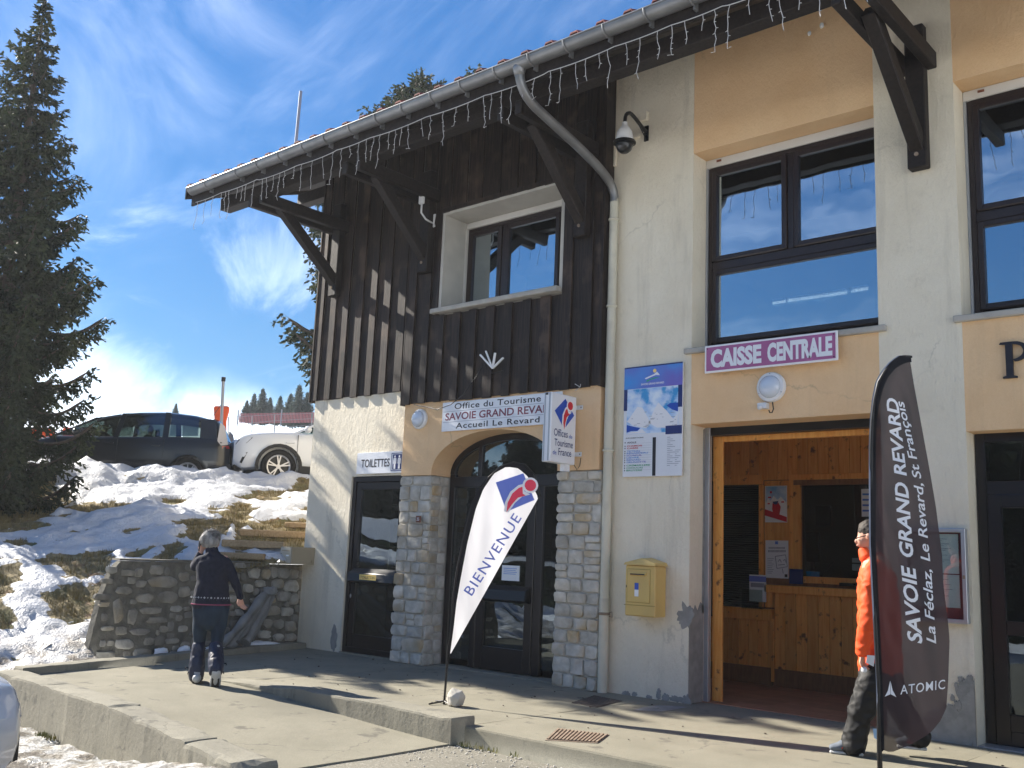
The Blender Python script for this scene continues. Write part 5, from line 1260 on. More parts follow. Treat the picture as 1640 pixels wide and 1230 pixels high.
# wifi antenna on the boards
a=PY(676,318,8.74); t=thing('radio_antenna','small white radio unit on a bent arm, on dark boards left of the window','antenna',(a[0],8.99,a[2]-.3))
part('unit',MB().box(a[0]-.045,a[0]+.045,8.71,8.76,a[2]-.08,a[2]+.09),'white',t,bevel=.012)
b_=PY(694,358,8.98); part('arm',MB().tube([(a[0],8.74,a[2]-.08),(a[0],8.74,a[2]-.20),(a[0]+.03,8.80,a[2]-.28),(b_[0],8.96,b_[2])],.013,8),'white',t,smooth=True); part('plate',MB().prism([(b_[0]-.05,b_[2]-.07),(b_[0]+.04,b_[2]-.05),(b_[0]+.02,b_[2]+.0),(b_[0]+.04,b_[2]+.13),(b_[0]-.03,b_[2]+.12)],8.965,8.988),'white',t,bevel=.003)
# splayed sticks with a loose cable
t=thing('stick_bracket','cluster of splayed pale sticks nailed to the dark boards below the upper window','wooden ornament',(-8.35,8.99,3.7))
m=[]
for (x,y) in ((769,568),(778,562),(793,565),(806,573)):
    a=PY(789,590,8.97); b_=PY(x,y,8.93); part('stick',MB().beam(a,b_,.028,.02),'logo_white' if x!=778 else 'paper',t,bevel=.003)
t=solo('loose_cable',MB().tube([tuple(PY(x,y,Y)) for x,y,Y in ((806,594,8.975),(788,598,8.96),(776,582,8.95),(762,604,8.94),(742,632,8.93),(722,648,8.92),(700,656,8.93),(684,652,8.95),(663,648,8.97))],.006,6),'black','thin black cable drooping from the boards across the tourist office sign to the oval lamp','cable')
t=solo('cable_stub',MB().tube([tuple(PY(x,y,8.95)) for x,y in ((921,615),(929,620),(922,625))],.005,6).tube([tuple(PY(929,620,8.95)),tuple(PY(930,615,8.95))],.004,5),'wire_white','short white forked cable end sticking out under the boards above the projecting sign','cable end')
# mast on the roof
a=PY(473,236,8.0); t=thing('roof_mast','thin grey mast standing on the tiled roof left of the middle','mast',(a[0],8.0,a[2]))
b_=PY(482,146,8.0); part('pole',MB().tube([(a[0],8.0,a[2]-.1),(a[0]+.02,8.0,b_[2])],.022,8),'galv',t); part('socket',MB().box(a[0]-.05,a[0]+.05,7.95,8.05,a[2]-.12,a[2]+.03),'rust',t)
a=PY(1300,47,8.9); t=solo('wasp_nest',MB().ball((a[0],9.14,PY(1300,47,9.15)[2]),(.025,.02,.03),8,6,.4,3).ball((PY(1297,52,9.15)[0],9.14,PY(1297,54,9.15)[2]),(.02,.02,.025),8,6,.4,5),'paper','tiny pale lump stuck on the orange wall under the eave','nest')

# ---------------------------------------------------------------- string of icicle lights
t=thing('icicle_light_string','white icicle light string hanging in short strands along the whole eave','string lights',(-8,7.385,6.4))
rl=random.Random(21); ck=[]; x=-13.0; hooks=[]
while x<RX1: hooks.append(x); x+=rl.uniform(.55,1.1)
def cz(x):
    for a,b_ in zip(hooks,hooks[1:]):
        if a<=x<=b_: u=(x-a)/(b_-a); return 6.415-.16*(b_-a)*u*(1-u)*(.5)+.01*math.sin(a*9)
    return 6.41
ck=[(x_,7.38,cz(x_)) for x_ in np.arange(-13.0,RX1,.06)]
part('cable',MB().tube(ck,.0048,5),'wire_white',t,smooth=True)
x=-12.95; i=0
while x<1.5:
    L=rl.choice((.16,.22,.30,.38,.42,.30,.24)); z=cz(x); p=[(x,7.38,z)]; n=max(3,int(L/.055)); xx=x
    for k in range(1,n+1):
        xx+=rl.uniform(-.016,.016); p.append((xx,7.38+rl.uniform(-.012,.012),z-L*k/n))
    if rl.random()<.25: p.append((xx-.04*rl.choice((-1,1)),7.38,z-L+.005))
    m=MB().tube(p,.0034,4)
    for k in range(1,len(p)-1):
        if rl.random()<.55: s=rl.choice((-1,1)); m.tube([p[k],(p[k][0]+s*.022,p[k][1],p[k][2]-.006)],.0032,4)
    part('light_strand',m,'wire_white',t)
    x+=rl.uniform(.09,.23); i+=1
# ---------------------------------------------------------------- stone retaining wall on the left
W=thing('stone_retaining_wall','rubble stone retaining wall at the foot of the snowy bank, left of the house','stone wall',(-12,7.5,0))
wa=np.array([-11.62,5.83]); wb=np.array([-12.13,9.30]); wd=(wb-wa)/np.linalg.norm(wb-wa); wn_=np.array([wd[1],-wd[0]])   # outward, towards the terrace
if wn_[0]<0: wn_=-wn_
WLEN=float(np.linalg.norm(wb-wa))
def wp(s,z,o=0.): p=wa+wd*s+wn_*(o-.05*z); return (p[0],p[1],z)
prof=[(-.12,-.4),(-.05,0.0),(.02,.35),(.10,.75),(.20,1.0),(.30,1.13),(.34,1.16),(WLEN,1.165),(WLEN,-.4)]
m=MB(); n=len(prof); m.add([wp(s,z) for s,z in prof]+[wp(s,z,-.10) for s,z in prof],[tuple(range(n)),tuple(range(2*n-1,n-1,-1))]+[(i,(i+1)%n,n+(i+1)%n,n+i) for i in range(n)])
core=part('mortar_core',m,'mortar_dark',W)
def wstone(s,z,w,h,seed,dep=.035,lay=False,tilt=0.,mat='stone_dark'):
    r=random.Random(seed); k=11; V=[]; rings=[(1.0,-.03),(.98,dep*.55),(.86,dep*.95),(.5,dep*1.0)]
    jit=[r.uniform(.80,1.05) for _ in range(k)]
    for s_,c in rings:
        for i in range(k):
            t=2*math.pi*i/k; q=(abs(math.cos(t))**4.5+abs(math.sin(t))**4.5)**(-1/4.5)
            a=w/2*q*math.cos(t)*s_*jit[i]; b_=h/2*q*math.sin(t)*s_*jit[i]
            a,b_=a*math.cos(tilt)-b_*math.sin(tilt),a*math.sin(tilt)+b_*math.cos(tilt)
            V.append(wp(s+a,z+b_,c+(mnoise.noise(Vector((a*11+seed,b_*11,seed)))*dep*.6 if c>0 else 0)))
    V.append(wp(s,z,dep*1.1))
    Fc=[(j*k+i,j*k+(i+1)%k,(j+1)*k+(i+1)%k,(j+1)*k+i) for j in range(3) for i in range(k)]+[(3*k+i,3*k+(i+1)%k,4*k) for i in range(k)]
    part('stone',MB().add(V,Fc),mat,W,smooth=True,auto=R(45))
# stones that can be told apart in the photograph: pixel centre and size
def wpx(x,y):
    # intersect the ray with the wall face
    d=ray(x,y); nn=np.array([wn_[0],wn_[1],0]); o=np.array([wa[0],wa[1],0]); q=CAM+d*(((o-CAM)@nn)/(d@nn)); s=float((q[:2]-wa)@wd); return s,q[2]
zz=lambda x,y:(140+x/4.5556,880+y/4.5556)
placed=[]
LST=[(525,152,110,75),(565,240,230,85),(165,232,90,45),(275,300,120,60),(425,357,130,75),(595,352,150,90),(343,383,45,38),(232,450,75,180),(332,492,72,125),(475,446,165,55),(655,435,90,50),(735,435,55,35),(130,497,45,60),(135,402,75,40),(515,516,150,50),(675,500,48,52),(150,577,95,38),(112,685,45,55),(168,683,52,45),(268,692,140,75),(620,668,110,42),(515,608,25,42),(400,762,140,80),(130,775,170,70),(385,600,150,50),(1130,120,80,45),(1180,285,70,70),(1230,170,85,90),(1315,180,60,85),(1370,170,60,90),(1445,175,90,80),(1520,180,60,80),(1500,270,110,90),(1400,250,90,70),(1350,450,120,75),(1460,455,90,70),(1310,540,80,70),(1395,545,80,70),(1480,560,80,80),(1290,620,90,60),(1390,640,80,60),(1480,640,90,60),(1270,250,70,60),(1440,340,100,80),(1340,370,80,60),(1510,360,60,90),(720,200,80,70),(720,310,90,80),(960,180,70,60),(200,150,80,60),(310,170,110,50),(390,170,60,70),(640,760,90,40),(560,580,60,50),(450,670,80,60),(700,580,70,50),(1090,200,50,60),(1110,460,60,60),(1180,520,60,80),(1060,360,60,60),(1515,500,50,60)]
for i,(x,y,w,h) in enumerate(LST):
    a=zz(x-w/2,y); b_=zz(x+w/2,y); s0,z0=wpx(*a); s1,z1=wpx(*b_); _,zt_=wpx(*zz(x,y-h/2)); _,zb_=wpx(*zz(x,y+h/2))
    right=x>1000
    wstone((s0+s1)/2,(z0+z1)/2,abs(s1-s0)*1.02,abs(zt_-zb_),100+i,.045 if right else .022,tilt=.18 if (w,h)==(75,180) else 0,mat='stone_mid' if (i%3==1 or right) else 'stone_dark'); placed.append(((s0+s1)/2,(z0+z1)/2,abs(s1-s0)/2,abs(zt_-zb_)/2))
r=random.Random(77); tries=0
while tries<5000 and len(placed)<150:
    tries+=1; s=r.uniform(.1,WLEN-.08); z=r.uniform(.04,1.10); w=r.uniform(.09,.28); h=r.uniform(.07,.15)
    if s<.45 and z>.75: continue
    if all(abs(s-a)>(w/2+c)*.92 or abs(z-b_)>(h/2+d)*.92 for a,b_,c,d in placed):
        placed.append((s,z,w/2,h/2)); wstone(s,z,w,h,500+tries,.014 if s<2.0 else .035)
m=MB(); a,b_=wp(.30,1.165,.015),wp(WLEN,1.17,.015); c_,d_=wp(WLEN,1.17,-.35),wp(.45,1.165,-.35)
m.hexa([a,b_,c_,d_]+[(p[0],p[1],p[2]+.022) for p in (a,b_,c_,d_)]); part('capping',m,'mortar_dark',W)
# old snow at the foot of the wall, behind the kerb
mb=MB(); rs=random.Random(4)
for s,w in ((1.25,.10),(1.85,.26),(2.55,.30),(.9,.1)):
    p=wp(s,.05,.14); mb.ball((p[0],p[1],.045),(w*.35,w,.06+.03*rs.random()),14,8,.5,s*3)
solo('snow_heap',mb,'snow_w',kind='stuff',smooth=True,base=(0,0,0))
# folded grey parasols or tarps leaning on the wall
t=thing('rolled_tarps','bundle of weathered grey furled tarps leaning against the stone wall right of the walking woman','tarp bundle',wp(1.9,.05,.3))
def wq(x,y,o): 
    d=ray(x,y); nn=np.array([wn_[0],wn_[1],0]); oo=np.array([wa[0],wa[1],0])+nn*o; return CAM+d*(((oo-CAM)@nn)/(d@nn))
def furl(a,b_,r0,r1,seed):
    a=np.array(a);b_=np.array(b_); pts=[];rr=[];n=9
    m=MB()
    for i in range(n):
        u=i/(n-1); p=a*(1-u)+b_*u; p[2]+=-.03*math.sin(math.pi*u); pts.append(p); rr.append((r0*(1-u)+r1*u)*(1+.22*math.sin(i*2.1+seed)))
    m.tube(pts,rr,11)
    m.v=[tuple(np.array(q)+.012*np.array([mnoise.noise(Vector(q)*14+Vector((seed,0,k*7))) for k in range(3)])) for q in m.v]
    return m
for i,(p,q,r0,r1,o0,o1) in enumerate((((356,1032),(424,952),.05,.065,.42,.14),((366,1036),(428,950),.035,.05,.38,.12),((393,1030),(433,948),.06,.045,.30,.10),((378,1028),(421,962),.045,.045,.34,.12),((402,1026),(436,955),.03,.04,.26,.10))):
    part('roll',furl(wq(*p,o0),wq(*q,o1),r0,r1,i),'tarp',t,smooth=True,auto=R(70))
e=wq(432,947,.13); part('knot',MB().ball(e,(.09,.11,.06),12,8,.6,3),'tarp',t,smooth=True); e=wq(370,1033,.36); part('foot',MB().ball((e[0],e[1],.12),(.07,.10,.05),10,7,.5,5),'tarp',t,smooth=True)
# sleepers of the path steps above the wall
root=None
for i,((x0,y0),(x1,y1),zl_,tk) in enumerate((((350,886),(424,892),1.28,.09),((356,866),(455,874),1.55,.10),((383,849),(489,858),1.84,.11),((458,838),(492,841),2.02,.09))):
    a=hit(x0,y0,.06); b_=hit(min(x1,486),y1,.06); b_=PD(x1,y1,math.hypot(b_[0],b_[1])); a[2]+=.02; b_[2]=a[2]; d=b_-a; d/=np.linalg.norm(d)
    if i in(2,3): b_=b_+d*.25
    zb=max(0,0)
    t=solo('sleeper_step',MB().beam(a-(0,0,tk/2),b_-(0,0,tk/2),.13,tk),'logwood',['lowest wooden sleeper of the path steps, just above the stone wall','second wooden sleeper of the path steps, right of the woman\'s head','third and longest wooden sleeper of the path steps, ending at the house','topmost short wooden sleeper of the path steps, half under snow at the house'][i],'sleeper','sleepers of the path steps',bevel=.012)
# covers in the pavement
def cover(name,pts,label,ribs,along,mat='iron'):
    P=[PZ(*p,0.) for p in pts]; 
    c=sum(P)/4; t=thing(name,label,'manhole cover',(c[0],c[1],0.))
    z=.004; m=MB(); m.hexa([(p[0],p[1],-.02) for p in P]+[(p[0],p[1],z) for p in P]); part('frame',m,mat,t)
    if ribs:
        for i in range(ribs):
            u=(i+.2)/ribs; u2=(i+.72)/ribs
            A=P[0]*(1-u)+P[1]*u; A2=P[0]*(1-u2)+P[1]*u2; D0=P[3]*(1-u)+P[2]*u; D2=P[3]*(1-u2)+P[2]*u2
            f=lambda a,b_,k:a*(1-k)+b_*k
            q=[f(A,D0,.05),f(A2,D2,.05),f(A2,D2,.95),f(A,D0,.95)]
            part('rib',MB().hexa([(p[0],p[1],z) for p in q]+[(p[0],p[1],z+.008) for p in q]),mat,t)
    else:
        m=MB(); 
        for i in range(12):
            for j in range(9):
                u=(i+.5)/12; v=(j+.5)/9; p=(P[0]*(1-u)+P[1]*u)*(1-v)+(P[3]*(1-u)+P[2]*u)*v; m.box(p[0]-.011,p[0]+.011,p[1]-.011,p[1]+.011,z,z+.004)
        tag(part('stud',m,mat,t),kind='stuff')
    return t
cover('drain_cover',[(873,1186),(957,1191),(976,1177),(893,1167)][0:4],'ribbed rusty square drain cover near the pavement edge',14,0,'rust')
cover('manhole_cover',[(915,1126),(955,1133),(997,1123),(952,1114)],'dark square cover in the pavement at the foot of the downpipe',0,0)
m=MB(); P=[PZ(x,y,0) for x,y in ((1014,1138),(1060,1140),(1102,1133),(1085,1131),(1052,1130),(1030,1133))]; m.add([(p[0],p[1],.003) for p in P],[tuple(range(6))]); solo('wet_patch',m,'plaster_grey','dark mortar patch in the pavement beside the pier','patch')
# ring on the ribbed cover
# rock at the flag pole
rc=PZ(729,1131,0.); 
bm=bmesh.new(); rr_=random.Random(6)
for k in range(34):
    q=Vector((rr_.gauss(0,1),rr_.gauss(0,1),rr_.gauss(0,1))).normalized(); bm.verts.new((q.x*.105*rr_.uniform(.85,1.1),q.y*.085,q.z*.098*rr_.uniform(.85,1.1)))
bmesh.ops.convex_hull(bm,input=bm.verts); bmesh.ops.delete(bm,geom=[v for v in bm.verts if not v.link_faces],context='VERTS')
bmesh.ops.bevel(bm,geom=bm.edges[:],offset=.006,segments=1,affect='EDGES',clamp_overlap=True); bm.verts.index_update(); mb=MB()
zmn=min(v.co.z for v in bm.verts)
mb.add([(rc[0]+v.co.x,rc[1]+v.co.y,v.co.z-zmn-.012) for v in bm.verts],[tuple(x.index for x in f.verts) for f in bm.faces]); bm.free()
solo('rock',mb,'rock','pale angular rock holding down the foot of the white feather flag','rock')

# ---------------------------------------------------------------- feather flags
class Flag:
    def __init__(s,base,nrm,amp,seed): s.o=np.array(base,float); s.n=np.array(nrm,float)/np.linalg.norm(nrm); s.amp=amp; s.seed=seed; s.a=np.cross(s.n,(0,0,1)); s.a/=np.linalg.norm(s.a); 
    def flat(s,x,y): return PP(x,y,s.o,s.n)
    def disp(s,p,k=0.):
        d=p-s.o; u=d@s.a; z=p[2]-s.o[2]
        w=s.amp*(math.sin(u*9+z*2.2+s.seed)*.5+mnoise.noise(Vector((u*7+s.seed,z*1.6,0)))*1.2+mnoise.noise(Vector((u*16+z*5,z*3+s.seed,2)))*.4)
        return p+s.n*(-w)+s.toward*k
    toward=np.array([0,0,0.])
def vnorm(f):
    t=CAM-f.o; t[2]=0; t/=np.linalg.norm(t)
    return t
def loftflag(fl,L,Rr,nu,nv,mat,name,root,k=0.):
    def res(P,n):
        P=[np.array(p,float) for p in P]; d=[0]
        for a,b_ in zip(P,P[1:]): d.append(d[-1]+np.linalg.norm(b_-a))
        out=[]
        for i in range(n+1):
            t=d[-1]*i/n; j=max(0,min(len(P)-2,int(np.searchsorted(d,t))-1)); u=(t-d[j])/max(1e-9,d[j+1]-d[j]); out.append(P[j]*(1-u)+P[j+1]*u)
        return out
    A,B_=res(L,nv),res(Rr,nv); V=[];Fc=[]
    for i in range(nv+1):
        for j in range(nu+1):
            u=j/nu; q=A[i]*(1-u)+B_[i]*u; p=fl.flat(*q); V.append(fl.disp(p,k))
    for i in range(nv):
        for j in range(nu): Fc.append((i*(nu+1)+j,i*(nu+1)+j+1,(i+1)*(nu+1)+j+1,(i+1)*(nu+1)+j))
    o=part(name,MB().add(V,Fc),mat,root,smooth=True,merge=True)
    return o
def flagtext(fl,root,s,p0,p1,hpx,mat,bold,shear=0.,k=.004,space=1.,vcat=None):
    """text whose baseline runs between two pixels, cap height hpx pixels"""
    a=fl.flat(*p0); b_=fl.flat(*p1); u=b_-a; w=np.linalg.norm(u); u/=w
    up_=np.cross(fl.toward,u); up_/=np.linalg.norm(up_)
    h=hpx*np.linalg.norm(a-CAM)/1588
    v,f,sx,sy=text_polys(s,bold,shear,space)
    m=MB(); m.add([fl.disp(a+u*(p[0]/sx*w)+up_*(p[1]/sy*h),k) for p in v],f)
    # keep letters close to the cloth: cut long faces
    return part('lettering',m,mat,root,merge=False)
# white teardrop flag
f1b=PZ(711,1128,0.); F1=Flag(f1b,(f1b-CAM)*(1,1,0),.010,2.); F1.toward=vnorm(F1)
t=thing('white_feather_flag','white teardrop flag reading BIENVENUE on a black pole, in front of the arched entrance','flag',tuple(f1b))
outer=[(712,1100),(716,1050),(719,1010),(723,951.5),(729,912),(738.8,861.8),(750.5,815),(764,787.7),(779.7,764),(799,746.8),(818.7,740),(838,744),(853.8,760.4),(862.8,795.5)]
inner=[(718.5,1100),(721,1045),(727,1002),(731,966),(736.8,932),(748.5,869.6),(762,815),(773.9,783.8),(791,758.5),(811,747.5),(830,750),(846,764),(862,797.5)]
loftflag(F1,[(721,1046)]+inner[2:10],[(722,1047),(862,797.5),(846,764),(830,750),(811.5,747.5)],26,60,'flag_white','cloth',t)
loftflag(F1,outer[1:],[inner[1]]+inner[1:],3,60,'black_cloth','pole_sleeve',t,.003)
part('pole',MB().tube([f1b+(0,0,-.02),F1.flat(713.4,1099.7),F1.flat(717,1045)]+[F1.flat(x+3,y) for x,y in outer[2:]],[.011]*3+[.010]*5+[.007]*7,8),'black',t,smooth=True)
e=F1.flat(721,1046); part('tension_cord',MB().tube([F1.disp(e,.0),F1.flat(714,1085)],.003,5),'black',t)
m=MB().tube([f1b+(-.16,.05,.01),f1b+(0,0,.03),f1b+(.16,-.05,.01)],.008,6).tube([f1b+(-.04,-.16,.01),f1b+(0,0,.03),f1b+(.05,.16,.01)],.008,6); part('cross_foot',m,'black',t)
lo=F1.flat(824,789); uu=F1.flat(846,776)-F1.flat(808,800); uu/=np.linalg.norm(uu); vv=np.cross(F1.toward,uu)
# diamond turned a little: the blue field follows the slant of the cloth
ang=R(26); ex=F1.a if (F1.flat(900,800)-F1.flat(800,800))@F1.a>0 else -F1.a
c_,s_=math.cos(R(20)),math.sin(R(20)); zz_=np.array([0,0,1.])
logo(t,lo,ex*c_-zz_*s_,ex*s_+zz_*c_,.42,F1.toward,('blue_l','red_l','logo_white'),proj=lambda p,k:F1.disp(p,.004+k))
flagtext(F1,t,'BIENVENUE',(756,955),(836,830),16,'blue_l',.005,space=1.15)
# dark feather flag
f2b=PZ(1411,1238,0.); F2=Flag(f2b,(f2b-CAM)*(1,1,0),.022,5.); F2.toward=vnorm(F2)
t=thing('dark_feather_flag','tall dark mesh feather flag with white lettering, in front of the person in orange','flag',tuple(f2b))
edge=[(1406,1209.5),(1403,1093.7),(1396.7,967),(1392,871.7),(1391.5,803),(1391.3,715.6),(1393,671.7),(1396.6,636.6),(1402.4,610),(1412.6,592.7),(1425.8,578),(1440,569),(1457,569.5)]
inn=[(1414,1200),(1411,1093.7),(1405,967),(1400,871.7),(1400,803),(1400.5,715.6),(1401.5,680),(1405,650),(1411,624),(1420,604),(1432,590),(1444,582),(1457.5,580)]
rgt=[(1415.8,1201.6),(1426.9,1204.7),(1458.6,1192),(1490.3,1173),(1506,1155),(1515.7,1135),(1518.8,1093.7),(1521,1024),(1518.8,998.6),(1510.9,935),(1509.2,891),(1499,812),(1487.3,744.8),(1475.6,680.5),(1463.9,616),(1458,580)]
loftflag(F2,inn,rgt,26,90,'flag_dark','cloth',t)
loftflag(F2,[(x+1.5,y) for x,y in edge],[(x+2.5,y) for x,y in inn],3,70,'black_cloth','pole_sleeve',t,.003)
loftflag(F2,edge,[(x+2.5,y) for x,y in edge],1,70,'grey_p','sleeve_edge',t,.004)
part('pole',MB().tube([f2b+(0,0,-.3),F2.flat(1408.5,1209)]+[F2.flat(x+4,y+2) for x,y in edge[1:]],[.020,.018]+[.014]*6+[.009]*6,10),'black',t,smooth=True)
flagtext(F2,t,'SAVOIE',(1478,1031),(1466,905),20,'logo_white',.025,.25)
flagtext(F2,t,'GRAND',(1463.5,892),(1454,772),19,'logo_white',.025,.25)
flagtext(F2,t,'REVARD',(1452.5,762),(1438,637),17,'logo_white',.025,.25)
flagtext(F2,t,'La Féclaz,',(1502,1031),(1494,912),14.5,'logo_white',.012,.25)
flagtext(F2,t,'Le Revard,',(1492.5,899),(1480,774),14.5,'logo_white',.012,.25)
flagtext(F2,t,'St François',(1479,766),(1450,641),14,'logo_white',.012,.25)
flagtext(F2,t,'ATOMIC',(1442,1112),(1517,1103),12.5,'logo_white',.004,.3,space=1.12)
m=MB()
def fp(x,y,k=.006): return F2.disp(F2.flat(x,y),k)
m.add([fp(1425.5,1090),fp(1422,1106),fp(1417,1115.5),fp(1426,1111.5)],[(0,1,2,3)]); m.add([fp(1426,1090),fp(1426.5,1111.5),fp(1435.5,1116),fp(1429.5,1105)],[(0,1,2,3)]); part('emblem',m,'logo_white',t,merge=False)
# ---------------------------------------------------------------- cars
def evald(o,name):
    dg=bpy.context.evaluated_depsgraph_get(); dg.update()
    me=bpy.data.meshes.new_from_object(o.evaluated_get(dg)); me.name=name; return me
def interp(tab,x):
    xs_=[t[0] for t in tab]; ys_=[t[1] for t in tab]
    if xs_[0]>xs_[-1]: xs_=xs_[::-1]; ys_=ys_[::-1]
    return float(np.interp(x,xs_,ys_))
def wheel(root,x,y,r,kind,side):
    # tyre with rim as child; lathe about the y axis
    w=.11*side
    m=MB().lathe([(r*.66,w*.2),(r*.70,w*.95),(r*.80,w*1.05),(r*.95,w),(r,w*.7),(r,-w*.7),(r*.95,-w),(r*.66,-w*.9)],(x,y,r),28,'y')
    t=part('wheel',m,'tyre',root,local=True,smooth=True,auto=R(35))
    m=MB().lathe([(r*.60,w*.0),(r*.60,w*.90),(r*.67,w*.98),(r*.69,w*.9),(r*.66,w*.0)],(x,y,r),28,'y')
    m.lathe([(0,w*.85),(r*.13,w*.85),(r*.14,w*.6),(0,w*.6)],(x,y,r),12,'y')
    n=10 if kind=='thin' else 5
    for i in range(n):
        a=2*math.pi*i/n+.3; a2=a+.10
        for da in ((0,) if kind=='thin' else (-.16,.16)):
            p=np.array((x+r*.10*math.cos(a),y+w*.80,r+r*.10*math.sin(a))); q=np.array((x+r*.64*math.cos(a+da),y+w*.88,r+r*.64*math.sin(a+da)))
            m.beam(p,q,.018 if kind=='thin' else .026,.02,(0,1,0))
    part('rim',m,'rim',t,local=True)
    m=MB().lathe([(0,w*.3),(r*.6,w*.3),(r*.6,w*.2),(0,w*.2)],(x,y,r),20,'y'); part('brake',m,'black',t,local=True)
def car(name,label,paint,spec,loc,head,pitch=0.,wk='thin',arch='body',group=None,detail=True):
    t=thing(name,label,'car',loc,0,group); t.rotation_euler=(0,pitch,head)
    S=spec; hw=S['hw']; xs_=sorted(set([round(v,3) for v in np.linspace(S['rear'],S['front'],44)]))
    V=[];Fc=[];NP=0
    for x in xs_:
        zl=interp(S['sill'],x); zb=interp(S['belt'],x); w=hw*interp(S['plan'],x)
        P=[(0,zl),(w*.80,zl),(w*.93,zl+.04),(w*.985,zl+.14),(w*1.0,zl+(zb-zl)*.45),(w*.985,zl+(zb-zl)*.62),(w*.99,zl+(zb-zl)*.72),(w*.955,zb-.04),(w*.93,zb),(w*.86,zb+.028),(w*.5,zb+.045+S['crown']),(0,zb+.05+S['crown'])]
        ring=[(x,y,z) for y,z in P]+[(x,-y,z) for y,z in P[-2:0:-1]]
        NP=len(ring); V+=ring
    for i in range(len(xs_)-1):
        for k in range(NP): Fc.append((i*NP+k,i*NP+(k+1)%NP,(i+1)*NP+(k+1)%NP,(i+1)*NP+k))
    Fc.append(tuple(range(NP))); Fc.append(tuple(range((len(xs_)-1)*NP,len(xs_)*NP))[::-1])
    bo=rawobj('body',V,Fc,paint); cut=MB()
    for x in S['wheels']:
        for sd in (1,-1): cut.lathe([(S['wr']*1.17,-.20),(S['wr']*1.17,.20)],(x,sd*(hw-.06),S['wr']),26,'y')
    co=rawobj('cut',cut.v,cut.f,'car_trim')
    md=bo.modifiers.new('b','BOOLEAN'); md.operation='DIFFERENCE'; md.object=co; md.solver='EXACT'
    me=evald(bo,'body'); bo.modifiers.clear(); bo.data=me; C.objects.unlink(co); bpy.data.objects.remove(co)
    me.shade_smooth(); me.set_sharp_from_angle(angle=R(38)); bo.parent=t
    if arch=='black':
        for x in S['wheels']:
            for sd in (1,-1):
                m=MB(); n=14
                for i in range(n):
                    a0=-.25+(math.pi+.5)*i/n; a1=-.25+(math.pi+.5)*(i+1)/n; r0,r1=S['wr']*1.15,S['wr']*1.34
                    f=lambda a,r: (x+r*math.cos(a),S['wr']+r*math.sin(a)*(.98))
                    q=[f(a0,r0),f(a1,r0),f(a1,r1),f(a0,r1)]; y0,y1=sd*(hw-.05),sd*(hw+.012)
                    m.add([(p[0],y0,p[1]) for p in q]+[(p[0],y1,p[1]) for p in q],[(0,1,2,3),(7,6,5,4)]+[(j,(j+1)%4,4+(j+1)%4,4+j) for j in range(4)])
                part('arch_trim',m,'car_trim',t,local=True)
        m=MB().box(S['wheels'][0]+.42,S['wheels'][1]-.42,hw-.04,hw+.006,.24,.40).box(S['wheels'][0]+.42,S['wheels'][1]-.42,-hw+.04,-hw-.006,.24,.40)
        part('sill_trim',m,'car_trim',t,local=True)
    # dark inner box under the body so the arches are not see-through
    part('chassis',MB().box(S['rear']+.3,S['front']-.3,-hw*.62,hw*.62,.2,.7),'car_trim',t,local=True)
    # greenhouse
    G=S['green']; beltz=lambda x:interp(S['belt'],x)+.0
    def gy(x,z): zb=beltz(x); w=hw*interp(S['plan'],x)*.93; return w-(z-zb)*S['tumble']-max(0,(z-zb-.40))*.25
    roof=S['roof']; V=[];Fc=[]; rx=np.linspace(roof[-1][0],roof[0][0],16)
    for x in rx:
        z=interp(roof,x); w=gy(x,z-.06) if x>-9 else 0
        V+=[(x,w*k,z-.075*abs(k)**4+(.0 if abs(k)<.99 else -.02)) for k in (-1.0,-.97,-.85,-.6,-.3,0,.3,.6,.85,.97,1.0)]
    for i in range(15):
        for k in range(10): Fc.append((i*11+k,i*11+k+1,(i+1)*11+k+1,(i+1)*11+k))
    n0=len(V); V+=[(v[0],v[1]*.97,v[2]-.05) for v in V[:n0]]; Fc+=[tuple(n0+q for q in f)[::-1] for f in Fc]
    ed=[i*11 for i in range(16)]+[15*11+k for k in range(1,11)]+[i*11+10 for i in range(14,-1,-1)]+[k for k in range(9,0,-1)]
    for a,b_ in zip(ed,ed[1:]+ed[:1]): Fc.append((a,b_,n0+b_,n0+a))
    part('roof',MB().add(V,Fc),paint,t,local=True,smooth=True,auto=R(40))
    def zr(x): return interp(roof,x)-.07
    for sd in (1,-1):
        for (xa,xb,w_) in S['pillars']:
            m=MB(); za=beltz(xa)-.02; zb=zr(xb)+.03
            q=[(xa-w_/2,za),(xa+w_/2,za),(xb+w_*.42,zb),(xb-w_*.42,zb)]
            m.add([(x,sd*gy(x,z),z) for x,z in q]+[(x,sd*(gy(x,z)-.05),z) for x,z in q],[(0,1,2,3),(7,6,5,4)]+[(j,(j+1)%4,4+(j+1)%4,4+j) for j in range(4)])
            part('pillar',m,paint,t,local=True)
        for (poly) in S['side_glass']:
            m=MB(); q=poly; n=len(q); m.add([(x,sd*(gy(x,z)-.012),z) for x,z in q]+[(x,sd*(gy(x,z)-.018),z) for x,z in q],[tuple(range(n)),tuple(range(2*n-1,n-1,-1))])
            part('side_window',m,'glass_car',t,local=True)
        m=MB().ball((S['mirror'][0],sd*(hw+.06),S['mirror'][1]),(.08,.10,.075),12,8).box(S['mirror'][0]-.03,S['mirror'][0]+.03,sd*(hw-.06),sd*(hw+.03),S['mirror'][1]-.06,S['mirror'][1]-.03); part('mirror',m,paint,t,local=True,smooth=True,auto=R(40))
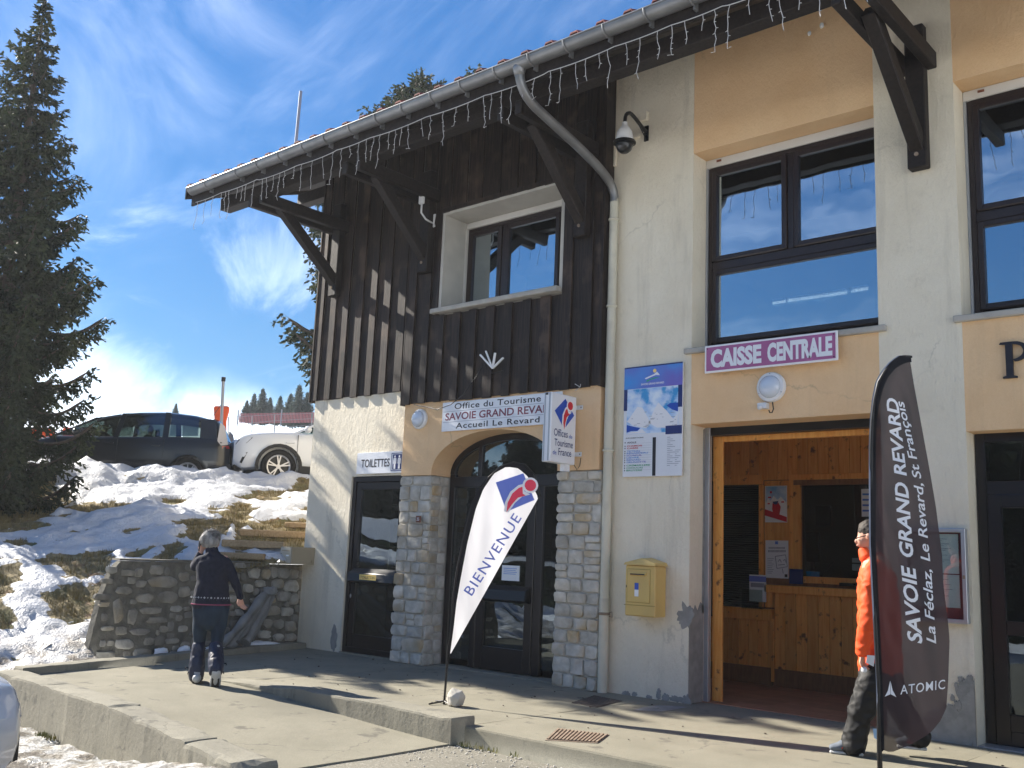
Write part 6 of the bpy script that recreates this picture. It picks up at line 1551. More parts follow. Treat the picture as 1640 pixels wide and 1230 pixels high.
        for p in S['lamps']:
            m=MB(); q=p['poly']; n=len(q); k=p.get('k',.012)
            # lamp polygon in (x,z), laid on the curved corner
            f=lambda x,z,o:(x,sd*(hw*interp(S['plan'],x)*interp([(0,.985),(.62,.99),(1,.955)],min(1,max(0,(z-.3)/max(.1,beltz(x)-.3))))+o),z)
            m.add([f(x,z,k) for x,z in q]+[f(x,z,-.06) for x,z in q],[tuple(range(n)),tuple(range(2*n-1,n-1,-1))]+[(j,(j+1)%n,n+(j+1)%n,n+j) for j in range(n)])
            part(p['name'],m,p['mat'],t,local=True)
    for k in ('windscreen','rear_window'):
        (xa,za),(xb,zb)=S[k]; m=MB(); V=[];Fc=[]
        for i in range(5):
            u=i/4; x=xa*(1-u)+xb*u; z=za*(1-u)+zb*u; w=gy(min(max(x,S['rear']+.02),S['front']),max(z,beltz(x)))-.03
            V+=[(x-.10*abs(v)**2.5*(1 if k=='windscreen' else -1),w*v,z) for v in np.linspace(-1,1,9)]
        for i in range(4):
            for j in range(8): Fc.append((i*9+j,i*9+j+1,(i+1)*9+j+1,(i+1)*9+j))
        part(k,m.add(V,Fc),'glass_car',t,local=True,smooth=True)
    if detail:
        m=MB()
        for x in (.45,-.45):
            for y in (.38,-.38): m.box(x-.08,x+.06,y-.22,y+.22,.6,1.12).box(x-.05,x+.02,y-.12,y+.12,1.14,1.34)
        m.box(1.0,.8,-.7,.7,.7,1.02)
        part('seats',m,'car_int',t,local=True,bevel=.03)
        for sd in (1,-1):
            for x in S['doors']:
                m=MB(); w=lambda z: hw*.99
                for z0,z1 in ((.34,.6),(.6,beltz(x)-.03)): m.box(x-.003,x+.003,sd*(hw*.96),sd*(hw*1.001),z0,z1)
                part('door_gap',m,'car_trim',t,local=True)
                m=MB().box(x+.07,x+.24,sd*(hw*.98),sd*(hw+.02),.86,.885); part('door_handle',m,paint,t,local=True,bevel=.004)
    for x in S['wheels']:
        for sd in (1,-1): wheel(t,x,sd*(hw-.115),S['wr'],wk,sd)
    for e in S.get('extra',[]):
        m=MB().box(*e[2]); part(e[0],m,e[1],t,local=True,bevel=.02)
    return t
PL=[(-2.3,.55),(-2.15,.84),(-1.95,.93),(-1.5,.99),(-.5,1.0),(1.0,.995),(1.6,.955),(1.95,.86),(2.12,.72),(2.25,.50)]
MPV=dict(hw=.92,front=2.17,rear=-2.17,wr=.33,wheels=(-1.37,1.33),crown=.0,tumble=.30,plan=PL,
  sill=[(-2.17,.42),(-2.0,.30),(-1.8,.24),(1.7,.22),(2.0,.26),(2.17,.40)],
  belt=[(-2.17,.92),(-2.1,1.02),(-1.9,1.08),(-1.0,1.05),(0.3,.98),(1.35,.93),(1.75,.84),(2.0,.74),(2.17,.60)],
  roof=[(.55,1.43),(.3,1.51),(-.2,1.60),(-.8,1.64),(-1.4,1.60),(-1.84,1.50)],green=None,
  pillars=[(1.45,.53,.09),(.12,.02,.10),(-.86,-.84,.12),(-1.72,-1.66,.34),(-2.04,-1.80,.10)],
  side_glass=[[(1.28,.98),(.16,1.02),(.10,1.50),(.50,1.40)],[(.06,1.02),(-.80,1.07),(-.80,1.56),(.0,1.53)],[(-.93,1.08),(-1.50,1.12),(-1.48,1.52),(-.92,1.56)]],
  windscreen=((1.48,.94),(.55,1.44)),rear_window=((-2.10,1.08),(-1.86,1.52)),mirror=(.85,1.06),doors=(.06,-.85),
  lamps=[dict(name='headlight',mat='lamp_clear',poly=[(1.55,.80),(1.9,.70),(2.08,.62),(2.05,.56),(1.8,.62)]),dict(name='tail_light',mat='lamp_clear',poly=[(-1.93,1.44),(-2.02,1.36),(-2.12,.98),(-1.98,.95),(-1.90,1.04)],k=.004),dict(name='tail_light',mat='lamp_red',poly=[(-2.0,.94),(-2.13,.96),(-2.16,.90),(-2.02,.88)],k=.006)],
  extra=[('rear_bumper','car_trim',(-2.24,-2.05,-.78,.78,.34,.58)),('number_plate','logo_white',(-2.19,-2.16,-.26,.26,.80,.91))])
SUV=dict(MPV); SUV.update(hw=.93,front=2.25,rear=-2.25,wr=.36,wheels=(-1.34,1.34),tumble=.26,
  plan=[(-2.3,.60),(-2.2,.84),(-1.95,.94),(-1.5,.99),(-.5,1.0),(1.0,.995),(1.6,.975),(1.98,.93),(2.15,.87),(2.26,.76)],
  sill=[(-2.25,.45),(-2.0,.32),(-1.8,.30),(1.7,.30),(2.05,.26),(2.25,.34)],
  belt=[(-2.25,1.02),(-2.1,1.12),(-1.0,1.10),(.3,1.06),(1.0,1.08),(1.5,1.05),(1.9,1.0),(2.12,.94),(2.25,.84)],
  roof=[(.22,1.56),(-.1,1.62),(-.6,1.66),(-1.2,1.65),(-1.6,1.61),(-1.9,1.56)],
  pillars=[(1.10,.22,.10),(.02,-.03,.10),(-.95,-.93,.12),(-1.75,-1.66,.38),(-2.12,-1.86,.12)],
  side_glass=[[(.94,1.12),(.08,1.13),(.02,1.58),(.20,1.52)],[(-.06,1.12),(-.88,1.14),(-.88,1.59),(-.1,1.60)],[(-1.02,1.15),(-1.5,1.2),(-1.48,1.55),(-1.0,1.59)]],
  windscreen=((1.10,1.10),(.22,1.56)),rear_window=((-2.14,1.14),(-1.9,1.55)),mirror=(.80,1.17),doors=(.98,-.03,-.95),
  lamps=[dict(name='headlight',mat='car_trim',poly=[(1.90,.93),(2.17,.87),(2.23,.77),(2.02,.80)],k=.006),dict(name='fog_slot',mat='car_trim',poly=[(1.98,.62),(2.06,.58),(2.12,.40),(2.08,.38)],k=.006),dict(name='tail_light',mat='lamp_red',poly=[(-1.8,1.08),(-2.15,1.06),(-2.2,.95),(-1.9,1.0)])],
  extra=[('front_bumper','car_trim',(2.04,2.24,-.70,.70,.26,.36)),('grille','car_trim',(2.1,2.25,-.6,.6,.52,.78))])
HAT=dict(MPV); HAT.update(hw=.86,front=2.0,rear=-2.0,wr=.31,wheels=(-1.25,1.24),
  plan=[(-2.1,.6),(-1.95,.85),(-1.6,.96),(-.5,1.0),(1.0,.99),(1.45,.96),(1.75,.86),(1.92,.70),(2.02,.48)],
  sill=[(-2.0,.42),(-1.8,.26),(1.6,.22),(1.85,.22),(2.0,.30)],belt=[(-2.0,.9),(-1.8,1.02),(-.9,.98),(.4,.92),(1.0,.92),(1.5,.86),(1.8,.76),(2.0,.58)],
  roof=[(.3,1.40),(.0,1.46),(-.5,1.49),(-1.1,1.47),(-1.6,1.38)],pillars=[(1.05,.3,.09),(-.0,-.05,.10),(-1.0,-.98,.14),(-1.75,-1.55,.26)],
  side_glass=[[(.9,.95),(.05,.97),(.0,1.40),(.28,1.34)],[(-.1,.97),(-.9,1.02),(-.9,1.40),(-.1,1.41)]],windscreen=((1.05,.92),(.3,1.40)),rear_window=((-1.9,1.0),(-1.6,1.38)),mirror=(.8,1.0),doors=(.95,-.05),
  lamps=[dict(name='headlight',mat='lamp_clear',poly=[(1.30,.84),(1.62,.80),(1.86,.66),(1.90,.58),(1.70,.60),(1.45,.72)]),dict(name='fog_grille',mat='car_trim',poly=[(1.66,.40),(1.90,.46),(1.93,.30),(1.72,.22)]),dict(name='tail_light',mat='lamp_red',poly=[(-1.6,.98),(-1.9,.94),(-1.95,.74),(-1.75,.80)])],
  extra=[('grille','car_trim',(1.86,1.99,-.45,.45,.30,.48)),('number_plate','logo_white',(1.97,2.0,-.26,.26,.50,.60))])
def place_car(px,py,d,nx,**k):
    pass
# black people carrier up on the bank: rear towards the middle of the photograph
vd=np.array([-.86,.51]); pr=np.array([-.51,-.86])      # away from the camera / to the left in view
hd=pr*math.cos(R(9))+vd*math.sin(R(9)); ang=math.atan2(hd[1],hd[0])
rear=PD(360,768,22.3); cen=rear[:2]+hd*2.02
BC=car('black_car','dark people carrier parked on the snowy bank, half hidden by the spruce','car_black',MPV,(cen[0],cen[1],rear[2]-.30),ang,pitch=0,wk='thin')
part('aerial',MB().tube([(-1.6,0,1.58),(-1.80,0,1.92)],.006,5),'black',BC,local=True)
hd2=pr*math.cos(R(-2))+vd*math.sin(R(-2)); ang2=math.atan2(hd2[1],hd2[0])
fr=PD(373,752,22.0); cen2=fr[:2]-hd2*2.18
WC=car('white_suv','white sport utility car parked behind the dark one, cut off by the house corner','car_white',SUV,(cen2[0],cen2[1],fr[2]-.30),ang2,wk='double',arch='black')
# white car nose at the lower left edge
q=PD(34,1150,6.9); rgt_=np.array([.51,.86]); tow=np.array([.80,-.45])
hd3=rgt_*.80+tow*.45; hd3/=np.linalg.norm(hd3); lft=np.array([-hd3[1],hd3[0]])
cc3=np.array([q[0],q[1]])-hd3*1.86-lft*(-.50)-rgt_*.66
FC=car('white_hatchback','white small car whose nose enters at the lower left edge, on the slushy parking','car_white',HAT,(cc3[0],cc3[1],-.40),math.atan2(hd3[1],hd3[0]),wk='double')
# cars of the parking that show only in the door glass
for i,(x,y,a,mt,sp,lb) in enumerate(((-.6,-5.5,70,'car_silver',HAT,'silver hatchback parked across the road, mirrored in the shop door'),(-5.0,-6.5,80,'car_white',SUV,'white car parked across the road, mirrored in the arched entrance'),(-8.4,-7.5,80,'car_black',MPV,'dark car parked across the road, mirrored in the toilet door'),(3.2,-6,75,'car_black',HAT,'dark hatchback parked across the road to the right'))):
    c=car('parked_car',lb,mt,sp,(x,y,-.44),R(a),wk='double',detail=False)
# ---------------------------------------------------------------- spruces
def spruce_mesh(h,rad,seed,nb,shoots,leaves,leaf,z0f=.04,droop=.35,upt=.22,gap=.0,trunk_r=.16,irr=.35):
    """returns trunk MB and (verts, faces) of the crown; rad(u) is the branch length at relative height u"""
    rg=np.random.default_rng(seed); VV=[];FF=[];nv=0; bm_=MB()
    tr=MB().tube([(0,0,-.3),(0,0,h*.3),(0,0,h*.7),(0,0,h)],[trunk_r,trunk_r*.8,trunk_r*.4,.012],10)
    lv=[]
    for i in range(nb):
        u=z0f+(1-z0f)*((i+rg.random())/nb)**1.0; z=h*u*.985
        L=rad(u)*(1-irr*rg.random()**1.5)*(1.0+.18*rg.standard_normal()*.5)
        if rg.random()<.05: L*=1.28
        if L<.05: L=.05
        if gap and rg.random()<gap: continue
        az=i*2.399+rg.normal(0,.3); d=np.array([math.cos(az),math.sin(az)])
        n=max(4,int(shoots*L**.8)); 
        dr=droop*(1-u*.75)+.05*rg.standard_normal()
        T=np.linspace(.10,1,n)
        zz_=z - dr*L*np.sin(T*math.pi*.62) + upt*L*T**3
        bp_=[(d[0]*L*t,d[1]*L*t,float(zq)) for t,zq in zip(T,zz_)]
        if L>.35: bm_.tube([(0,0,z)]+bp_[::2]+[bp_[-1]],[.022*L+.004]+[.016*L+.003]*(len(bp_[::2])-1)+[.004,.003],4,False)
        perp=np.array([-d[1],d[0]])
        for t,p in zip(T,bp_):
            p=np.array(p)
            for sd in (-1,1):
                l=(.40*L*(1-t*.75)+.07)*(.6+.6*rg.random())
                dirv=np.array([*(perp*sd*.75+d*(.55+.3*rg.random())),-.12-.9*rg.random()*(1-u*.6)*(.4 if L<.6 else 1)]); dirv/=np.linalg.norm(dirv)
                K=max(2,int(leaves*l/.35+1))
                s=rg.random(K)*l; P=p+dirv*s[:,None]; P[:,2]-=.22*s**1.4
                lv.append((P,np.repeat(dirv[None],K,0)))
            # hanging spray under the branch
            if L>.7 and rg.random()<.6:
                l=.18+.20*rg.random(); K=max(2,int(leaves*l/.35)); s=rg.random(K)*l
                P=p+np.array([0,0,-1])*s[:,None]+rg.normal(0,.02,(K,3)); lv.append((P,np.repeat(np.array([[0,0,-1.]]),K,0)))
    # leader
    K=int(leaves*3); s=rg.random(K)*.5; P=np.zeros((K,3)); P[:,2]=h-s+.05; lv.append((P,np.repeat(np.array([[0,0,1.]]),K,0)))
    P=np.concatenate([a for a,_ in lv]); Dv=np.concatenate([b for _,b in lv]); N=len(P)
    rv=rg.normal(0,1,(N,3)); q=Dv*.9+rv*.42; q/=np.linalg.norm(q,axis=1)[:,None]
    sd=np.cross(q,rg.normal(0,1,(N,3))); sd/=np.linalg.norm(sd,axis=1)[:,None]
    ln=leaf*(.7+.7*rg.random(N))[:,None]; wd_=ln*.20
    A=P-sd*wd_*.5; B_=P+sd*wd_*.5; C_=P+q*ln*.6+sd*wd_; D_=P+q*ln; E_=P+q*ln*.6-sd*wd_
    V=np.stack([A,B_,C_,D_,E_],1).reshape(-1,3)
    idx=np.arange(N)[:,None]*5
    return tr,bm_,V,idx
def crown_obj(name,V,idx,mat):
    N=len(idx); me=bpy.data.meshes.new(name); me.vertices.add(len(V)); me.vertices.foreach_set('co',V.astype(np.float32).ravel())
    F_=(idx+np.arange(5)[None]).ravel(); me.loops.add(len(F_)); me.loops.foreach_set('vertex_index',F_.astype(np.int32))
    me.polygons.add(N); me.polygons.foreach_set('loop_start',(np.arange(N)*5).astype(np.int32)); me.polygons.foreach_set('loop_total',np.full(N,5,dtype=np.int32)); me.update(); me.validate()
    me.materials.append(MAT[mat]); o=bpy.data.objects.new(name,me); C.objects.link(o); return o
def spruce(name,label,loc,h,rad,seed,nb,shoots,leaves,leaf,mat='needles',group=None,**k):
    t=thing(name,label,'tree',loc,0,group); tr,br,V,idx=spruce_mesh(h,rad,seed,nb,shoots,leaves,leaf,**k)
    part('trunk',tr,'bark',t,local=True,smooth=True)
    if br.v: part('branches',br,'bark',t,local=True,merge=False)
    c=crown_obj('crown',V,idx,mat); c.parent=t; return t
tp_=PD(-46,884,19.6); ztip=PD(62,-14,19.6)[2]
_ys=[-14,30,90,150,250,400,520,620,700,800,880]; _rs=[.05,.32,.52,.74,1.0,1.42,1.72,2.1,1.85,2.0,1.7]
_us=[(PD(0,y,19.6)[2]-tp_[2]+.15)/(ztip-tp_[2]+.15) for y in _ys]
def rad1(u): return float(np.interp(u,_us[::-1],_rs[::-1]))
spruce('spruce','tall narrow dark spruce on the snowy bank at the left edge, by the dark car',(tp_[0],tp_[1],tp_[2]-.15),ztip-tp_[2]+.15,rad1,3,215,19,17,.085,irr=.55,gap=.05,droop=.50,upt=.34)
# spruces behind the house, tips over the roof and branches left of the boards
for (px_c,ty,dist,rr__,sd_,lab,zf) in ((640,112,27.,[3.3,3.1,2.7,1.9,.25],8,'big spruce behind the house, branches showing left of the boarded wall and over the roof',.30),(738,104,29.,[3,2.8,2.3,1.5,.2],12,'spruce behind the roof, its small tip furthest right over the tiles',.5),(596,158,26.,[2.4,2.2,1.9,1.3,.2],14,'lower spruce behind the roof, its tip left of the big one',.5)):
    a=PD(px_c,700,dist); zb_=base_z(a[0],a[1]); top=PD(px_c+10,ty,dist); rr_c=rr__
    spruce('spruce',lab,(a[0],a[1],zb_),top[2]-zb_,lambda u: float(np.interp(u,[0,.35,.6,.85,1],rr_c)),sd_,300,11,12,.12,irr=.5,z0f=zf)
# far spruces on the hill crest
FT_=None
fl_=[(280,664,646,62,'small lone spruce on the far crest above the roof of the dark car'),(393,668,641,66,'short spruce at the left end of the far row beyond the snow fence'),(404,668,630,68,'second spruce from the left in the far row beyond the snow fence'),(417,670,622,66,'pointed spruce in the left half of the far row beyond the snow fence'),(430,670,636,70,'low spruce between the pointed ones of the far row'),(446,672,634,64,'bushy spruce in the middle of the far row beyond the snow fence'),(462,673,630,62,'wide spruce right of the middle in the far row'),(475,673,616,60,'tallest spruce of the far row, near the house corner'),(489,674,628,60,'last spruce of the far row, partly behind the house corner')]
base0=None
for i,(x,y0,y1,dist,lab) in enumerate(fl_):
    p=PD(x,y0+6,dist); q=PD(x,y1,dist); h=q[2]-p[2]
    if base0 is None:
        base0=spruce('far_spruce',lab,tuple(p),6.,lambda u: float(np.interp(u,[0,.1,.5,1],[1.5,1.75,1.15,.08])),31,170,7,7,.20,mat='needles_hazed',group='spruces on the far crest',irr=.3,trunk_r=.1)
        o=base0
    else:
        o=copy_tree(base0); o.location=tuple(p); o['label']=lab
    o.scale=(h/6*1.05,h/6*1.05,h/6); o.rotation_euler=(0,0,i*1.3)
# dark spruces across the road, mirrored in the windows
b2=None; rt_=random.Random(8)
for i in range(34):
    x=-46+i*2.3+rt_.uniform(-1,1); y=-15-8*rt_.random()-max(0,(x+20))*.32; y=max(y,-34); h=rt_.uniform(6.5,9.0)*(1 if y<-20 else .85)
    if b2 is None:
        b2=spruce('dark_spruce','dark spruce across the road, mirrored in the glass',(x,y,-.4),9.,lambda u: float(np.interp(u,[0,.1,.5,1],[2.6,2.9,2.1,.15])),41,150,8,8,.26,group='spruces across the road',irr=.3,z0f=.01); o=b2
    else: o=copy_tree(b2); o.location=(x,y,-.4)
    o.scale=(h/9*1.15,h/9*1.15,h/9); o.rotation_euler=(0,0,i*.9)
for i in range(26):
    x=-58+i*2.2+rt_.uniform(-1,1); y=-27-5*rt_.random()+max(0,-(x+20))*.30; o=copy_tree(b2); o.location=(x,y,-.4); h=rt_.uniform(8.5,11.5); o.scale=(h/9*1.2,h/9*1.2,h/9); o.rotation_euler=(0,0,i*1.7)
# ---------------------------------------------------------------- fence, mat, posts on the hill
a=PD(353,690,23.6); 
t=thing('orange_crash_mat','tall orange crash mat wrapped round a grey post behind the dark car','crash mat',(a[0],a[1],base_z(a[0],a[1])))
def vbox(x0,y0,x1,y1,d,th,m=None,skew=0):
    m=m or MB(); P=[PD(x0,y1,d),PD(x1,y1,d),PD(x1,y0,d),PD(x0,y0,d)]; b_=np.array([-.84,.54,0])*th
    for k in range(4): P[k]=P[k]
    m.hexa([P[0],P[1],P[1]+b_,P[0]+b_,P[3],P[2],P[2]+b_,P[3]+b_]); return m
m=MB(); P=[(342,650),(366,650),(368,654),(363,672),(363,697),(356,712),(346,712),(345,700)]
A=[PD(x,y,23.6) for x,y in P]; b_=np.array([-.84,.54,0])*.35; n=len(A)
m.add(A+[p+b_ for p in A],[tuple(range(n)),tuple(range(2*n-1,n-1,-1))]+[(i,(i+1)%n,n+(i+1)%n,n+i) for i in range(n)]); part('mat',m,'orange_mat',t,bevel=.03)
p0=PD(353,716,23.4); p1=PD(357.5,611,23.4); part('post',MB().tube([p0,p1],.035,8),'galv',t); part('post_cap',MB().tube([p1,p1+(0,0,.10)],.05,8),'black',t)
t=thing('orange_crash_mat','orange crash mat low behind the nose of the dark car, seen through spruce twigs','crash mat',tuple(PD(65,720,25.)))
part('mat',vbox(50,684,84,722,25.,.4),'orange_mat',t,bevel=.04); part('post',MB().tube([PD(62,722,24.9),PD(62,676,24.9)],.03,6),'galv',t)
t=thing('orange_crash_mat','long reddish mat lying beyond the bonnet of the dark car','crash mat',tuple(PD(120,700,27.)))
part('mat',vbox(100,684,150,700,27.,.4),'orange_mat',t,bevel=.04)
# red snow fence along the crest
t=thing('snow_fence','low reddish snow fence along the snow crest in front of the far spruces','fence',tuple(PD(440,672,50)))
a=PD(381,668,50.); b_=PD(520,666,49.); m=MB(); n=60
zt_=PD(400,664,50.)[2]-PD(400,676,50.)[2]
for i in range(n):
    p=a*(1-i/n)+b_*(i/n); q=a*(1-(i+.55)/n)+b_*((i+.55)/n); q2=np.array([-.05,.03,0]); m.hexa([p-(0,0,.32),q-(0,0,.32),q-(0,0,.32)+q2,p-(0,0,.32)+q2,p+(0,0,.18),q+(0,0,.18),q+(0,0,.18)+q2,p+(0,0,.18)+q2])
tag(part('fence_slats',m,'net',t),kind='stuff')
for i in range(3):
    u=i/2.; p=a*(1-u)+b_*u; part('fence_post',MB().tube([p-(0,0,.5),p+(0,0,.35)],.03,6),'galv',t)
# net posts with thin wires nearer
t=thing('net_fence','thin wire net fence on posts crossing the snow slope behind the white car','fence',tuple(PD(440,700,30)))
pts=[PD(366,706,30.),PD(404,703,30.),PD(440,697,30.),PD(500,690,30.)]; tops=[PD(366,668,30.),PD(404,666,30.),PD(440,664,30.),PD(500,662,30.)]
for p,q in zip(pts,tops): part('fence_post',MB().tube([p-(0,0,.2),q],.018,5),'galv',t)
m=MB()
for k in (0,.35,.7,1.0): m.tube([p*(1-k)+q*k for p,q in zip(pts,tops)],.006,4)
part('wire',m,'galv',t)
# ---------------------------------------------------------------- people
class Person:
    def __init__(s,base):
        s.o=np.array(base,float); v=s.o-CAM; v[2]=0; s.n=v/np.linalg.norm(v); s.a=np.cross(s.n,(0,0,1)); s.a/=np.linalg.norm(s.a)
    def p(s,x,y,dep=0.): return PP(x,y,s.o,s.n)+s.n*dep
def limb(mb,pts,rad,a,n=14):
    """closed round limb; rad: (across, deep) per point; a: across axis"""
    pts=[np.array(p,float) for p in pts]; rad=[(r,r) if not hasattr(r,'__len__') else r for r in rad]
    P=[];Q=[]
    t0=pts[1]-pts[0]; t0/=np.linalg.norm(t0); t1=pts[-1]-pts[-2]; t1/=np.linalg.norm(t1); r0=rad[0]; r1=rad[-1]
    for k in (1.,.8,.45): P.append(pts[0]-t0*min(r0)*k); Q.append(tuple(c*math.sqrt(max(.001,1-k*k))+.001 for c in r0))
    # smooth subdivision along the chain
    for i in range(len(pts)-1):
        p0=pts[max(0,i-1)];p1=pts[i];p2=pts[i+1];p3=pts[min(len(pts)-1,i+2)]
        for k in range(5):
            t=k/5; q=.5*((2*p1)+(-p0+p2)*t+(2*p0-5*p1+4*p2-p3)*t*t+(-p0+3*p1-3*p2+p3)*t**3); P.append(q)
            Q.append(tuple(rad[i][j]*(1-t)+rad[i+1][j]*t for j in (0,1)))
    P.append(pts[-1]); Q.append(r1)
    for k in (.45,.8,1.): P.append(pts[-1]+t1*min(r1)*k); Q.append(tuple(c*math.sqrt(max(.001,1-k*k))+.001 for c in r1))
    o=len(mb.v)
    for i,p in enumerate(P):
        t=P[min(i+1,len(P)-1)]-P[max(0,i-1)]; t/=max(1e-9,np.linalg.norm(t)); u=np.array(a)-t*(np.array(a)@t); 
        if np.linalg.norm(u)<.1: u=np.array([0,0,1.])-t*t[2]
        u/=np.linalg.norm(u); w=np.cross(t,u)
        for k in range(n):
            an=2*math.pi*k/n; mb.v.append(tuple(p+u*math.cos(an)*Q[i][0]+w*math.sin(an)*Q[i][1]))
    for i in range(len(P)-1):
        for k in range(n): mb.f.append((o+i*n+k,o+i*n+(k+1)%n,o+(i+1)*n+(k+1)%n,o+(i+1)*n+k))
    mb.f.append(tuple(o+k for k in range(n))[::-1]); mb.f.append(tuple(o+(len(P)-1)*n+k for k in range(n)))
    return mb
def fuse(name,mb,mat,root,vox=.009,smooth=4,wr=0.,ws=9.,wst=(1,1,1),seed=0):
    w=wl_of(root); v=[(p[0]-w.x,p[1]-w.y,p[2]-w.z) for p in mb.v]
    o=rawobj(name,v,mb.f,mat,merge=False); md=o.modifiers.new('r','REMESH'); md.mode='VOXEL'; md.voxel_size=vox
    ms=o.modifiers.new('s','SMOOTH'); ms.iterations=smooth; ms.factor=.5
    me=evald(o,name); o.modifiers.clear(); o.data=me
    if not me.materials: me.materials.append(MAT[mat])
    if wr:
        no=[tuple(x.normal) for x in me.vertices]
        for x,nn in zip(me.vertices,no):
            c=x.co; q=mnoise.noise(Vector((c.x*ws*wst[0]+seed,c.y*ws*wst[1],c.z*ws*wst[2])))+.5*mnoise.noise(Vector((c.x*ws*2.3*wst[0],c.y*ws*2.3*wst[1]+seed,c.z*ws*2.3*wst[2])))
            q=1-abs(q)*2.2 if wr>0 else q
            x.co=c+Vector(nn)*abs(wr)*q
    me.shade_smooth(); o.parent=root; return o
def finger_hand(mb,wr_,palm,tip,across,scale=1.,curl=.25,thumb=1,outn=None):
    """palm from wrist to knuckles then four separate bent fingers and a thumb"""
    wr_=np.array(wr_,float);palm=np.array(palm,float);tip=np.array(tip,float); ax=np.array(across,float); ax/=np.linalg.norm(ax)
    d=palm-wr_; d/=np.linalg.norm(d); nrm=np.cross(d,ax); nrm/=np.linalg.norm(nrm)
    limb(mb,[wr_,(wr_+palm)/2,palm],[(.026*scale,.022*scale),(.037*scale,.018*scale),(.040*scale,.015*scale)],ax,12)
    L=np.linalg.norm(tip-palm)
    for i,(o_,l) in enumerate(((-.030,.85),(-.010,1.0),(.011,.95),(.031,.75))):
        b_=palm+ax*o_*scale; dd=d+ax*o_*2; k1=b_+dd*L*l*.42+nrm*curl*L*.18; k2=k1+dd*L*l*.30+nrm*curl*L*.45; k3=k2+dd*L*l*.16+nrm*curl*L*.5
        limb(mb,[b_-d*.02,b_+dd*.01,k1,k2,k3],[.0095*scale,.0095*scale,.0090*scale,.0082*scale,.0070*scale],ax,8)
    tb=wr_+d*.03+ax*thumb*.028*scale; limb(mb,[tb,tb+d*.03+ax*thumb*.022,tb+d*.058+ax*thumb*.028+nrm*.012],[.012*scale,.0105*scale,.0085*scale],ax,8)
    return mb
# --- woman walking away on the ramp
gz=.0
Wm=Person(PZ(331,1094,gz)); P=Wm.p; a=Wm.a; up_=np.array([0,0,1.]); fwd=Wm.n
t=thing('person','person with short grey hair in navy sweater walking away in ski boots, hand at ear','person',tuple(Wm.o))
# continuous body under the clothes
m=MB()
hc=P(338.5,864,.06)
limb(m,[P(337.5,905,.03),P(338.5,889,.03),P(339,878,.045)],[(.062,.06),(.050,.052),(.05,.055)],a)           # neck
m2=MB().ball(hc,(.074,.074,.095),18,14); m.add(m2.v,m2.f)
# jaw and face turned to the right
rt_dir=a*.80+fwd*.60; fc=hc+rt_dir*.045+np.array([0,0,-.035]); m2=MB().ball(fc,(.052,.052,.062),14,10); m.add(m2.v,m2.f)
m2=MB().ball(hc+rt_dir*.096+np.array([0,0,-.022]),(.013,.013,.020),10,8); m.add(m2.v,m2.f)      # nose
m2=MB().ball(hc+rt_dir*.078+np.array([0,0,-.062]),(.018,.018,.010),10,8); m.add(m2.v,m2.f)      # lips
ear=hc+a*.058-fwd*.040+np.array([0,0,-.02]); m2=MB().ball(ear,(.014,.020,.030),10,8); m.add(m2.v,m2.f)
sh_l,sh_r=P(322,897,.02),P(360,896,.02)
limb(m,[P(337,960,.0),P(339,930,.0),P(340,905,.01)],[(.15,.10),(.14,.10),(.12,.085)],a)
limb(m,[P(338,976,0),P(339,964,0)],[(.14,.09),(.14,.09)],a)
# arms
wrl,wrr=P(321.5,884,.10),P(383.5,957,-.01)
limb(m,[sh_l,P(314,905,.10),P(313.5,902,.16),wrl],[(.045,.045),(.038,.038),(.034,.034),(.024,.024)],a)
limb(m,[sh_r,P(365,908,.0),P(375,929,-.02),wrr],[(.042,.042),(.036,.036),(.030,.030),(.022,.022)],a)
limb(m,[P(325,980,0),P(320.5,1005,.02),P(319,1028,.04),P(314.5,1078,.0)],[.06,.05,.042,.036],a); limb(m,[P(351.5,980,0),P(350,1005,-.03),P(347,1028,-.08),P(345.5,1068,-.28)],[.06,.05,.042,.036],a)
finger_hand(m,wrl,P(323.5,875,.10),P(325.5,864,.11),a+fwd*.2,.95,.1,1)
finger_hand(m,wrr,P(386,966,-.01),P(389.5,978,-.02),a*.7+fwd*.7,1.0,.35,-1)
fuse('body',m,'skin',t,.0055,2)
m=MB().ball(hc+np.array([0,0,.016]),(.090,.093,.093),22,16); m2=MB().ball(hc-fwd*.025+np.array([0,0,-.02]),(.088,.08,.085),18,14); m.add(m2.v,m2.f); m2=MB().ball(hc-a*.03+np.array([0,0,-.0]),(.085,.09,.09),18,14); m.add(m2.v,m2.f)
fuse('hair',m,'hair_grey',t,.009,2,-.013,24,(1,1,.6),3)
rg_=random.Random(3); m=MB()
for k in range(2600):
    q=np.array([rg_.gauss(0,1),rg_.gauss(0,1),rg_.gauss(.25,.8)]); q/=np.linalg.norm(q)
    if q@rt_dir>.62 and q[2]<.45: continue
    if q[2]<-.62: continue
    b0_=hc+np.array([0,0,.010])+q*np.array([.086,.089,.094]); dn_=np.array([0,0,-1.])-q*(-q[2]); dn_=dn_/max(.2,np.linalg.norm(dn_)); tv_=dn_*.8+q*.35+np.array([rg_.gauss(0,.35) for _ in range(3)]); tv_/=np.linalg.norm(tv_); l_=rg_.uniform(.025,.06); sd_=np.cross(tv_,q); sd_=sd_/max(.1,np.linalg.norm(sd_))*.0022
    m.add([b0_-sd_,b0_+sd_,b0_+tv_*l_],[(0,1,2)])
tag(part('hair_strands',m,'hair_grey',t,merge=False),kind='stuff')
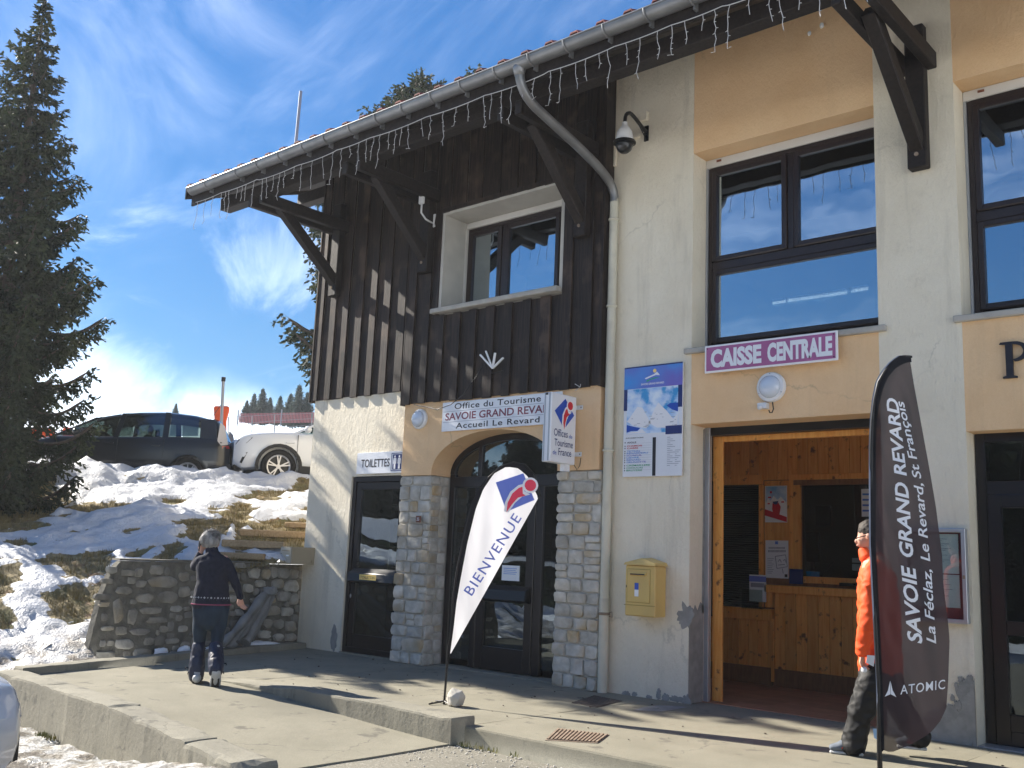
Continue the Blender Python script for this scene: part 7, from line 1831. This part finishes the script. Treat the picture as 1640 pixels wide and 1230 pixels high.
gl=hc+rt_dir*.082+np.array([0,0,.004]); part('glasses',MB().tube([hc+a*.082-fwd*.05+(0,0,.004),gl+a*.02-fwd*.03,gl+fwd*.02],.004,5).box(gl[0]-.02,gl[0]+.012,gl[1]-.02,gl[1]+.02,gl[2]-.016,gl[2]+.012),'black',t)
part('phone',MB().box(*[float(c) for c in (P(321,872,.10)[0]-.012,P(321,872,.10)[0]+.012,P(321,872,.10)[1]-.02,P(321,872,.10)[1]+.03,P(321,872,.10)[2]-.07,P(321,872,.10)[2]+.05)]),'black',t,bevel=.004)
m=MB()
limb(m,[P(338,966,0),P(339,950,0),P(340.5,930,0),P(341,912,.01),P(341,900,.015),P(340.5,892,.02)],[(.198,.135),(.178,.125),(.155,.115),(.168,.112),(.162,.10),(.085,.075)],a,22)
limb(m,[P(339,893,.03),P(339.5,880,.04)],[(.066,.064),(.062,.062)],a)
limb(m,[P(328,899,.02),P(320,900,.05),P(313,907,.10),P(313.5,903,.16),P(320,887,.11)],[(.07,.07),(.062,.062),(.052,.052),(.047,.047),(.036,.036)],a)
limb(m,[P(352,899,.02),P(362,903,.01),P(375,929,-.02),P(380,943,-.02),P(384,956,-.01)],[(.072,.07),(.062,.06),(.046,.046),(.040,.040),(.034,.034)],a)
sw_=fuse('sweater',m,'sweater',t,.009,3,.006,7,(1,1,.7),1)
# diamond band
m=MB()
for i in range(-9,10):
    an=i*.165; cx=P(338.5,956.5,0); rx_,ry_=.203,.142
    c0=cx+a*rx_*math.sin(an)-fwd*ry_*math.cos(an); tg=a*rx_*math.cos(an)+fwd*ry_*math.sin(an); tg/=np.linalg.norm(tg); on=a*math.sin(an)-fwd*math.cos(an); c0=c0+on*.004
    s_=.012 if i%2==0 else .008; m.add([c0-tg*s_,c0-up_*s_,c0+tg*s_,c0+up_*s_],[(0,1,2,3)]); m.add([c0-tg*s_-up_*s_*1.7,c0-up_*s_*1.4-tg*s_*1.4,c0-up_*s_*2-tg*s_],[(0,1,2)])
part('diamond_band',m,'knit_white',t,merge=False)
m=MB(); cx=P(338,967.5,0); m.tube([cx+a*.198*math.cos(k)+fwd*.135*math.sin(k) for k in np.linspace(0,6.283,30)],.007,6,False); part('hem',m,'pink_hem',t)
m=MB()
limb(m,[P(338,990,0),P(338,975,0),P(338.5,962,0)],[(.175,.13),(.185,.135),(.17,.12)],a,20)
limb(m,[P(324,980,0),P(320.5,1005,.02),P(319,1028,.04),P(318,1040,.03)],[(.090,.10),(.072,.082),(.058,.066),(.056,.062)],a)
limb(m,[P(352.5,980,0),P(350,1005,-.03),P(347,1028,-.08),P(346.5,1038,-.12)],[(.090,.10),(.072,.082),(.058,.066),(.056,.062)],a)
fuse('trousers',m,'jeans',t,.009,3,.007,8,(1,1,.5),2)
m=MB(); limb(m,[P(318.5,1034,.03),P(316.5,1050,.02),P(315,1068,.0),P(314.5,1082,.0)],[(.062,.068),(.070,.078),(.078,.086),(.074,.092)],a,16)
bt=fuse('boot_gaiter',m,'jeans_shell',t,.008,2,.006,11,(1,1,1),4)
m=MB(); limb(m,[P(345.5,1033,-.10),P(346,1046,-.17),P(346,1058,-.24),P(346,1068,-.29)],[(.064,.07),(.072,.08),(.077,.086),(.068,.084)],a,16)
fuse('boot_gaiter',m,'jeans_shell',t,.008,2,.006,11,(1,1,1),7)
fl0=P(314.5,1092,0.)
m=MB(); limb(m,[fl0-fwd*.10+up_*.045,fl0+up_*.05,fl0+fwd*.12+up_*.05,fl0+fwd*.20+up_*.045],[(.042,.045),(.050,.06),(.050,.048),(.040,.035)],a,16); fuse('ski_boot',m,'ski_grey',t,.008,2)
kb=P(346,1076,-.30); m=MB(); dn=fwd*.45-up_*.80; dn/=np.linalg.norm(dn); limb(m,[kb-dn*.04,kb+dn*.04,kb+dn*.10,kb+dn*.155],[(.050,.055),(.055,.052),(.055,.042),(.045,.032)],a,16); fuse('ski_boot',m,'ski_grey',t,.008,2)
sl_n=-(fwd*.80+up_*.45); m=MB(); m.beam(kb+dn*.0+sl_n*.045,kb+dn*.15+sl_n*.035,.075,.016,tuple(sl_n)); part('boot_sole',m,'car_trim',t,bevel=.01)
m=MB()
for (x,y,dx,dep) in ((306,1070,-9,0),(307,1078,-6,0),(309,1087,-5,0),(354,1059,8,-.25),(353,1072,5,-.28),(352,1064,4,-.28)): m.tube([P(x+4 if dx<0 else x-4,y,dep),P(x+dx,y-1,dep),P(x+dx,y+2,dep)],.008,6)
part('buckle',m,'black',t)
part('shin_patch',MB().add([P(311,1074,-.105),P(321,1075,-.10),P(321,1078,-.10),P(311,1077,-.105)],[(0,1,2,3)]),'knit_white',t); part('cuff_badge',MB().ball(P(348,1032,-.17),(.04,.02,.014),10,6),'ski_grey',t,smooth=True)
# --- man in orange jacket behind the dark flag, walking left with his head bowed
Mn=Person(PZ(1352,1206,0.)); P=Mn.p; a=Mn.a; fwd=Mn.n; L_=-a
t=thing('person','person in orange jacket and black ski trousers, half hidden by the dark flag','person',tuple(Mn.o))
hc=P(1391,857,.05); m=MB()
m2=MB().ball(hc,(.082,.082,.100),18,14); m.add(m2.v,m2.f)
fd=L_*.88-up_*.30-fwd*.25; fd/=np.linalg.norm(fd)
m2=MB().ball(hc+fd*.045-up_*.035,(.055,.055,.062),14,10); m.add(m2.v,m2.f); m2=MB().ball(hc+fd*.102-up_*.02,(.014,.014,.020),10,8); m.add(m2.v,m2.f); m2=MB().ball(hc+fd*.084-up_*.058,(.018,.018,.010),10,8); m.add(m2.v,m2.f)
m2=MB().ball(hc-fwd*.082-a*.0-up_*.01,(.022,.014,.030),10,8); m.add(m2.v,m2.f)
limb(m,[P(1402,905,.05),P(1396,880,.05)],[(.06,.06),(.055,.055)],a)
limb(m,[P(1410,1060,.05),P(1408,980,.05),P(1404,910,.05)],[(.13,.15),(.13,.16),(.12,.17)],a)
wr=P(1380,1046,-.14); limb(m,[P(1399,912,-.12),P(1393,985,-.17),wr],[.05,.04,.027],a)
limb(m,[P(1406,1065,-.02),P(1385,1130,-.05),P(1366,1190,-.04)],[.08,.06,.045],a); limb(m,[P(1414,1065,.10),P(1438,1125,.12),P(1472,1188,.15)],[.08,.06,.045],a)
finger_hand(m,wr,P(1381,1057,-.14),P(1386,1070,-.15),fwd*.8+a*.3,1.,.55,-1)
fuse('body',m,'skin',t,.0055,2)
m=MB().ball(hc-fd*.018+up_*.028,(.098,.098,.098),22,16); m2=MB().ball(hc-fd*.05-up_*.005,(.080,.085,.085),18,14); m.add(m2.v,m2.f); fuse('hair',m,'hair_dark',t,.009,2,-.006,30,(1,1,1),3)
part('glasses',MB().tube([hc-fwd*.086+fd*.02,hc+fd*.09-fwd*.06+up_*.005,hc+fd*.10-fwd*.02],.004,5),'black',t)
m=MB()
limb(m,[P(1411,1072,.05),P(1409,1040,.05),P(1408,980,.05),P(1405,930,.05),P(1402,905,.05)],[(.165,.19),(.165,.185),(.16,.19),(.15,.20),(.10,.13)],a,22)
limb(m,[P(1401,908,.05),P(1396,894,.05)],[(.085,.085),(.078,.078)],a)
limb(m,[P(1402,912,-.10),P(1396,930,-.14),P(1391,985,-.18),P(1386,1010,-.17),P(1381,1040,-.14)],[(.085,.08),(.078,.072),(.066,.066),(.062,.062),(.050,.050)],a)
limb(m,[P(1408,912,.20),P(1412,985,.24),P(1392,1040,.20)],[(.08,.08),(.066,.066),(.05,.05)],a)
fuse('jacket',m,'orange_jkt',t,.010,3,.009,8,(1,1,1.3),2)
m=MB(); limb(m,[hc+fd*.035-up_*.125,P(1388,892,.03)],[(.050,.055),(.060,.07)],a); fuse('neck_warmer',m,'orange_jkt',t,.008,2)
m=MB()
limb(m,[P(1411,1085,.05),P(1410,1062,.05)],[(.16,.18),(.155,.175)],a,20)
limb(m,[P(1405,1078,-.03),P(1391,1105,-.05),P(1378,1140,-.06),P(1372,1165,-.05),P(1367,1192,-.05)],[(.12,.13),(.108,.12),(.095,.105),(.085,.10),(.088,.10)],a,18)
limb(m,[P(1416,1078,.12),P(1430,1110,.13),P(1448,1145,.15),P(1474,1184,.15)],[(.12,.12),(.105,.11),(.09,.10),(.085,.095)],a,18)
fuse('ski_trousers',m,'black_pant',t,.010,3,.012,7,(1,1,1.3),5)
for (hx,hy,tx,ty,dep) in ((1374,1203,1333,1201,-.05),(1478,1202,1442,1198,.15)):
    h_=P(hx,hy,dep); q=P(tx,ty,dep); m=MB(); limb(m,[h_+up_*.055,h_*.6+q*.4+up_*.055,h_*.25+q*.75+up_*.035,q+up_*.028],[(.05,.05),(.05,.055),(.035,.05),(.026,.042)],up_,16); s=fuse('shoe',m,'shoe',t,.008,2)
    m=MB(); dd=q-h_; dd[2]=0; z_=min(h_[2],q[2]); l_=np.linalg.norm(dd[:2]); dd/=np.linalg.norm(dd); m.beam(np.array([*(h_-dd*.04)[:2],.012+max(0,z_-.02)]),np.array([*(q+dd*.02)[:2],.012+max(0,z_-.02)]),.085,.022); part('sole',m,'sole',t,bevel=.008)
    m=MB(); c=h_*.62+q*.38+up_*.045-fwd*.057; m.add([c-dd*.07-up_*.016,c+dd*.05-up_*.016,c+dd*.03+up_*.012,c-dd*.06+up_*.02],[(0,1,2,3)]); part('stripe',m,'shoe_red',t)
t2=solo('folded_papers',MB().hexa([P(1386,1058,-.20),P(1398,1064,-.20),P(1398,1064,-.18),P(1386,1058,-.18),P(1388,1046,-.20),P(1400,1047,-.20),P(1400,1047,-.18),P(1388,1046,-.18)]),'paper','pale folded papers held in the hand of the person in the orange jacket','papers')
m=MB(); q=P(1383,1069,-.19); m.ball(q,(.025,.01,.025),12,8); solo('round_tag',m,'sign_white','small round white tag dangling from the hand of the person in the orange jacket','tag',smooth=True)
m=MB(); m.add([P(1396,1158,-.30),P(1404,1158,-.30),P(1404,1176,-.30),P(1398,1172,-.30)],[(0,1,2,3)]); m.add([p+fwd*.004 for p in (P(1396,1158,-.30),P(1404,1158,-.30),P(1404,1176,-.30),P(1398,1172,-.30))],[(0,1,2,3)]); solo('hanging_label',m,'silverskin','small pale blue tag sticking out beside the pole of the dark flag','tag')
# ---------------------------------------------------------------- thin bright air
hz,n,l,b=newmat('thin_haze'); n.remove(b); pv=n.new('ShaderNodeVolumePrincipled'); pv.inputs['Density'].default_value=.0008; pv.inputs['Color'].default_value=(.92,.95,1,1); pv.inputs['Anisotropy'].default_value=.3
l.new(pv.outputs[0],n['Material Output'].inputs['Volume'])
solo('haze',MB().box(-160,70,-90,120,-3,16),hz,kind='stuff',base=(0,0,0))
